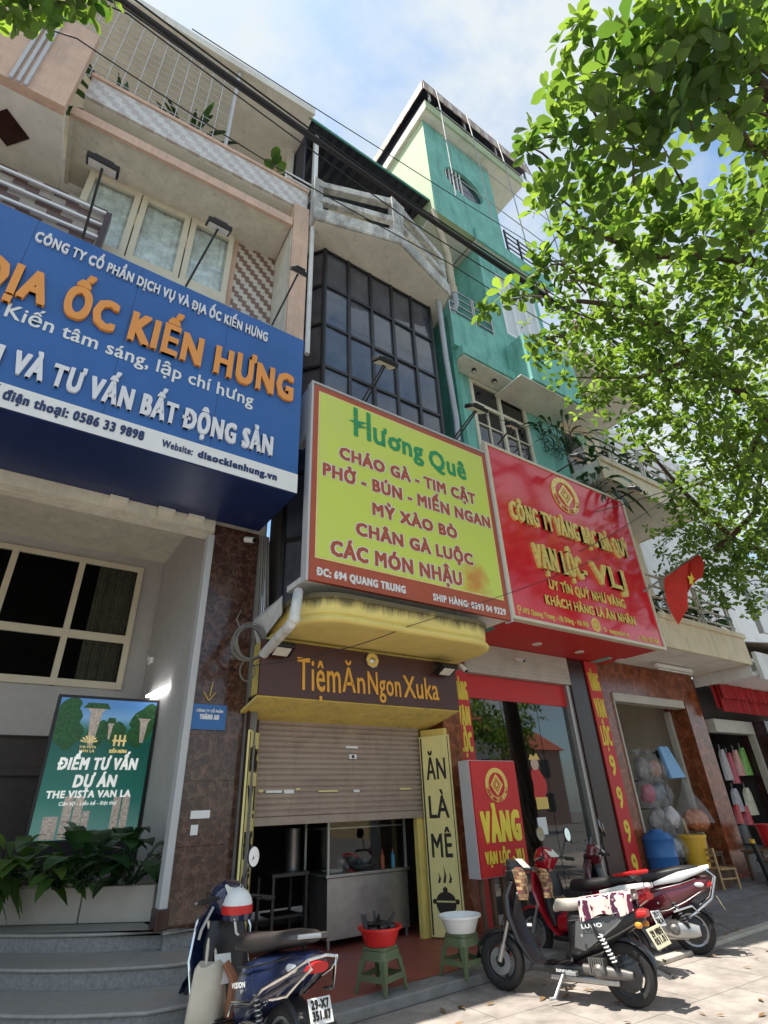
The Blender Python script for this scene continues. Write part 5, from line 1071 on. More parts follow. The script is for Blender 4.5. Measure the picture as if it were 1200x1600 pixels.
# ================================================================== SHOP GOODS ON THE RIGHT
t = thing('goods_rack', 'tall black metal rack hung with bagged goods in the shop opening', 'rack', (11.7, 7.25, .1))
RX0, RX1, RYY = 11.05, 12.25, 7.22
b = MB(m_black)
for x in (RX0, RX1): b.bar((x, RYY, .25), (x, RYY, 2.55), .05)
for z in (2.5, 1.95, 1.45, .95): b.bar((RX0, RYY, z), (RX1, RYY, z), .03)
for k in range(9): b.bar((RX1-.35+.05*k, RYY-.03, .3), (RX1-.35+.05*k, RYY-.03, .95), .012)
b.build('frame', t, False)
m_bag = M('clear_plastic_bag', (.6, .6, .6), .12, var=.35, scale=18, spec=.9, alpha=.16, bump=.9, bscale=14)
hb = [(11.3, 2.2, (.35, .33, .32), 'clear bag of pale goods on the rack above the pink ball'), (11.72, 2.2, (.5, .33, .24), 'clear bag with a tan ball at the top of the rack'), (11.28, 1.72, (.55, .18, .27), 'pink ball in a bag on the rack'), (11.75, 1.75, (.3, .33, .38), 'grey ball in a bag on the rack'), (11.4, 1.3, (.4, .36, .35), 'clear bag of mixed goods mid rack'), (11.9, 1.25, (.66, .62, .62), 'white ball in a bag mid rack'), (11.35, .8, (.5, .48, .48), 'crumpled clear bag low on the rack, above the blue barrel'), (11.85, .8, (.55, .55, .56), 'crumpled clear bag low on the rack, beside the yellow bucket')]
for i, (x, z, c, lab) in enumerate(hb):
    t = thing('goods_bag', lab, 'bag', (x, RYY-.1, z), 'bagged goods on the rack'); mm = M('bagged_goods', tuple(q*q*1.5+.02 for q in c), .35, var=.5, scale=11)
    b = MB(mm)
    for k in range(3): b.ball((x+random.uniform(-.07, .07), RYY-.12+random.uniform(-.03, .03), z+random.uniform(-.08, .06)), (random.uniform(.1, .2), .12, random.uniform(.09, .2)), 12, jit=.14)
    b.build('goods', t)
    b = MB(m_bag); b.lathe([(.0, -.3), (.16, -.27), (.26, -.12), (.25, .05), (.16, .16), (.04, .24), (.09, .34)], (x, RYY-.12, z), 14); b.v = [v+Vector((random.gauss(0, .012), random.gauss(0, .012), random.gauss(0, .012))) for v in b.v]; b.build('bag_film', t)
b = MB(M('light_blue_sack', (.2, .4, .65), .4)); b.layers([[(12.2, 7.1, 2.62), (12.45, 7.05, 2.62), (12.45, 7.15, 2.62), (12.2, 7.18, 2.62)], [(12.28, 7.05, 1.98), (12.78, 7.0, 2.0), (12.78, 7.12, 2.0), (12.28, 7.15, 1.98)]]); simple(b, 'plastic_sack', 'light blue plastic sheet bag hanging at the rack top', 'bag', smooth=False, bevel=.02)
b = MB(M('net_bag', (.55, .45, .38), .4, var=.5, scale=20), M('snack_packs', (.6, .2, .08), .5, var=.8, scale=16)); b.ball((12.66, 7.0, 1.2), (.36, .2, .22), 16, 1, jit=.1); b.m = 0; b.mats[0] = m_bag; b.lathe([(.39, -.1), (.3, .15), (.1, .5), (.03, .72)], (12.6, 7.0, 1.25), 16, 0); simple(b, 'net_bag', 'big clear bag of orange snack packs hanging beside the rack', 'bag')
b = MB(m_pale, m_alu); b.box(13.2, 13.7, 10.56, 10.59, 2.0, 2.75, 1); b.box(13.26, 13.64, 10.55, 10.558, 2.06, 2.69, 0); simple(b, 'picture', 'framed grey notice on the beige back wall of the shop', 'picture', smooth=False)
t = thing('water_barrel', 'blue plastic water barrel at the foot of the rack', 'barrel', (10.8, 6.8, .45)); b = MB(m_bluepl); b.lathe([(.0, 0), (.24, 0), (.27, .05), (.27, .22), (.285, .24), (.27, .26), (.27, .5), (.285, .52), (.26, .55), (.2, .62), (.0, .62)], (10.8, 6.8, .45), 26); b.build('body', t); b = MB(m_bluepl); b.cyl((10.8, 6.8, 1.07), (10.8, 6.8, 1.12), .12, None, 18); b.build('lid', t)
t = thing('bucket', 'yellow plastic bucket with a wooden handle standing in it', 'bucket', (12.05, 6.85, .42))
b = MB(m_yelpl); b.lathe([(.0, 0), (.2, 0), (.25, .5), (.27, .5), (.27, .55), (.245, .55), (.19, .03), (0, .03)], (12.05, 6.85, .42), 24); b.build('body', t)
b = MB(m_wood); b.tube([(12.1, 6.9, .5), (12.0, 6.9, 1.25)], .03, 8); simple(b, 'stick', 'wooden stick standing in the yellow bucket', 'stick')
b = MB(m_dwood); b.box(10.5, 12.5, 6.5, 7.1, .03, .41); simple(b, 'low_bench', 'low dark platform carrying the blue barrel and yellow bucket', 'bench', smooth=False, bevel=.01)
def chair(name, label, loc, rz, m, s=1):
    t = thing(name, label, 'chair', loc, rot=(0, 0, rz))
    b = MB(m)
    for k in range(4): b.box(-.17*s, .17*s, (-.17+.088*k)*s, (-.17+.088*k+.078)*s, .3*s, .325*s)
    b.build('seat', t, False, bevel=.004)
    for x in (-.16, .135):
        b = MB(m); b.hexa([(x*s, -.17*s, 0), ((x+.03)*s, -.17*s, 0), ((x+.03)*s, -.135*s, 0), (x*s, -.135*s, 0), (x*s, -.17*s, .3*s), ((x+.03)*s, -.17*s, .3*s), ((x+.03)*s, -.135*s, .3*s), (x*s, -.135*s, .3*s)]); b.build('leg', t, False)
        b = MB(m); b.hexa([(x*s, .19*s, 0), ((x+.03)*s, .19*s, 0), ((x+.03)*s, .225*s, 0), (x*s, .225*s, 0), (x*s, .2*s, .66*s), ((x+.03)*s, .2*s, .66*s), ((x+.03)*s, .235*s, .66*s), (x*s, .235*s, .66*s)]); b.build('leg', t, False)
    b = MB(m)
    for z in (.42, .52, .6): b.box(-.13*s, .135*s, .205*s, .222*s, z*s, (z+.045)*s)
    b.build('backrest', t, False)
    b = MB(m); b.box(-.13*s, .135*s, -.16*s, -.145*s, .12*s, .145*s); b.box(-.15*s, -.13*s, -.13*s, .19*s, .15*s, .175*s); b.box(.14*s, .155*s, -.13*s, .19*s, .15*s, .175*s); b.build('stretcher', t, False)
    return t
chair('wooden_chair', 'low light wood chair on the grey pavement beside the parked maroon scooter', (12.2, 6.5, .1), 1.2, m_wood, 1.0)
chair('wooden_chair', 'darker low wooden chair behind the light wood chair', (12.75, 6.75, .1), .6, m_dwood, .95)
def low_table(label, x0, x1, y0, y1, z, m):
    t = thing('low_table', label, 'table', ((x0+x1)/2, (y0+y1)/2, .1), 'low wooden tables on the pavement'); b = MB(m); n = max(2, int((x1-x0)/.16))
    for k in range(n): b.box(x0+(x1-x0)*k/n, x0+(x1-x0)*(k+.86)/n, y0, y1, z-.03, z)
    b.box(x0, x1, y0+.04, y0+.08, z-.08, z-.031); b.box(x0, x1, y1-.08, y1-.04, z-.08, z-.031); b.build('tabletop', t, False)
    for x in (x0+.02, x1-.08):
        for y in (y0+.03, y1-.09): b = MB(m); b.box(x, x+.06, y, y+.06, .1, z-.081); b.build('leg', t, False)
low_table('long slatted wooden table under the hanging bagged clothes', 13.5, 16.2, 6.25, 6.7, .62, m_dwood)
low_table('small square dark table behind the light wood chair', 12.7, 13.3, 6.95, 7.5, .62, m_dwood)
low_table('small light wood bench at the end of the long slatted table', 14.6, 15.5, 5.7, 6.0, .4, m_wood)
b = MB(m_conc, m_dwood); b.lathe([(.27, 0), (.24, .05), (.22, .3), (.25, .36), (0, .36)], (13.35, 6.05, .1), 20, 0); b.lathe([(.3, .365), (.3, .4), (0, .4)], (13.35, 6.05, .1), 24, 1); simple(b, 'clay_stove', 'grey drum with a round wooden top beside the low chairs', 'drum')
b = MB(m_black, m_yelpl); b.cyl((12.9, 6.02, .06), (12.75, 6.05, .8), .045, None, 10, 0); b.cyl((12.75, 6.05, .802), (12.74, 6.05, .86), .047, None, 10, 1); simple(b, 'bollard', 'black post with a yellow tip leaning beside the drum', 'post')
t = thing('bucket', 'red plastic bucket under the hanging clothes', 'bucket', (14.6, 6.9, .63)); b = MB(m_redpl); b.lathe([(0, 0), (.2, 0), (.25, .38), (.27, .38), (.27, .42), (.24, .42), (.19, .03), (0, .03)], (14.6, 6.5, .63), 22); b.build('body', t); b = MB(m_steel); b.tube([(14.6+.26*math.cos(R(a)), 6.4+.1*math.sin(R(a)), 1.04-.12*math.sin(R(a))) for a in range(0, 181, 20)], .008, 6); b.build('handle', t)
def hanging(label, x, z, c, w, h):
    t = thing('bagged_clothes', label, 'clothes', (x, 7.4, z), 'bagged clothes hanging in the right shop'); mm = M('bagged_cloth', c, .35, var=.35, scale=12, spec=.7); b = MB(mm)
    b.layers([[(x+w*a*s, 7.42-dd*.06, zz) for a, dd in ((-.5, 0), (-.4, 1), (.0, 1.6), (.4, 1), (.5, 0), (0, -.5))] for zz, s in ((z+h, .3), (z+h*.8, .8), (z+h*.3, 1), (z, 1.1))]); b.build('cloth', t)
    b = MB(m_silver); b.tube([(x, 7.42, z+h), (x, 7.42, z+h+.12)], .008, 5); b.build('hook', t)
for lab, px, py, c, w, h in (('clear bagged grey clothes before the shop window', 1132, 1195, (.4, .36, .36), .35, .7), ('dark red bagged clothes before the shop window', 1143, 1200, (.45, .05, .08), .3, .7), ('pale pink bagged clothes before the shop window', 1152, 1192, (.65, .33, .28), .3, .6), ('bright green bagged clothes before the shop window', 1163, 1190, (.25, .5, .12), .35, .65), ('yellow green bagged clothes next to the bright green ones', 1171, 1185, (.5, .55, .15), .28, .5), ('clear bagged grey goods hanging under the grey clothes', 1150, 1250, (.36, .34, .37), .4, .5), ('yellowish bagged goods hanging over the red bundles', 1170, 1252, (.58, .55, .4), .45, .6), ('first red cloth bundle above the red bucket', 1152, 1272, (.5, .04, .04), .3, .4), ('second red cloth bundle under the yellowish goods', 1166, 1274, (.5, .03, .06), .3, .4), ('black bag hanging over the red bucket', 1162, 1300, (.02, .02, .02), .5, .45)):
    q = at(px, py, Y=7.42); hanging(lab, q.x, q.z-h/2, c, w, h)
# flag
m_flag = M('red_flag_cloth', (.62, .03, .015), .7, var=.15)
t = thing('flag', 'red flag with a yellow star drooping from a pole on the cream balcony', 'flag', (11, 5.6, 5))
b = MB(m_steel); P0, P1 = at(1005, 925, Y=5.6), at(1095, 862, Y=4.9); b.tube([P0, P1], .018, 8); b.build('pole', t)
b = MB(m_flag); nu, nv = 14, 10
def fp(u, v):
    top = P0+(P1-P0)*(.36+.63*u); drop = v*(1.05-.5*u); return top+Vector((-.35*v*(u)-.0*v, .1*math.sin(u*9+v*3)+.02, -drop+.06*math.sin(u*11)*v))
for i in range(nu):
    for j in range(nv): b.quad(fp(i/nu, j/nv), fp((i+1)/nu, j/nv), fp((i+1)/nu, (j+1)/nv), fp(i/nu, (j+1)/nv))
b.build('cloth', t)
b = MB(m_yel); cc = fp(.5, .5)+Vector((-.02, -.1, 0)); P = []
for k in range(10): a = R(90+36*k); r = .16 if k % 2 == 0 else .065; P.append(cc+Vector((r*math.cos(a), -.04*math.sin(a), r*math.sin(a))))
b.prism(P, (0, -.006, 0)); b.build('star', t, False)

# things behind the gold shop's glass
b = MB(m_redflat, m_goldp, M('sticker_skin', (.6, .4, .3), .6)); y = 7.105; cx, cz = 8.12, 1.9
b.layers([[(cx+math.cos(R(a))*.17*(1+.25*math.cos(R(3*a))), y-d, cz+math.sin(R(a))*.3) for a in range(0, 360, 15)] for d in (0, .004)], 0)
b.disc((cx-.02, y-.005, cz+.34), (0, -1, 0), .1, None, 16, .003, 2); b.layers([[(cx+dx, y-.006-d, cz+dz) for dx, dz in ((-.16, .4), (-.1, .5), (-.02, .46), (.06, .52), (.13, .4), (0, .42))] for d in (0, .003)], 1); b.box(cx-.13, cx+.17, y-.009, y-.006, cz-.36, cz-.18, 1); simple(b, 'door_sticker', 'red and gold festive sticker on the glass door', 'sticker', smooth=False)
b = MB(m_pwhite); b.box(7.95, 8.17, 7.1, 7.106, 1.17, 1.42); simple(b, 'paper_notice', 'white sheet of paper taped to the glass door', 'notice', smooth=False)
b = MB(M('red_ornament', (.4, .05, .02), .5, var=.3)); b.ball((8.9, 8.4, 2.35), (.22, .12, .3), 14, jit=.1); b.ball((8.9, 8.4, 2.75), (.16, .1, .16), 12); simple(b, 'hanging_ornament', 'red gourd ornament hanging behind the glass', 'ornament')
b = MB(m_inner); b.box(7.6, 8.5, 8.6, 9.2, .1, 1.1); simple(b, 'shop_desk', 'pale reception desk behind the glass doors', 'desk', smooth=False, bevel=.02)

# ================================================================== PLANTS
def blade(mb, base, d, L_, wd, droop, m=0, fold=.2, tone=None):
    d = Vector(d).normalized(); s = d.cross(UZ); s = s.normalized() if s.length > .01 else Vector((1, 0, 0)); up = s.cross(d); n = 5; Lf, C, Rt = [], [], []
    for i in range(n+1):
        t = i/n; c = Vector(base)+d*L_*t-UZ*droop*L_*t*t; w_ = wd*math.sin(math.pi*min(1, .06+t*.94))**.8
        C.append(c); Lf.append(c+s*w_+up*w_*fold); Rt.append(c-s*w_+up*w_*fold)
    b0 = len(mb.f)
    for i in range(n): mb.quad(Lf[i], C[i], C[i+1], Lf[i+1], m); mb.quad(C[i], Rt[i], Rt[i+1], C[i+1], m)
    mb.tone = getattr(mb, 'tone', []); mb.tone += [(b0, len(mb.f), random.random() if tone is None else tone)]
def tones(o, mb):
    a = o.data.attributes.new('tone', 'FLOAT', 'FACE'); v = [.5]*len(mb.f)
    for i, j, t_ in getattr(mb, 'tone', []): v[i:j] = [t_]*(j-i)
    a.data.foreach_set('value', v)
def plant(label, c, n, L_, wd, elev, droop, mat, name='potted_plant', stem=True, cat='plant', group=None, spread=.1):
    c = Vector(c); t = thing(name, label, cat, c, group); b = MB(mat); s = MB(m_leafd)
    for k in range(n):
        a = random.uniform(0, 6.283); e = R(random.uniform(*elev)); d = Vector((math.cos(a)*math.cos(e), math.sin(a)*math.cos(e), math.sin(e))); l = L_*random.uniform(.6, 1.1)
        p0 = c+Vector((random.uniform(-spread, spread), random.uniform(-spread, spread)*.6, 0)); p1 = p0+d*l*.5+UZ*l*.15; s.tube([p0, (p0+p1)/2+UZ*.03, p1], .007, 4); blade(b, p1, d-UZ*.15, l*.75, wd*random.uniform(.7, 1.1), droop)
    o = b.build('foliage', t); tones(o, b)
    if stem: s.build('stems', t)
for lab, x, y, n, L_, wd, el, dr, mt in (('broad dark leaved plant right in front of the poster lightbox', 1.3, 7.95, 22, .7, .17, (25, 80), .5, m_leafd), ('dark glossy plant hanging over the stone planter near the marble pillar', 1.72, 7.72, 24, .62, .16, (-5, 75), .8, m_leafd), ('bright green low plant in the middle of the planter', 1.02, 8.05, 26, .45, .085, (5, 60), .6, m_leafg), ('bushy green plant in the planter beside the trailing plant', .62, 8.45, 34, .6, .12, (5, 80), .6, m_leafg), ('trailing plant spilling over the stone planter edge', .3, 8.5, 26, .45, .09, (-20, 40), 1.0, m_leafg), ('smallest yellowish plant low in the stone planter', 1.3, 7.72, 14, .3, .04, (0, 60), .5, m_leafg), ('tallest dark leafy plant of the stone planter', -.1, 9.2, 30, .8, .16, (10, 75), .5, m_leafd)):
    plant(lab, (x, y, 1.0), n, L_, wd, el, dr, mt, group=None)
b = MB(M('cream_planter_stone', (.48, .43, .37), .6, var=.08, streak=.15, sc2=(.3, .27, .22), sscale=(3, 3, 3))); pl_o = [(-1.2, 10.4), (-.2, 9.5), (.7, 8.75), (1.345, 8.17)]; pl_p = [(1.36, 8.16), (1.72, 7.83), (2.0, 7.58)]
for P in (pl_o, pl_p):
    q = P+[(x+.28, y+.3) for x, y in P[::-1]]
    b.prism([(x, y, .645) for x, y in q], (0, 0, .34))
simple(b, 'planter', 'long cream stone planter on top of the granite steps', 'planter', smooth=False, bevel=.008)
plant('dark agave like plant behind the balcony grille', skew((-.9, 7.2, 13.6)), 26, 1.1, .06, (0, 80), .3, m_leafd, 'balcony_plant'); plant('spiky dark plant behind the balcony grille, larger than the agave', skew((.35, 6.9, 13.4)), 34, 1.2, .05, (-10, 80), .4, m_leafd, 'balcony_plant')
plant('small papaya seedling on the peach parapet', skew((2.05, 6.4, 13.4)), 14, .5, .12, (0, 60), .5, m_leafg, 'papaya_plant')
plant('big drooping dark plant on the ledge beside the white framed green house window', (9.75, 6.15, 9.0), 60, 1.15, .045, (-10, 85), 1.0, m_leafd, 'ledge_plant', spread=.35); plant('broad drooping plant on top of the red board', (10.45, 6.0, 7.9), 40, .8, .09, (-20, 60), 1.0, m_leafd, 'ledge_plant', spread=.3)
for i, x in enumerate((12.0, 13.4)): plant(('bushy dark plant behind the upper cream balcony railing', 'dark shrub at the far end of the upper cream balcony')[i], (x, 6.4, 9.2), 46, .9, .09, (0, 80), .6, m_leafd, 'balcony_plant', spread=.4)
for i, x in enumerate((11.4, 12.8, 13.9)): plant(('creeper behind the lower balcony railing next to the flag', 'low dark plant in the middle of the lower cream balcony', 'reddish leaved plant at the end of the lower cream balcony')[i], (x, 6.1, 5.2), 34, .6, .08, (0, 80), .7, m_leafd, 'balcony_plant', spread=.35)
plant('dark houseplant inside the gold shop behind the glass', (8.95, 7.9, .5), 60, .9, .05, (10, 85), .5, m_leafd, 'indoor_plant', spread=.15)

# ================================================================== SCOOTERS
m_dusty = M('dusty_grey_metal', (.16, .15, .14), .5, .4, var=.3, scale=12)
def wheel(t, x, R_, w_, rimm, spokes=5, drum=False, name='front_wheel'):
    b = MB(m_rubber); pr = [(R_-.075, -w_*.42), (R_-.045, -w_*.5), (R_-.015, -w_*.38), (R_, -w_*.12), (R_, w_*.12), (R_-.015, w_*.38), (R_-.045, w_*.5), (R_-.075, w_*.42)]
    b.lathe(pr+[pr[0]], (x, 0, R_), 36, axis='y', caps=False); wh = b.build(name, t)
    b = MB(rimm); q = [(R_-.073, -w_*.36), (R_-.073, w_*.36), (R_-.095, w_*.3), (R_-.095, -w_*.3), (R_-.073, -w_*.36)]; b.lathe(q, (x, 0, R_), 32, axis='y', caps=False); b.lathe([(.05, -w_*.45), (.055, 0), (.05, w_*.45)], (x, 0, R_), 16, axis='y')
    for k in range(spokes):
        a = R(360*k/spokes+15); c = Vector((x, 0, R_)); d = Vector((math.cos(a), 0, math.sin(a))); n = Vector((-d.z, 0, d.x)); b.obox(c+d*(R_-.05)/2, d*((R_-.09)/2-.0), n*.014, Vector((0, 1, 0))*w_*.18)
    b.build('rim', wh)
    b = MB(m_blackpl if drum else m_steel)
    if drum: b.lathe([(0, w_*.2), (.12, w_*.25), (.13, w_*.5), (.05, w_*.62), (0, w_*.62)], (x, 0, R_), 24, axis='y')
    else: b.lathe([(.11, w_*.62), (.11, w_*.66), (.05, w_*.66), (.05, w_*.62), (.11, w_*.62)], (x, 0, R_), 24, axis='y', caps=False)
    b.build('brake', wh); return wh
def plate(t, c, n, up, rows, m, w_=.19, h=.14):
    c, n, up = Vector(c), Vector(n).normalized(), Vector(up).normalized(); U = up.cross(n).normalized()
    b = MB(m); b.obox(c, U*w_/2, up*h/2, n*.003); p = b.build('license_plate', t, False, bevel=.004); l = MB(m_pblack)
    for i, s in enumerate(rows): txt(l, s, c+n*.004+up*(.012-.058*i), w_*.8, .044, .003, .0006, U=U, V=up, align='c')
    l.build('plate_lettering', p, False)
def mirror(t, base, tip, r, ry, n, glass=m_chrome):
    b = MB(m_blackpl); base, tip = Vector(base), Vector(tip); b.tube([base, (base+tip)/2+UZ*.03, tip], .008, 6); n = Vector(n).normalized(); b.disc(tip-n*.018, n, r*1.08, None, 20, .016, ry=ry*1.08); m_ = b.build('mirror', t)
    b = MB(glass); b.disc(tip, n, r, None, 20, .003, ry=ry); b.build('mirror_glass', m_)
def bodyloft(t, name, m, S, n=18, p=2.8):   # S: rows of (x, z centre, half width, half height[, y])
    b = MB(m); b.loft([((s[0], s[4] if len(s) > 4 else 0, s[1]), (0, s[2], 0), (0, 0, s[3])) for s in S], n=n, p=p); return b.build(name, t)
def scooter(label, rear, front, body, seatm, style, lean=.07, group='parked scooters and motorbikes'):
    rear, front = Vector((*rear, 0)), Vector((*front, 0)); c = (rear+front)/2; d = front-rear
    t = thing('motor_scooter', label, 'scooter', c, group, rot=(lean, 0, math.atan2(d.y, d.x))); H = .62; rw = .235
    e = style == 'electric'
    wheel(t, H, rw, .09, m_black if e else m_silver, 3 if e else 5); wheel(t, -H, rw, .11, m_black if e else m_silver, 5, True, 'rear_wheel')
    hx = H-.27
    for s in (-1, 1):
        b = MB(m_silver); b.tube([(H, s*.075, rw), (H-.13, s*.07, .56)], .018, 8); b.tube([(H, s*.075, rw), (H-.06, s*.073, .38)], .025, 8); b.build('fork', t)
    b = MB(m_blackpl); b.tube([(H-.13, 0, .5), (hx-.02, 0, 1.0)], .03, 8); b.build('steering_stem', t)
    b = MB(m_blackpl if e else body)
    arc_ = [(H+(rw+.03)*math.cos(R(a)), rw+(rw+.03)*math.sin(R(a))) for a in range(-8 if e else 5, 150, 12)]
    b.layers([[(x, y, z+dz) for y, dz in ((-.06, -.02), (-.05, .0), (0, .012), (.05, .0), (.06, -.02), (.045, -.02), (0, -.002), (-.045, -.02))] for x, z in arc_]); b.build('front_fender', t)
    # leg shield and floor
    b = MB(m_blackpl if e else body, m_blackpl)
    prof = ([(hx+.1, .9, .09), (hx+.14, .78, .15), (hx+.13, .62, .17), (hx+.05, .42, .17), (hx-.06, .28, .17), (hx-.14, .22, .15)] if e else [(hx+.06, 1.0, .1), (hx+.13, .86, .2), (hx+.12, .68, .25), (hx+.04, .5, .25), (hx-.04, .34, .22), (hx-.12, .25, .18)])
    b.layers([[(x+.05-.05*(abs(v))**2*1.6, v*w_, z) for v in (-1, -.75, -.4, 0, .4, .75, 1)]+[(x-.03-.03*(abs(v))**2, v*w_*.97, z) for v in (1, .75, .4, 0, -.4, -.75, -1)] for x, z, w_ in prof], 0); b.build('leg_shield', t)
    if not e:
        b = MB(m_blackpl); b.loft([((hx-.02, 0, .86), (0, .16, 0), (.05, 0, 0)), ((hx-.05, 0, .7), (0, .2, 0), (.05, 0, 0)), ((hx-.07, 0, .5), (0, .19, 0), (.06, 0, 0)), ((hx-.1, 0, .34), (0, .15, 0), (.05, 0, 0))], n=16); b.build('glove_box', t)
    b = MB(m_blackpl); b.hexa([(-.3, -.13, .2), (hx-.08, -.16, .2), (hx-.08, .16, .2), (-.3, .13, .2), (-.3, -.14, .27), (hx-.08, -.17, .25), (hx-.08, .17, .25), (-.3, .14, .27)]); b.build('floorboard', t, False, bevel=.02)
    b = MB(m_steel); b.box(-.55, .1, -.1, .1, .14, .2); b.build('underframe', t, False, bevel=.02)
    # body and seat
    tail = -.86 if e else -.92
    if e: S = [(-.14, .47, .1, .2), (-.2, .5, .13, .2), (-.4, .53, .14, .17), (-.6, .6, .13, .12), (-.78, .66, .09, .08), (tail, .68, .05, .05)]
    else: S = [(-.1, .42, .12, .17), (-.18, .46, .16, .2), (-.4, .54, .185, .18), (-.6, .6, .18, .14), (-.78, .67, .14, .1), (tail, .71, .08, .06)]
    bodyloft(t, 'body', m_blackpl if e else body, S)
    z0 = .72 if e else .74
    st_ = [(-.02, z0-.03, .1, .03), (-.05, z0+.0, .115, .05), (-.2, z0+.005, .13, .055), (-.4, z0+.03, .14, .05), (-.6, z0+.07, .13, .045), (-.76, z0+.09, .1, .035), (-.82, z0+.09, .06, .02)]
    if not e: st_ = [(x*1.04, z+.01, w_*1.15, h_*1.2) for x, z, w_, h_ in st_]
    bodyloft(t, 'seat', seatm, st_, p=3)
    # rear fender, tail light, plate
    b = MB(m_blackpl); fa = [(-H+(rw+.035)*math.cos(R(a)), rw+(rw+.035)*math.sin(R(a))) for a in range(60, 178, 12)]+[(-H-rw-.13, rw+.02)]
    b.layers([[(x, y, z+dz) for y, dz in ((-.075, -.03), (-.06, 0), (0, .01), (.06, 0), (.075, -.03), (.06, -.02), (0, -.005), (-.06, -.02))] for x, z in fa]); b.build('rear_fender', t)
    m_tl = m_redpl; b = MB(m_tl); b.loft([((tail+.06, 0, .68), (0, .1, 0), (0, 0, .045)), ((tail-.03, 0, .69), (0, .075, 0), (0, 0, .03))], n=14); b.build('tail_light', t)
    for s in (-1, 1):
        b = MB(m_orange if e else m_pwhite); b.ball((tail+(.04 if e else .12), s*(.13 if e else .13), .6 if e else .68), (.035 if e else .06, .025, .028), 10); b.build('turn_signal', t)
    # handlebar
    hz = 1.02
    b = MB(m_blackpl); b.tube([(hx-.16, -.33, hz-.02), (hx-.09, -.2, hz), (hx-.04, 0, hz-.02), (hx-.09, .2, hz), (hx-.16, .33, hz-.02)], .014, 8)
    hb_ = b.build('handlebar', t)
    for s in (-1, 1):
        b = MB(m_rubber); b.tube([(hx-.17, s*.36, hz-.022), (hx-.125, s*.25, hz-.012)], .02, 10); b.build('grip', hb_); b = MB(m_silver); b.tube([(hx-.07, s*.19, hz), (hx-.05, s*.27, hz-.02), (hx-.1, s*.36, hz-.03)], .007, 6); b.build('brake_lever', hb_)
    cowl = m_blackpl if e else body
    if e: S = [((hx+.04, 0, hz-.1), (0, .09, 0), (.07, 0, 0)), ((hx+.03, 0, hz-.0), (0, .11, 0), (.09, 0, .02)), ((hx+.02, 0, hz+.05), (0, .1, 0), (.1, 0, .03)), ((hx+.02, 0, hz+.07), (0, .06, 0), (.06, 0, .02))]
    else: S = [((hx+.02, 0, hz-.12), (0, .1, 0), (.09, 0, 0)), ((hx, 0, hz-.02), (0, .19, 0), (.11, 0, .0)), ((hx-.02, 0, hz+.05), (0, .15, 0), (.09, 0, .04)), ((hx-.03, 0, hz+.1), (0, .07, 0), (.05, 0, .02))]
    b = MB(cowl); b.loft(S, n=18); cw = b.build('handlebar_cowl', t)
    b = MB(m_lens); b.obox((hx-.1 if not e else hx-.06, 0, hz+.045), Vector((0, .085, 0)), Vector((.045, 0, .04)), Vector((-.004, 0, .004))); b.build('instrument_dial', cw, False, bevel=.004)
    b = MB(m_glassdark); b.ball((hx+.11, 0, hz-.05), (.03, .08, .05), 12); b.build('headlight', cw)
    # suspension, engine, exhaust, stand
    q = .55 if e else 1; b = MB(m_silver); b.loft([((-.25, .1, .25), (0, .05, 0), (0, 0, .07*q)), ((-.45, .12, .24), (0, .05, 0), (0, 0, .09*q)), ((-H, .12, rw), (0, .04*q, 0), (0, 0, .07*q)), ((-H-.07, .12, rw), (0, .025, 0), (0, 0, .05*q))], n=14); b.build('engine_case', t, mats=[m_dusty if e else m_silver])
    for s in ((1, -1) if e else (1,)):
        b = MB(m_pwhite if e else m_steel, m_black); P = []
        for k in range(70): a = k*.72; P.append(Vector((-.56+.1*k/70, s*.17, .32+.2*k/70))+Vector((.024*math.cos(a), .024*math.sin(a), 0)))
        b.tube(P, .006, 5, 0); b.tube([(-.58, s*.17, .26), (-.4, s*.17, .6)], .014, 8, 1); b.build('shock_absorber', t)
    if not e:
        b = MB(m_blackpl, m_steel); b.tube([(-.3, -.16, .2), (-.5, -.18, .22), (-.8, -.19, .32), (-.88, -.19, .34)], [.03, .06, .065, .05], 12, 0); b.obox((-.68, -.255, .29), Vector((.14, 0, .05)), Vector((0, .004, 0)), Vector((-.015, 0, .045)), 1); b.build('exhaust', t)
    b = MB(m_silver); b.tube([(-.05, .12, .2), (.02, .24, .03), (.06, .27, .025)], .014, 8); b.build('kickstand', t)
    b = MB(m_silver); b.box(-.2, -.1, .14, .22, .2, .23); b.build('footpeg', t, False, bevel=.006)
    b = MB(m_cable)
    for s in (-1, 1): b.tube([(hx-.05, s*.17, hz+.01), (hx+.1, s*.16, hz+.03), (hx+.13, s*.09, .92), (hx+.1, s*.06, .78)], .005, 5); b.tube([(hx-.08, s*.2, hz-.01), (hx+.06, s*.2, hz-.03), (hx+.09, s*.1, .9)], .0045, 5)
    b.tube([(H-.1, .085, .62), (H-.04, .1, .45), (H, .09, rw+.05)], .005, 5); b.build('brake_cable', t)
    b = MB(m_blackpl)
    for s in (-1, 1):
        sw = .145 if e else .188
        b.tube([(-.16, s*sw*.86, z0-.12), (-.36, s*sw, z0-.1), (-.6, s*sw*.98, z0-.05), (-.78, s*sw*.76, z0)], .006, 5); b.tube([(-.2, s*sw*.9, .4), (-.4, s*sw*1.01, .43), (-.62, s*sw, .52), (-.8, s*sw*.74, .61)], .006, 5)
    for k in range(5): b.box(hx-.2-.075*k-.05, hx-.2-.075*k, -.12, .12, .268, .274)
    b.build('body_seam', t)
    b = MB(m_dusty)
    for k in range(7): b.box(-.46+.02*k, -.448+.02*k, .06, .2, .22, .34)
    b.lathe([(0, .0), (.05, .0), (.055, .03), (.03, .05), (0, .05)], (-.42, .2, .25), 16, axis='y'); b.build('cooling_fin', t, False)
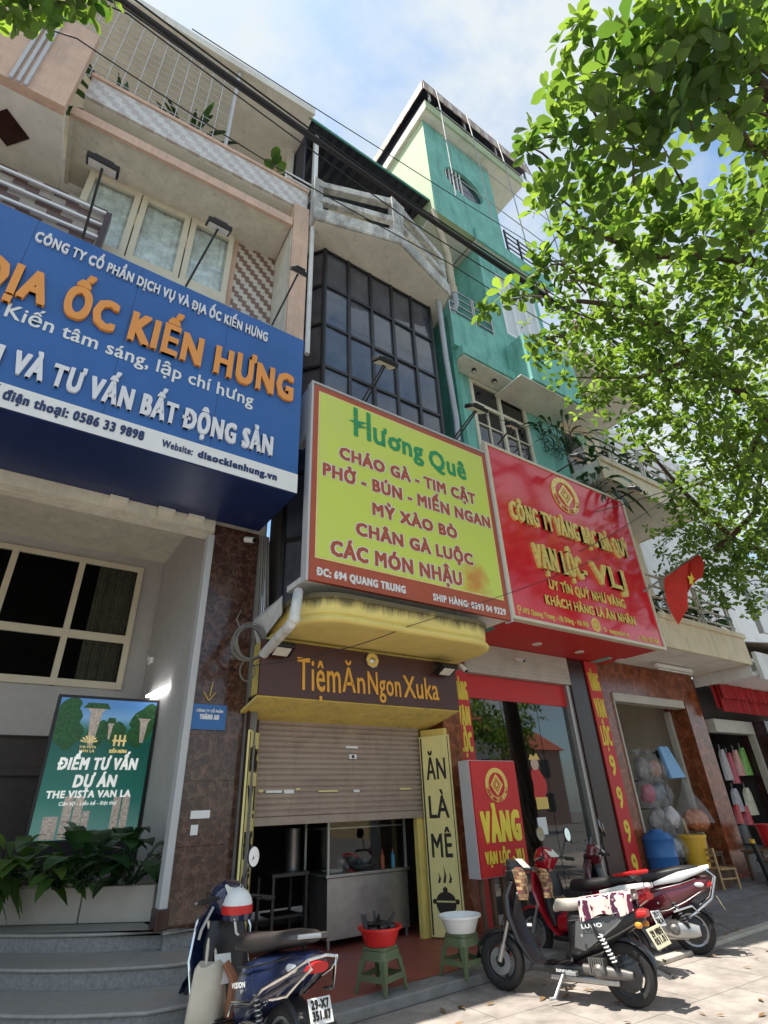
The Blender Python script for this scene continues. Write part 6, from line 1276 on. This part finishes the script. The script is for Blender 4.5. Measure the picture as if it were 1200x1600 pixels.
    b = MB(m_bluepl if False else m_silver)
    for s in (-1, 1): b.cyl((hx-.02, s*.1, .8), (hx+.0, s*.1, .8), .012, None, 8); b.cyl((-.3, s*.18, .5), (-.3, s*.192, .5), .012, None, 8)
    b.build('bolt', t)
    t['hz'] = hz; t['hx'] = hx
    return t
m_bikeblue = M('deep_blue_lacquer', (.012, .02, .06), .16, var=.15, coat=.8); m_bikered = M('cherry_red_lacquer', (.4, .008, .02), .15, var=.1, coat=.8); m_bikemar = M('maroon_lacquer', (.11, .01, .018), .15, var=.12, coat=.8)
m_seatbk = M('black_vinyl', (.018, .017, .017), .5, var=.25, bump=.15, bscale=90); m_seatbr = M('brown_black_vinyl', (.05, .042, .04), .42, var=.25, bump=.15, bscale=90); m_seatgr = M('beige_vinyl', (.42, .38, .33), .5, var=.15)
m_platew = M('white_plate', (.72, .72, .7), .4, var=.1); m_platey = M('aged_plate', (.62, .56, .38), .4, var=.15)

# blue scooter in front of the granite steps
V = scooter('dark blue step through scooter with a cream bag and hanging helmet', (2.19, 4.5), (1.97, 5.74), m_bikeblue, m_seatbr, 'petrol', .06)
plate(V, (-.98, 0, .47), (-1, 0, .45), (.45, 0, 1), ('29-X7', '351.07'), m_platew)
b = MB(m_chrome)
for s in (-1, 1):
    b.tube([(-.2, s*.215, .36), (-.26, s*.23, .44), (-.5, s*.235, .47), (-.62, s*.23, .56), (-.85, s*.19, .66), (-.97, s*.13, .74), (-.99, s*.1, .7), (-.86, s*.2, .55), (-.72, s*.235, .52)], .011, 8)
b.tube([(-.97, -.13, .74), (-1.0, 0, .76), (-.97, .13, .74)], .011, 8)
b.build('guard_rail', V)
b = MB(m_chrome)
for s in (-1, 1): b.tube([(.42, s*.22, .9), (.37, s*.26, .8), (.38, s*.27, .6), (.3, s*.26, .42), (.22, s*.22, .28)], .011, 8)
b.build('shield_guard', V)
b = MB(m_steel); b.tube([(-.62, -.1, .82), (-.85, -.12, .85), (-.93, 0, .86), (-.85, .12, .85), (-.62, .1, .82)], .018, 8); b.build('grab_rail', V)
b = MB(m_pwhite)
txt(b, 'VISION', (-.18, .197, .5), .17, .03, .002, .001, U=Vector((-1, -.03, .18)).normalized(), V=Vector((.18, 0, 1)).normalized()); b.build('side_lettering', V, False)
mirror(V, (.2, -.0, 1.03), (.18, -.1, 1.31), .05, .075, (-1, .1, .1))
b = MB(m_silver); b.tube([(.24, .2, .96), (.2, .3, .82), (.22, .3, .76)], .012, 6); b.build('cable_guide', V)
def local(t, p):
    return Matrix.Translation(t.location) @ t.rotation_euler.to_matrix().to_4x4() @ Vector(p)
# helmet on its right mirror
c = at(371, 1408, Y=5.35); t = thing('helmet', 'white half helmet with a red band hung on the blue scooter handlebar', 'helmet', c)
b = MB(m_whitepl); rings = []
for a in range(0, 95, 12): rings.append([c+Vector((.125*math.cos(R(k))*math.cos(R(a)), .15*math.sin(R(k))*math.cos(R(a)), .14*math.sin(R(a))-.04)) for k in range(0, 360, 15)])
b.layers(rings); b.build('shell', t)
b = MB(m_redpl); b.layers([[c+Vector((r*.128*math.cos(R(k)), r*.153*math.sin(R(k)), z)) for k in range(0, 360, 15)] for r, z in ((.985, -.02), (1.0, -.045), (.99, -.08))], 0, False, False); b.build('red_band', t)
b = MB(m_bikeblue); b.layers([[c+Vector((r*.127*math.cos(R(k)), r*.152*math.sin(R(k)), z)) for k in range(0, 360, 15)] for r, z in ((.985, -.081), (.95, -.12), (.8, -.13))], 0, False, True); b.build('lower_rim', t)
b = MB(m_pwhite); b.tube([c+Vector((-.06, -.12, -.1)), c+Vector((-.03, -.1, -.2)), c+Vector((.02, -.08, -.24))], .01, 6); b.build('strap', t)
# tote bag
c = local(V, (.22, .12, .5)); t = thing('tote_bag', 'cream cloth bag with a brown strap hanging at the blue scooter foot well', 'bag', c); m_tote = M('cream_canvas', (.6, .54, .43), .9, var=.15, bump=.3, bscale=30)
X_ = (local(V, (0, 1, 0))-local(V, (0, 0, 0))).normalized(); Y_ = (local(V, (1, 0, 0))-local(V, (0, 0, 0))).normalized()
b = MB(m_tote); rings = []
for z, w_, th in ((.1, .1, .03), (.06, .13, .06), (-.1, .15, .08), (-.28, .17, .085), (-.33, .15, .05)):
    rings.append([c+X_*(.04+w_*math.cos(R(k)))+Y_*(th*math.sin(R(k))*(1+.15*math.sin(R(3*k))))+UZ*(z+.02*math.sin(R(2*k))) for k in range(0, 360, 15)])
b.layers(rings); b.build('pouch', t)
b = MB(M('tan_leather', (.3, .12, .06), .55)); b.tube([c+X_*(-.06)-Y_*.06+UZ*.1, c+X_*(-.12)-Y_*.1, c+X_*(-.1)-Y_*.1-UZ*.2, c+X_*(-.13)-Y_*.09-UZ*.35], [.03, .035, .04, .03], 8); b.build('brown_strap', t)
b = MB(m_tote); b.tube([c+X_*(-.02)+UZ*.09, c+UZ*.3+Y_*.1, c+X_*(.03)+UZ*.36+Y_*.12], .012, 6); b.tube([c+X_*.08+UZ*.09, c+X_*.02+UZ*.3+Y_*.1, c+X_*.03+UZ*.36+Y_*.12], .012, 6); b.build('handle', t)
b = MB(m_pwhite); b.obox(c-X_*.06-Y_*.03+UZ*.06, X_*.07, UZ*.09+Y_*.03, Y_*.006); simple(b, 'paper_bundle', 'white paper sticking out of the cream bag', 'paper', smooth=False)

# black electric scooter
E_ = scooter('black electric scooter with a patterned cloth over its beige seat', (5.33, 3.98), (4.9, 5.12), m_blackpl, m_seatgr, 'electric', .09)
plate(E_, (-.95, .03, .52), (-1, .55, .5), (.5, 0, 1), ('29 MĐ5', '051.01'), m_platey, .21, .16)
m_grey = M('grey_satin_panel', (.085, .085, .085), .4, var=.12)
b = MB(m_grey)
for s in (-1, 1): b.prism([(-.2, s*.135, .4), (-.3, s*.145, .38), (-.62, s*.14, .58), (-.74, s*.11, .68), (-.5, s*.135, .66), (-.24, s*.13, .6)], (0, s*.012, 0))
b.build('side_panel', E_, False, bevel=.006)
b = MB(m_pwhite); txt(b, 'LUDO', (-.3, .16, .55), .2, .03, .002, .001, U=Vector((-1, 0, .12)).normalized(), V=Vector((.12, 0, 1)).normalized()); txt(b, 'SUNFAST', (.0, .175, .215), .15, .02, .002, .001, U=Vector((-1, 0, 0)), V=UZ); b.obox((.24, .12, .55), (0, .0, .012), (.02, .01, 0), (.002, .0, 0)); b.build('side_lettering', E_, False)
m_cloth, n_, l_, b_ = _base('patterned_cloth'); b_.inputs['Roughness'].default_value = .9
tt = n_.new('ShaderNodeTexCoord'); wz = n_.new('ShaderNodeTexNoise'); wz.inputs['Scale'].default_value = 9; l_.new(tt.outputs['Object'], wz.inputs[0])
wm = n_.new('ShaderNodeMix'); wm.data_type = 'RGBA'; wm.inputs[0].default_value = .07; l_.new(tt.outputs['Object'], wm.inputs[6]); l_.new(wz.outputs['Color'], wm.inputs[7])
bk = n_.new('ShaderNodeTexBrick'); bk.inputs['Scale'].default_value = 1; bk.inputs['Brick Width'].default_value = .07; bk.inputs['Row Height'].default_value = .035; bk.inputs['Mortar Size'].default_value = .0085; bk.inputs['Color1'].default_value = (.18, .015, .05, 1); bk.inputs['Color2'].default_value = (.03, .015, .05, 1); bk.inputs['Mortar'].default_value = (.72, .62, .56, 1); l_.new(wm.outputs[2], bk.inputs[0])
vo = n_.new('ShaderNodeTexVoronoi'); vo.inputs['Scale'].default_value = 16; l_.new(tt.outputs['Object'], vo.inputs[0]); vr = n_.new('ShaderNodeMapRange'); vr.inputs[1].default_value = .16; vr.inputs[2].default_value = .22; vr.inputs[3].default_value = .85; vr.inputs[4].default_value = 0; l_.new(vo.outputs['Distance'], vr.inputs[0])
mm = n_.new('ShaderNodeMix'); mm.data_type = 'RGBA'; mm.inputs[7].default_value = (.6, .4, .42, 1); l_.new(vr.outputs[0], mm.inputs[0]); l_.new(bk.outputs[0], mm.inputs[6]); l_.new(mm.outputs[2], b_.inputs['Base Color'])
c = E_; t = thing('seat_cloth', 'maroon and white patterned cloth draped over the electric scooter seat', 'cloth', E_.location, rot=tuple(E_.rotation_euler)); b = MB(m_cloth); nu, nv = 14, 16
def cp(u, v):
    x = -.3-.5*u; a = (v-.5)*2; w_ = .15-.03*u; zt = .72+.075+.075*u
    if abs(a) < .55: y = a/.55*w_; z = zt-.012*(a/.55)**4
    else: y = math.copysign(w_+.015+.012*math.sin(u*17), a); z = zt-.012-(abs(a)-.55)*.36*(1+.12*math.sin(u*9+a))
    return (x, y, z)
for i in range(nu):
    for j in range(nv): b.quad(cp(i/nu, j/nv), cp((i+1)/nu, j/nv), cp((i+1)/nu, (j+1)/nv), cp(i/nu, (j+1)/nv))
b.build('cloth', t)
m_chk = Mbrick('checked_cloth', (.55, .4, .18), (.03, .03, .03), (.25, .05, .05), .03, .03, 'xz', .003, .9, .5, 0, .2)
for s, lab in ((1, 'checked hand sleeve on the electric scooter grip nearer the stools'), (-1, 'checked hand sleeve on the electric scooter grip nearer the red scooter')):
    t = thing('hand_sleeve', lab, 'sleeve', E_.location, 'checked hand sleeves', rot=tuple(E_.rotation_euler)); b = MB(m_chk); x = E_['hx']-.15; b.loft([((x+.03, s*.25, 1.0), (.05, 0, 0), (0, .04, .03)), ((x, s*.32, .97), (.07, 0, 0), (0, .06, .05)), ((x-.02, s*.34, .88), (.06, 0, 0), (0, .06, .02)), ((x-.02, s*.33, .76), (.045, 0, 0), (0, .05, 0))], n=14); b.build('sleeve_cloth', t)

# red scooter
Rd = scooter('cherry red scooter with chrome floor rack behind the electric one', (6.32, 4.6), (6.2, 5.84), m_bikered, m_seatbk, 'petrol', .06)
plate(Rd, (-.99, 0, .5), (-1, 0, .4), (.4, 0, 1), ('29-T1', '260.74'), m_platew)
b = MB(m_whitepl); b.loft([((-.45, .17, .7), (0, .012, 0), (0, 0, .02)), ((-.7, .15, .74), (0, .02, 0), (0, 0, .04)), ((-.95, .09, .79), (0, .02, 0), (0, 0, .025))], n=10); b.loft([((-.45, -.17, .7), (0, .012, 0), (0, 0, .02)), ((-.7, -.15, .74), (0, .02, 0), (0, 0, .04)), ((-.95, -.09, .79), (0, .02, 0), (0, 0, .025))], n=10); b.build('tail_trim', Rd)
b = MB(m_redpl, m_chrome); b.tube([(-.62, -.11, .86), (-.85, -.12, .9), (-.97, 0, .92), (-.85, .12, .9), (-.62, .11, .86)], .018, 8, 0); b.build('grab_rail', Rd)
b = MB(m_chrome)
for s in (-.1, -.035, .035, .1): b.tube([(.02, s, .5), (.25, s, .62)], .008, 6)
b.tube([(.02, -.12, .5), (.02, .12, .5)], .009, 6); b.tube([(.25, -.12, .62), (.25, .12, .62)], .009, 6); b.tube([(.25, 0, .62), (.3, 0, .75)], .009, 6); b.build('floor_rack', Rd)
b = MB(m_bikered); b.loft([((.2, 0, .36), (0, .14, 0), (0, 0, .1)), ((.05, 0, .4), (0, .15, 0), (0, 0, .12)), ((-.1, 0, .45), (0, .14, 0), (0, 0, .12))], n=14); b.build('tank_cover', Rd)
mirror(Rd, (.24, .2, 1.03), (.18, .28, 1.27), .07, .075, (-1, .1, .1)); mirror(Rd, (.24, -.2, 1.03), (.18, -.3, 1.27), .07, .075, (-1, -.1, .1))
# maroon scooter
Mr = scooter('maroon scooter with white trimmed tail and chrome guard rails', (7.52, 4.56), (6.84, 5.6), m_bikemar, m_seatbk, 'petrol', .06)
plate(Mr, (-.99, 0, .5), (-1, 0, .4), (.4, 0, 1), ('29-H1', '538.2'), m_platey)
b = MB(m_whitepl)
for s in (-1, 1): b.loft([((-.3, s*.17, .69), (0, .012, 0), (0, 0, .02)), ((-.6, s*.16, .76), (0, .02, 0), (0, 0, .05)), ((-.97, s*.08, .86), (0, .02, 0), (0, 0, .02))], n=10)
b.build('tail_trim', Mr)
b = MB(m_chrome)
for s in (-1, 1): b.tube([(-.45, s*.23, .42), (-.66, s*.24, .48), (-.72, s*.24, .42), (-.6, s*.23, .36), (-.9, s*.2, .55), (-1.0, s*.13, .76), (-.92, s*.11, .83)], .012, 8)
b.build('guard_rail', Mr)
mirror(Mr, (.24, .2, 1.03), (.18, .22, 1.33), .06, .085, (-1, .1, .1)); mirror(Mr, (.24, -.2, 1.03), (.18, -.3, 1.3), .06, .085, (-1, -.1, .1))
b = MB(m_glassdark); b.loft([((.38, 0, 1.05), (0, .12, 0), (.03, 0, 0)), ((.34, 0, 1.2), (0, .07, 0), (.02, 0, 0))], n=14); b.build('windscreen', Mr)

# ================================================================== TREES
def leafmesh(name, clusters, parent, mat, density=1.0):
    V_, F_, T_ = [], [], []
    rnd = random.Random(11)
    for c, rad, n, ls in clusters:
        for k in range(int(n*density)):
            p = c+Vector((max(-1.9, min(1.9, rnd.gauss(0, 1))), max(-1.9, min(1.9, rnd.gauss(0, 1))), max(-1.9, min(1.9, rnd.gauss(0, .8)))))*rad*.52
            ax = Vector((rnd.gauss(0, .75), rnd.gauss(0, .75), 1)).normalized(); u = ax.cross(Vector((1, .3, 0))).normalized(); v = ax.cross(u); m = rnd.randint(4, 8); tone = rnd.random()
            for j in range(m):
                a = 6.283*j/m+rnd.uniform(-.6, .6); e = rnd.uniform(-.5, .8); d = (u*math.cos(a)+v*math.sin(a))*math.cos(e)+ax*math.sin(e); L_ = ls*rnd.uniform(.6, 1.15); W_ = L_*rnd.uniform(.22, .3)
                s = d.cross(ax).normalized(); upv = s.cross(d); b0 = len(V_); sg = -.12*L_
                V_ += [tuple(p+d*.02), tuple(p+d*L_*.4+s*W_*.6+upv*W_*.18), tuple(p+d*L_*.7+s*W_+upv*(W_*.25+sg*.5)), tuple(p+d*L_*.92+s*W_*.66+upv*sg), tuple(p+d*L_*1.04+upv*sg*1.2), tuple(p+d*L_*.92-s*W_*.66+upv*sg), tuple(p+d*L_*.7-s*W_+upv*(W_*.25+sg*.5)), tuple(p+d*L_*.4-s*W_*.6+upv*W_*.18), tuple(p+d*L_*.6+upv*sg*.3)]
                F_ += [(b0, b0+8, b0+2, b0+1), (b0+8, b0+4, b0+3, b0+2), (b0, b0+7, b0+6, b0+8), (b0+8, b0+6, b0+5, b0+4)]; tt_ = min(1, max(0, tone*.7+rnd.uniform(-.15, .35))); T_ += [tt_]*4
    me = bpy.data.meshes.new(name); off = Vector(parent['_o']); me.from_pydata([(x-off.x, y-off.y, z-off.z) for x, y, z in V_], [], F_); me.materials.append(mat); a = me.attributes.new('tone', 'FLOAT', 'FACE'); a.data.foreach_set('value', T_); me.polygons.foreach_set('use_smooth', [True]*len(F_)); me.update()
    o = bpy.data.objects.new(name, me); col.objects.link(o); o.parent = parent; return o
def ctr(px, py, dist):
    d = (_f + CR*((px-600)/F) - CU*((py-800)/F)); return Vector((0, 0, CH))+d.normalized()*dist
TB = Vector((14.2, 1.2, 0)); tr = thing('street_tree', 'large broad leaved street tree hanging over the cream balconies', 'tree', TB)
CL = [(1110, 30, 62, 7.2), (1175, 50, 62, 7.5), (1045, 55, 48, 7.2), (985, 95, 45, 7.4), (905, 62, 20, 7.6), (930, 105, 32, 7.5), (875, 150, 34, 7.8), (925, 165, 48, 7.6), (1000, 155, 55, 7.2), (1075, 130, 60, 7.2), (1145, 150, 52, 7.6), (1190, 200, 40, 8), (850, 215, 32, 8), (905, 225, 48, 7.8), (975, 235, 55, 7.5), (1035, 215, 40, 7.6), (825, 230, 14, 8.1), (850, 300, 22, 8.3), (890, 300, 38, 8.2), (950, 310, 48, 8), (1020, 300, 45, 8), (1175, 300, 40, 8.2), (1110, 330, 50, 8.2), (1050, 350, 50, 8.4), (880, 350, 30, 8.6), (985, 370, 52, 8.6), (930, 390, 40, 8.8), (1180, 370, 45, 8.5), (1110, 400, 55, 8.8), (1040, 420, 55, 9), (970, 440, 50, 9.2), (890, 415, 36, 8.8), (850, 405, 24, 8.6), (835, 440, 26, 8.6), (800, 470, 20, 8.4), (768, 485, 15, 8.3), (870, 460, 40, 9), (920, 490, 45, 9.3), (860, 530, 34, 9), (835, 545, 24, 8.8), (1000, 500, 55, 9.6), (1075, 480, 55, 9.5), (1150, 460, 55, 9.3), (1190, 520, 45, 9.8), (1110, 550, 58, 10.2), (1030, 570, 55, 10.3), (950, 560, 48, 10), (890, 580, 36, 9.8), (920, 625, 34, 10.3), (980, 640, 45, 10.8), (1060, 640, 55, 11.2), (1140, 630, 55, 11), (1190, 600, 45, 10.6), (1000, 690, 26, 11.6), (1090, 710, 55, 12.2), (1160, 700, 55, 12), (1195, 760, 45, 12.6), (1120, 775, 50, 13.2), (1060, 775, 26, 13.6), (1160, 830, 50, 14), (1100, 845, 45, 14.6), (1060, 870, 26, 15), (1195, 880, 40, 14.5), (1140, 900, 36, 15.2), (1110, 950, 22, 15.6), (1080, 965, 18, 15.8), (1040, 905, 16, 15.4), (1250, 200, 80, 8.5), (1260, 420, 80, 9.5), (1260, 640, 80, 11), (1260, 800, 70, 13), (1240, 30, 80, 8), (1180, -40, 70, 7.6), (1030, 660, 40, 11.4), (1120, 680, 50, 11.8), (1180, 740, 50, 12.4), (1140, 740, 45, 12.8), (1085, 800, 40, 13.8), (1150, 870, 40, 14.6), (1190, 830, 45, 13.8), (1060, 830, 26, 14.6), (1110, 910, 34, 15), (1170, 930, 30, 15), (950, 590, 40, 10.4), (1000, 610, 40, 10.6), (1100, 600, 45, 10.8), (1160, 560, 45, 10.2), (1010, 545, 40, 10), (1130, 500, 45, 9.8), (960, 510, 40, 9.6), (1060, 530, 45, 10), (1185, 660, 40, 11.4), (1050, 610, 40, 10.8)]
cl = []
for px, py, r, dist in CL:
    rad = r/F*dist*1.05; cl.append((ctr(px, py, dist), rad*1.05, max(5, (19 if dist < 9 else 25)*(rad/.55)**2.0), (.25 if dist < 7.4 else .205 if dist < 9 else .16)))
leafmesh('crown', cl, tr, m_leaf, 1.0)
b = MB(m_bark)
b.tube([TB, TB+Vector((-.1, .1, 2)), (13.6, 1.7, 4.2), (12.9, 2.2, 6.4), (12.0, 2.6, 8.4), (10.9, 2.9, 10.3)], [.34, .28, .24, .2, .14, .08], 12); b.build('trunk', tr)
b = MB(m_bark)
def limb(P, r0, r1): b.tube(P, [r0+(r1-r0)*i/(len(P)-1) for i in range(len(P))], 8)
limb([(13.0, 2.1, 6.2), ctr(1200, 640, 12), ctr(1085, 560, 10.5), ctr(1000, 480, 9.6), ctr(900, 470, 9.1)], .13, .03)
limb([(13.3, 1.9, 5.2), ctr(1235, 880, 14.4), ctr(1150, 845, 14.2), ctr(1070, 770, 13.2), ctr(1000, 690, 12)], .1, .025)
limb([(12.0, 2.6, 8.4), ctr(1230, 420, 9.6), ctr(1120, 400, 9), ctr(1010, 400, 8.8), ctr(880, 340, 8.5)], .1, .02)
limb([(10.9, 2.9, 10.3), ctr(1220, 240, 8.4), ctr(1130, 210, 8), ctr(1060, 190, 7.6), ctr(930, 200, 7.7), ctr(850, 215, 7.9)], .09, .015)
limb([ctr(1220, 240, 8.4), ctr(1195, 130, 8), ctr(1110, 50, 7.4)], .06, .015); limb([ctr(1200, 640, 12), ctr(1170, 720, 12.4), ctr(1060, 770, 13.4)], .07, .02); limb([ctr(1085, 560, 10.5), ctr(1000, 590, 10.3), ctr(900, 590, 10)], .05, .012)
limb([ctr(1120, 860, 14.2), ctr(1180, 800, 13.6), ctr(1195, 700, 12.4)], .08, .03)
for i in range(150):
    c, rad, n, ls = cl[random.randrange(len(cl))]; P = c+Vector((random.gauss(0, rad*.4), random.gauss(0, rad*.4), random.gauss(0, rad*.3))); Q = P+Vector((random.uniform(.2, .7), random.uniform(-.4, .2), random.uniform(-.4, .3))); b.tube([Q, (P+Q)/2+Vector((0, 0, .08)), P], [.016, .012, .005], 5)
b.build('limb', tr)
TB2 = Vector((-2.6, 1.2, 0)); t2 = thing('street_tree', 'second leafy tree whose branch tips hang before the peach balcony grille', 'tree', TB2)
cl2 = []
for px, py, r, dist in ((8, 2, 22, 5.2), (28, 14, 11, 5.1), (66, -4, 16, 5.0), (115, -4, 14, 4.9), (150, -14, 18, 4.9), (-60, -40, 60, 5.2), (50, -70, 60, 5.1), (-80, 50, 40, 5.4)): rad = r/F*dist; cl2.append((ctr(px, py, dist), rad, max(4, 26*(rad/.5)**2), .12))
leafmesh('crown', cl2, t2, m_leaf, 1.6)
b = MB(m_bark); b.tube([TB2, TB2+Vector((0, .1, 2.5)), TB2+Vector((.2, .4, 4.5)), ctr(-60, -60, 5.6), ctr(40, 0, 5.1), ctr(110, 5, 4.95)], [.2, .17, .12, .06, .02, .008], 10); b.build('trunk', t2)

b = MB(M('dry_leaf', (.22, .13, .05), .8, var=.5, scale=9)); rnd = random.Random(5)
for k in range(110):
    x, y = rnd.uniform(2.6, 10.5), rnd.uniform(2.2, 5.2); z = .006 if y < 4.5 else .052 if x > 6.3 else .006
    if 2.4 < x < 6.4 and y > 5.2: continue
    a = rnd.uniform(0, 6.28); L_ = rnd.uniform(.03, .09); u = Vector((math.cos(a), math.sin(a), .05))*L_; v = Vector((-math.sin(a), math.cos(a), 0))*L_*.35; c = Vector((x, y, z)); b.add([c-u, c+v*.8+Vector((0, 0, .012)), c+u+Vector((0, 0, .01)), c-v+Vector((0, 0, .008))], [(0, 1, 2, 3)])
tag(b.build('fallen_leaves', smooth=False), 'dry leaves and scraps scattered on the sunlit pavement', 'leaves', kind='stuff')
# ================================================================== ACROSS THE STREET (seen in the glass)
m_opp = [M('ochre_house_paint', (.5, .38, .2), .8), M('white_house_paint', (.6, .58, .52), .8), M('pink_house_paint', (.5, .32, .26), .8)]; m_tile = M('red_roof_tiles', (.35, .09, .05), .8, var=.3)
for i, (x, w_, h, lab) in enumerate(((30, 7, 7, 'ochre house across the street reflected in the shop glass'), (38, 7, 8, 'white house across the street reflected in the shop glass'), (46, 8, 6.5, 'pink house across the street reflected in the shop glass'), (-3, 5, 9, 'second white house across the street facing the peach building'))):
    t = thing('opposite_house', lab, 'house', (x, -26, 0)); b = MB(m_opp[i % 3]); b.box(x-w_/2, x+w_/2, -32, -26, -.15, h); b.build('wall', t, False)
    b = MB(m_tile); b.prism([(x-w_/2-.3, -25.5, h), (x-w_/2-.3, -32.5, h), (x-w_/2-.3, -29, h+2.2)], (w_+.6, 0, 0)); b.build('roof', t, False)
    b = MB(m_glassdark)
    for fl in range(int(h//3)):
        for k in range(2): b.box(x-w_/2+.7+k*w_*.5, x-w_/2+2+k*w_*.5, -26, -25.96, 1+fl*3, 2.6+fl*3)
    b.build('window_row', t, False)
for i, (x, y) in enumerate(((24, -12), (33, -16))):
    t = thing('roadside_tree', ('roadside tree across the street seen as a reflection', 'further roadside tree across the street seen as a reflection')[i], 'tree', (x, y, 0)); b = MB(m_bark); b.tube([(x, y, -.15), (x+.1, y, 3), (x, y, 6)], [.25, .2, .1], 8); b.build('trunk', t)
    leafmesh('crown', [(Vector((x+random.gauss(0, 1.4), y+random.gauss(0, 1.4), 6.5+random.gauss(0, 1.2))), 1.2, 16, .45) for _ in range(12)], t, m_leaf)
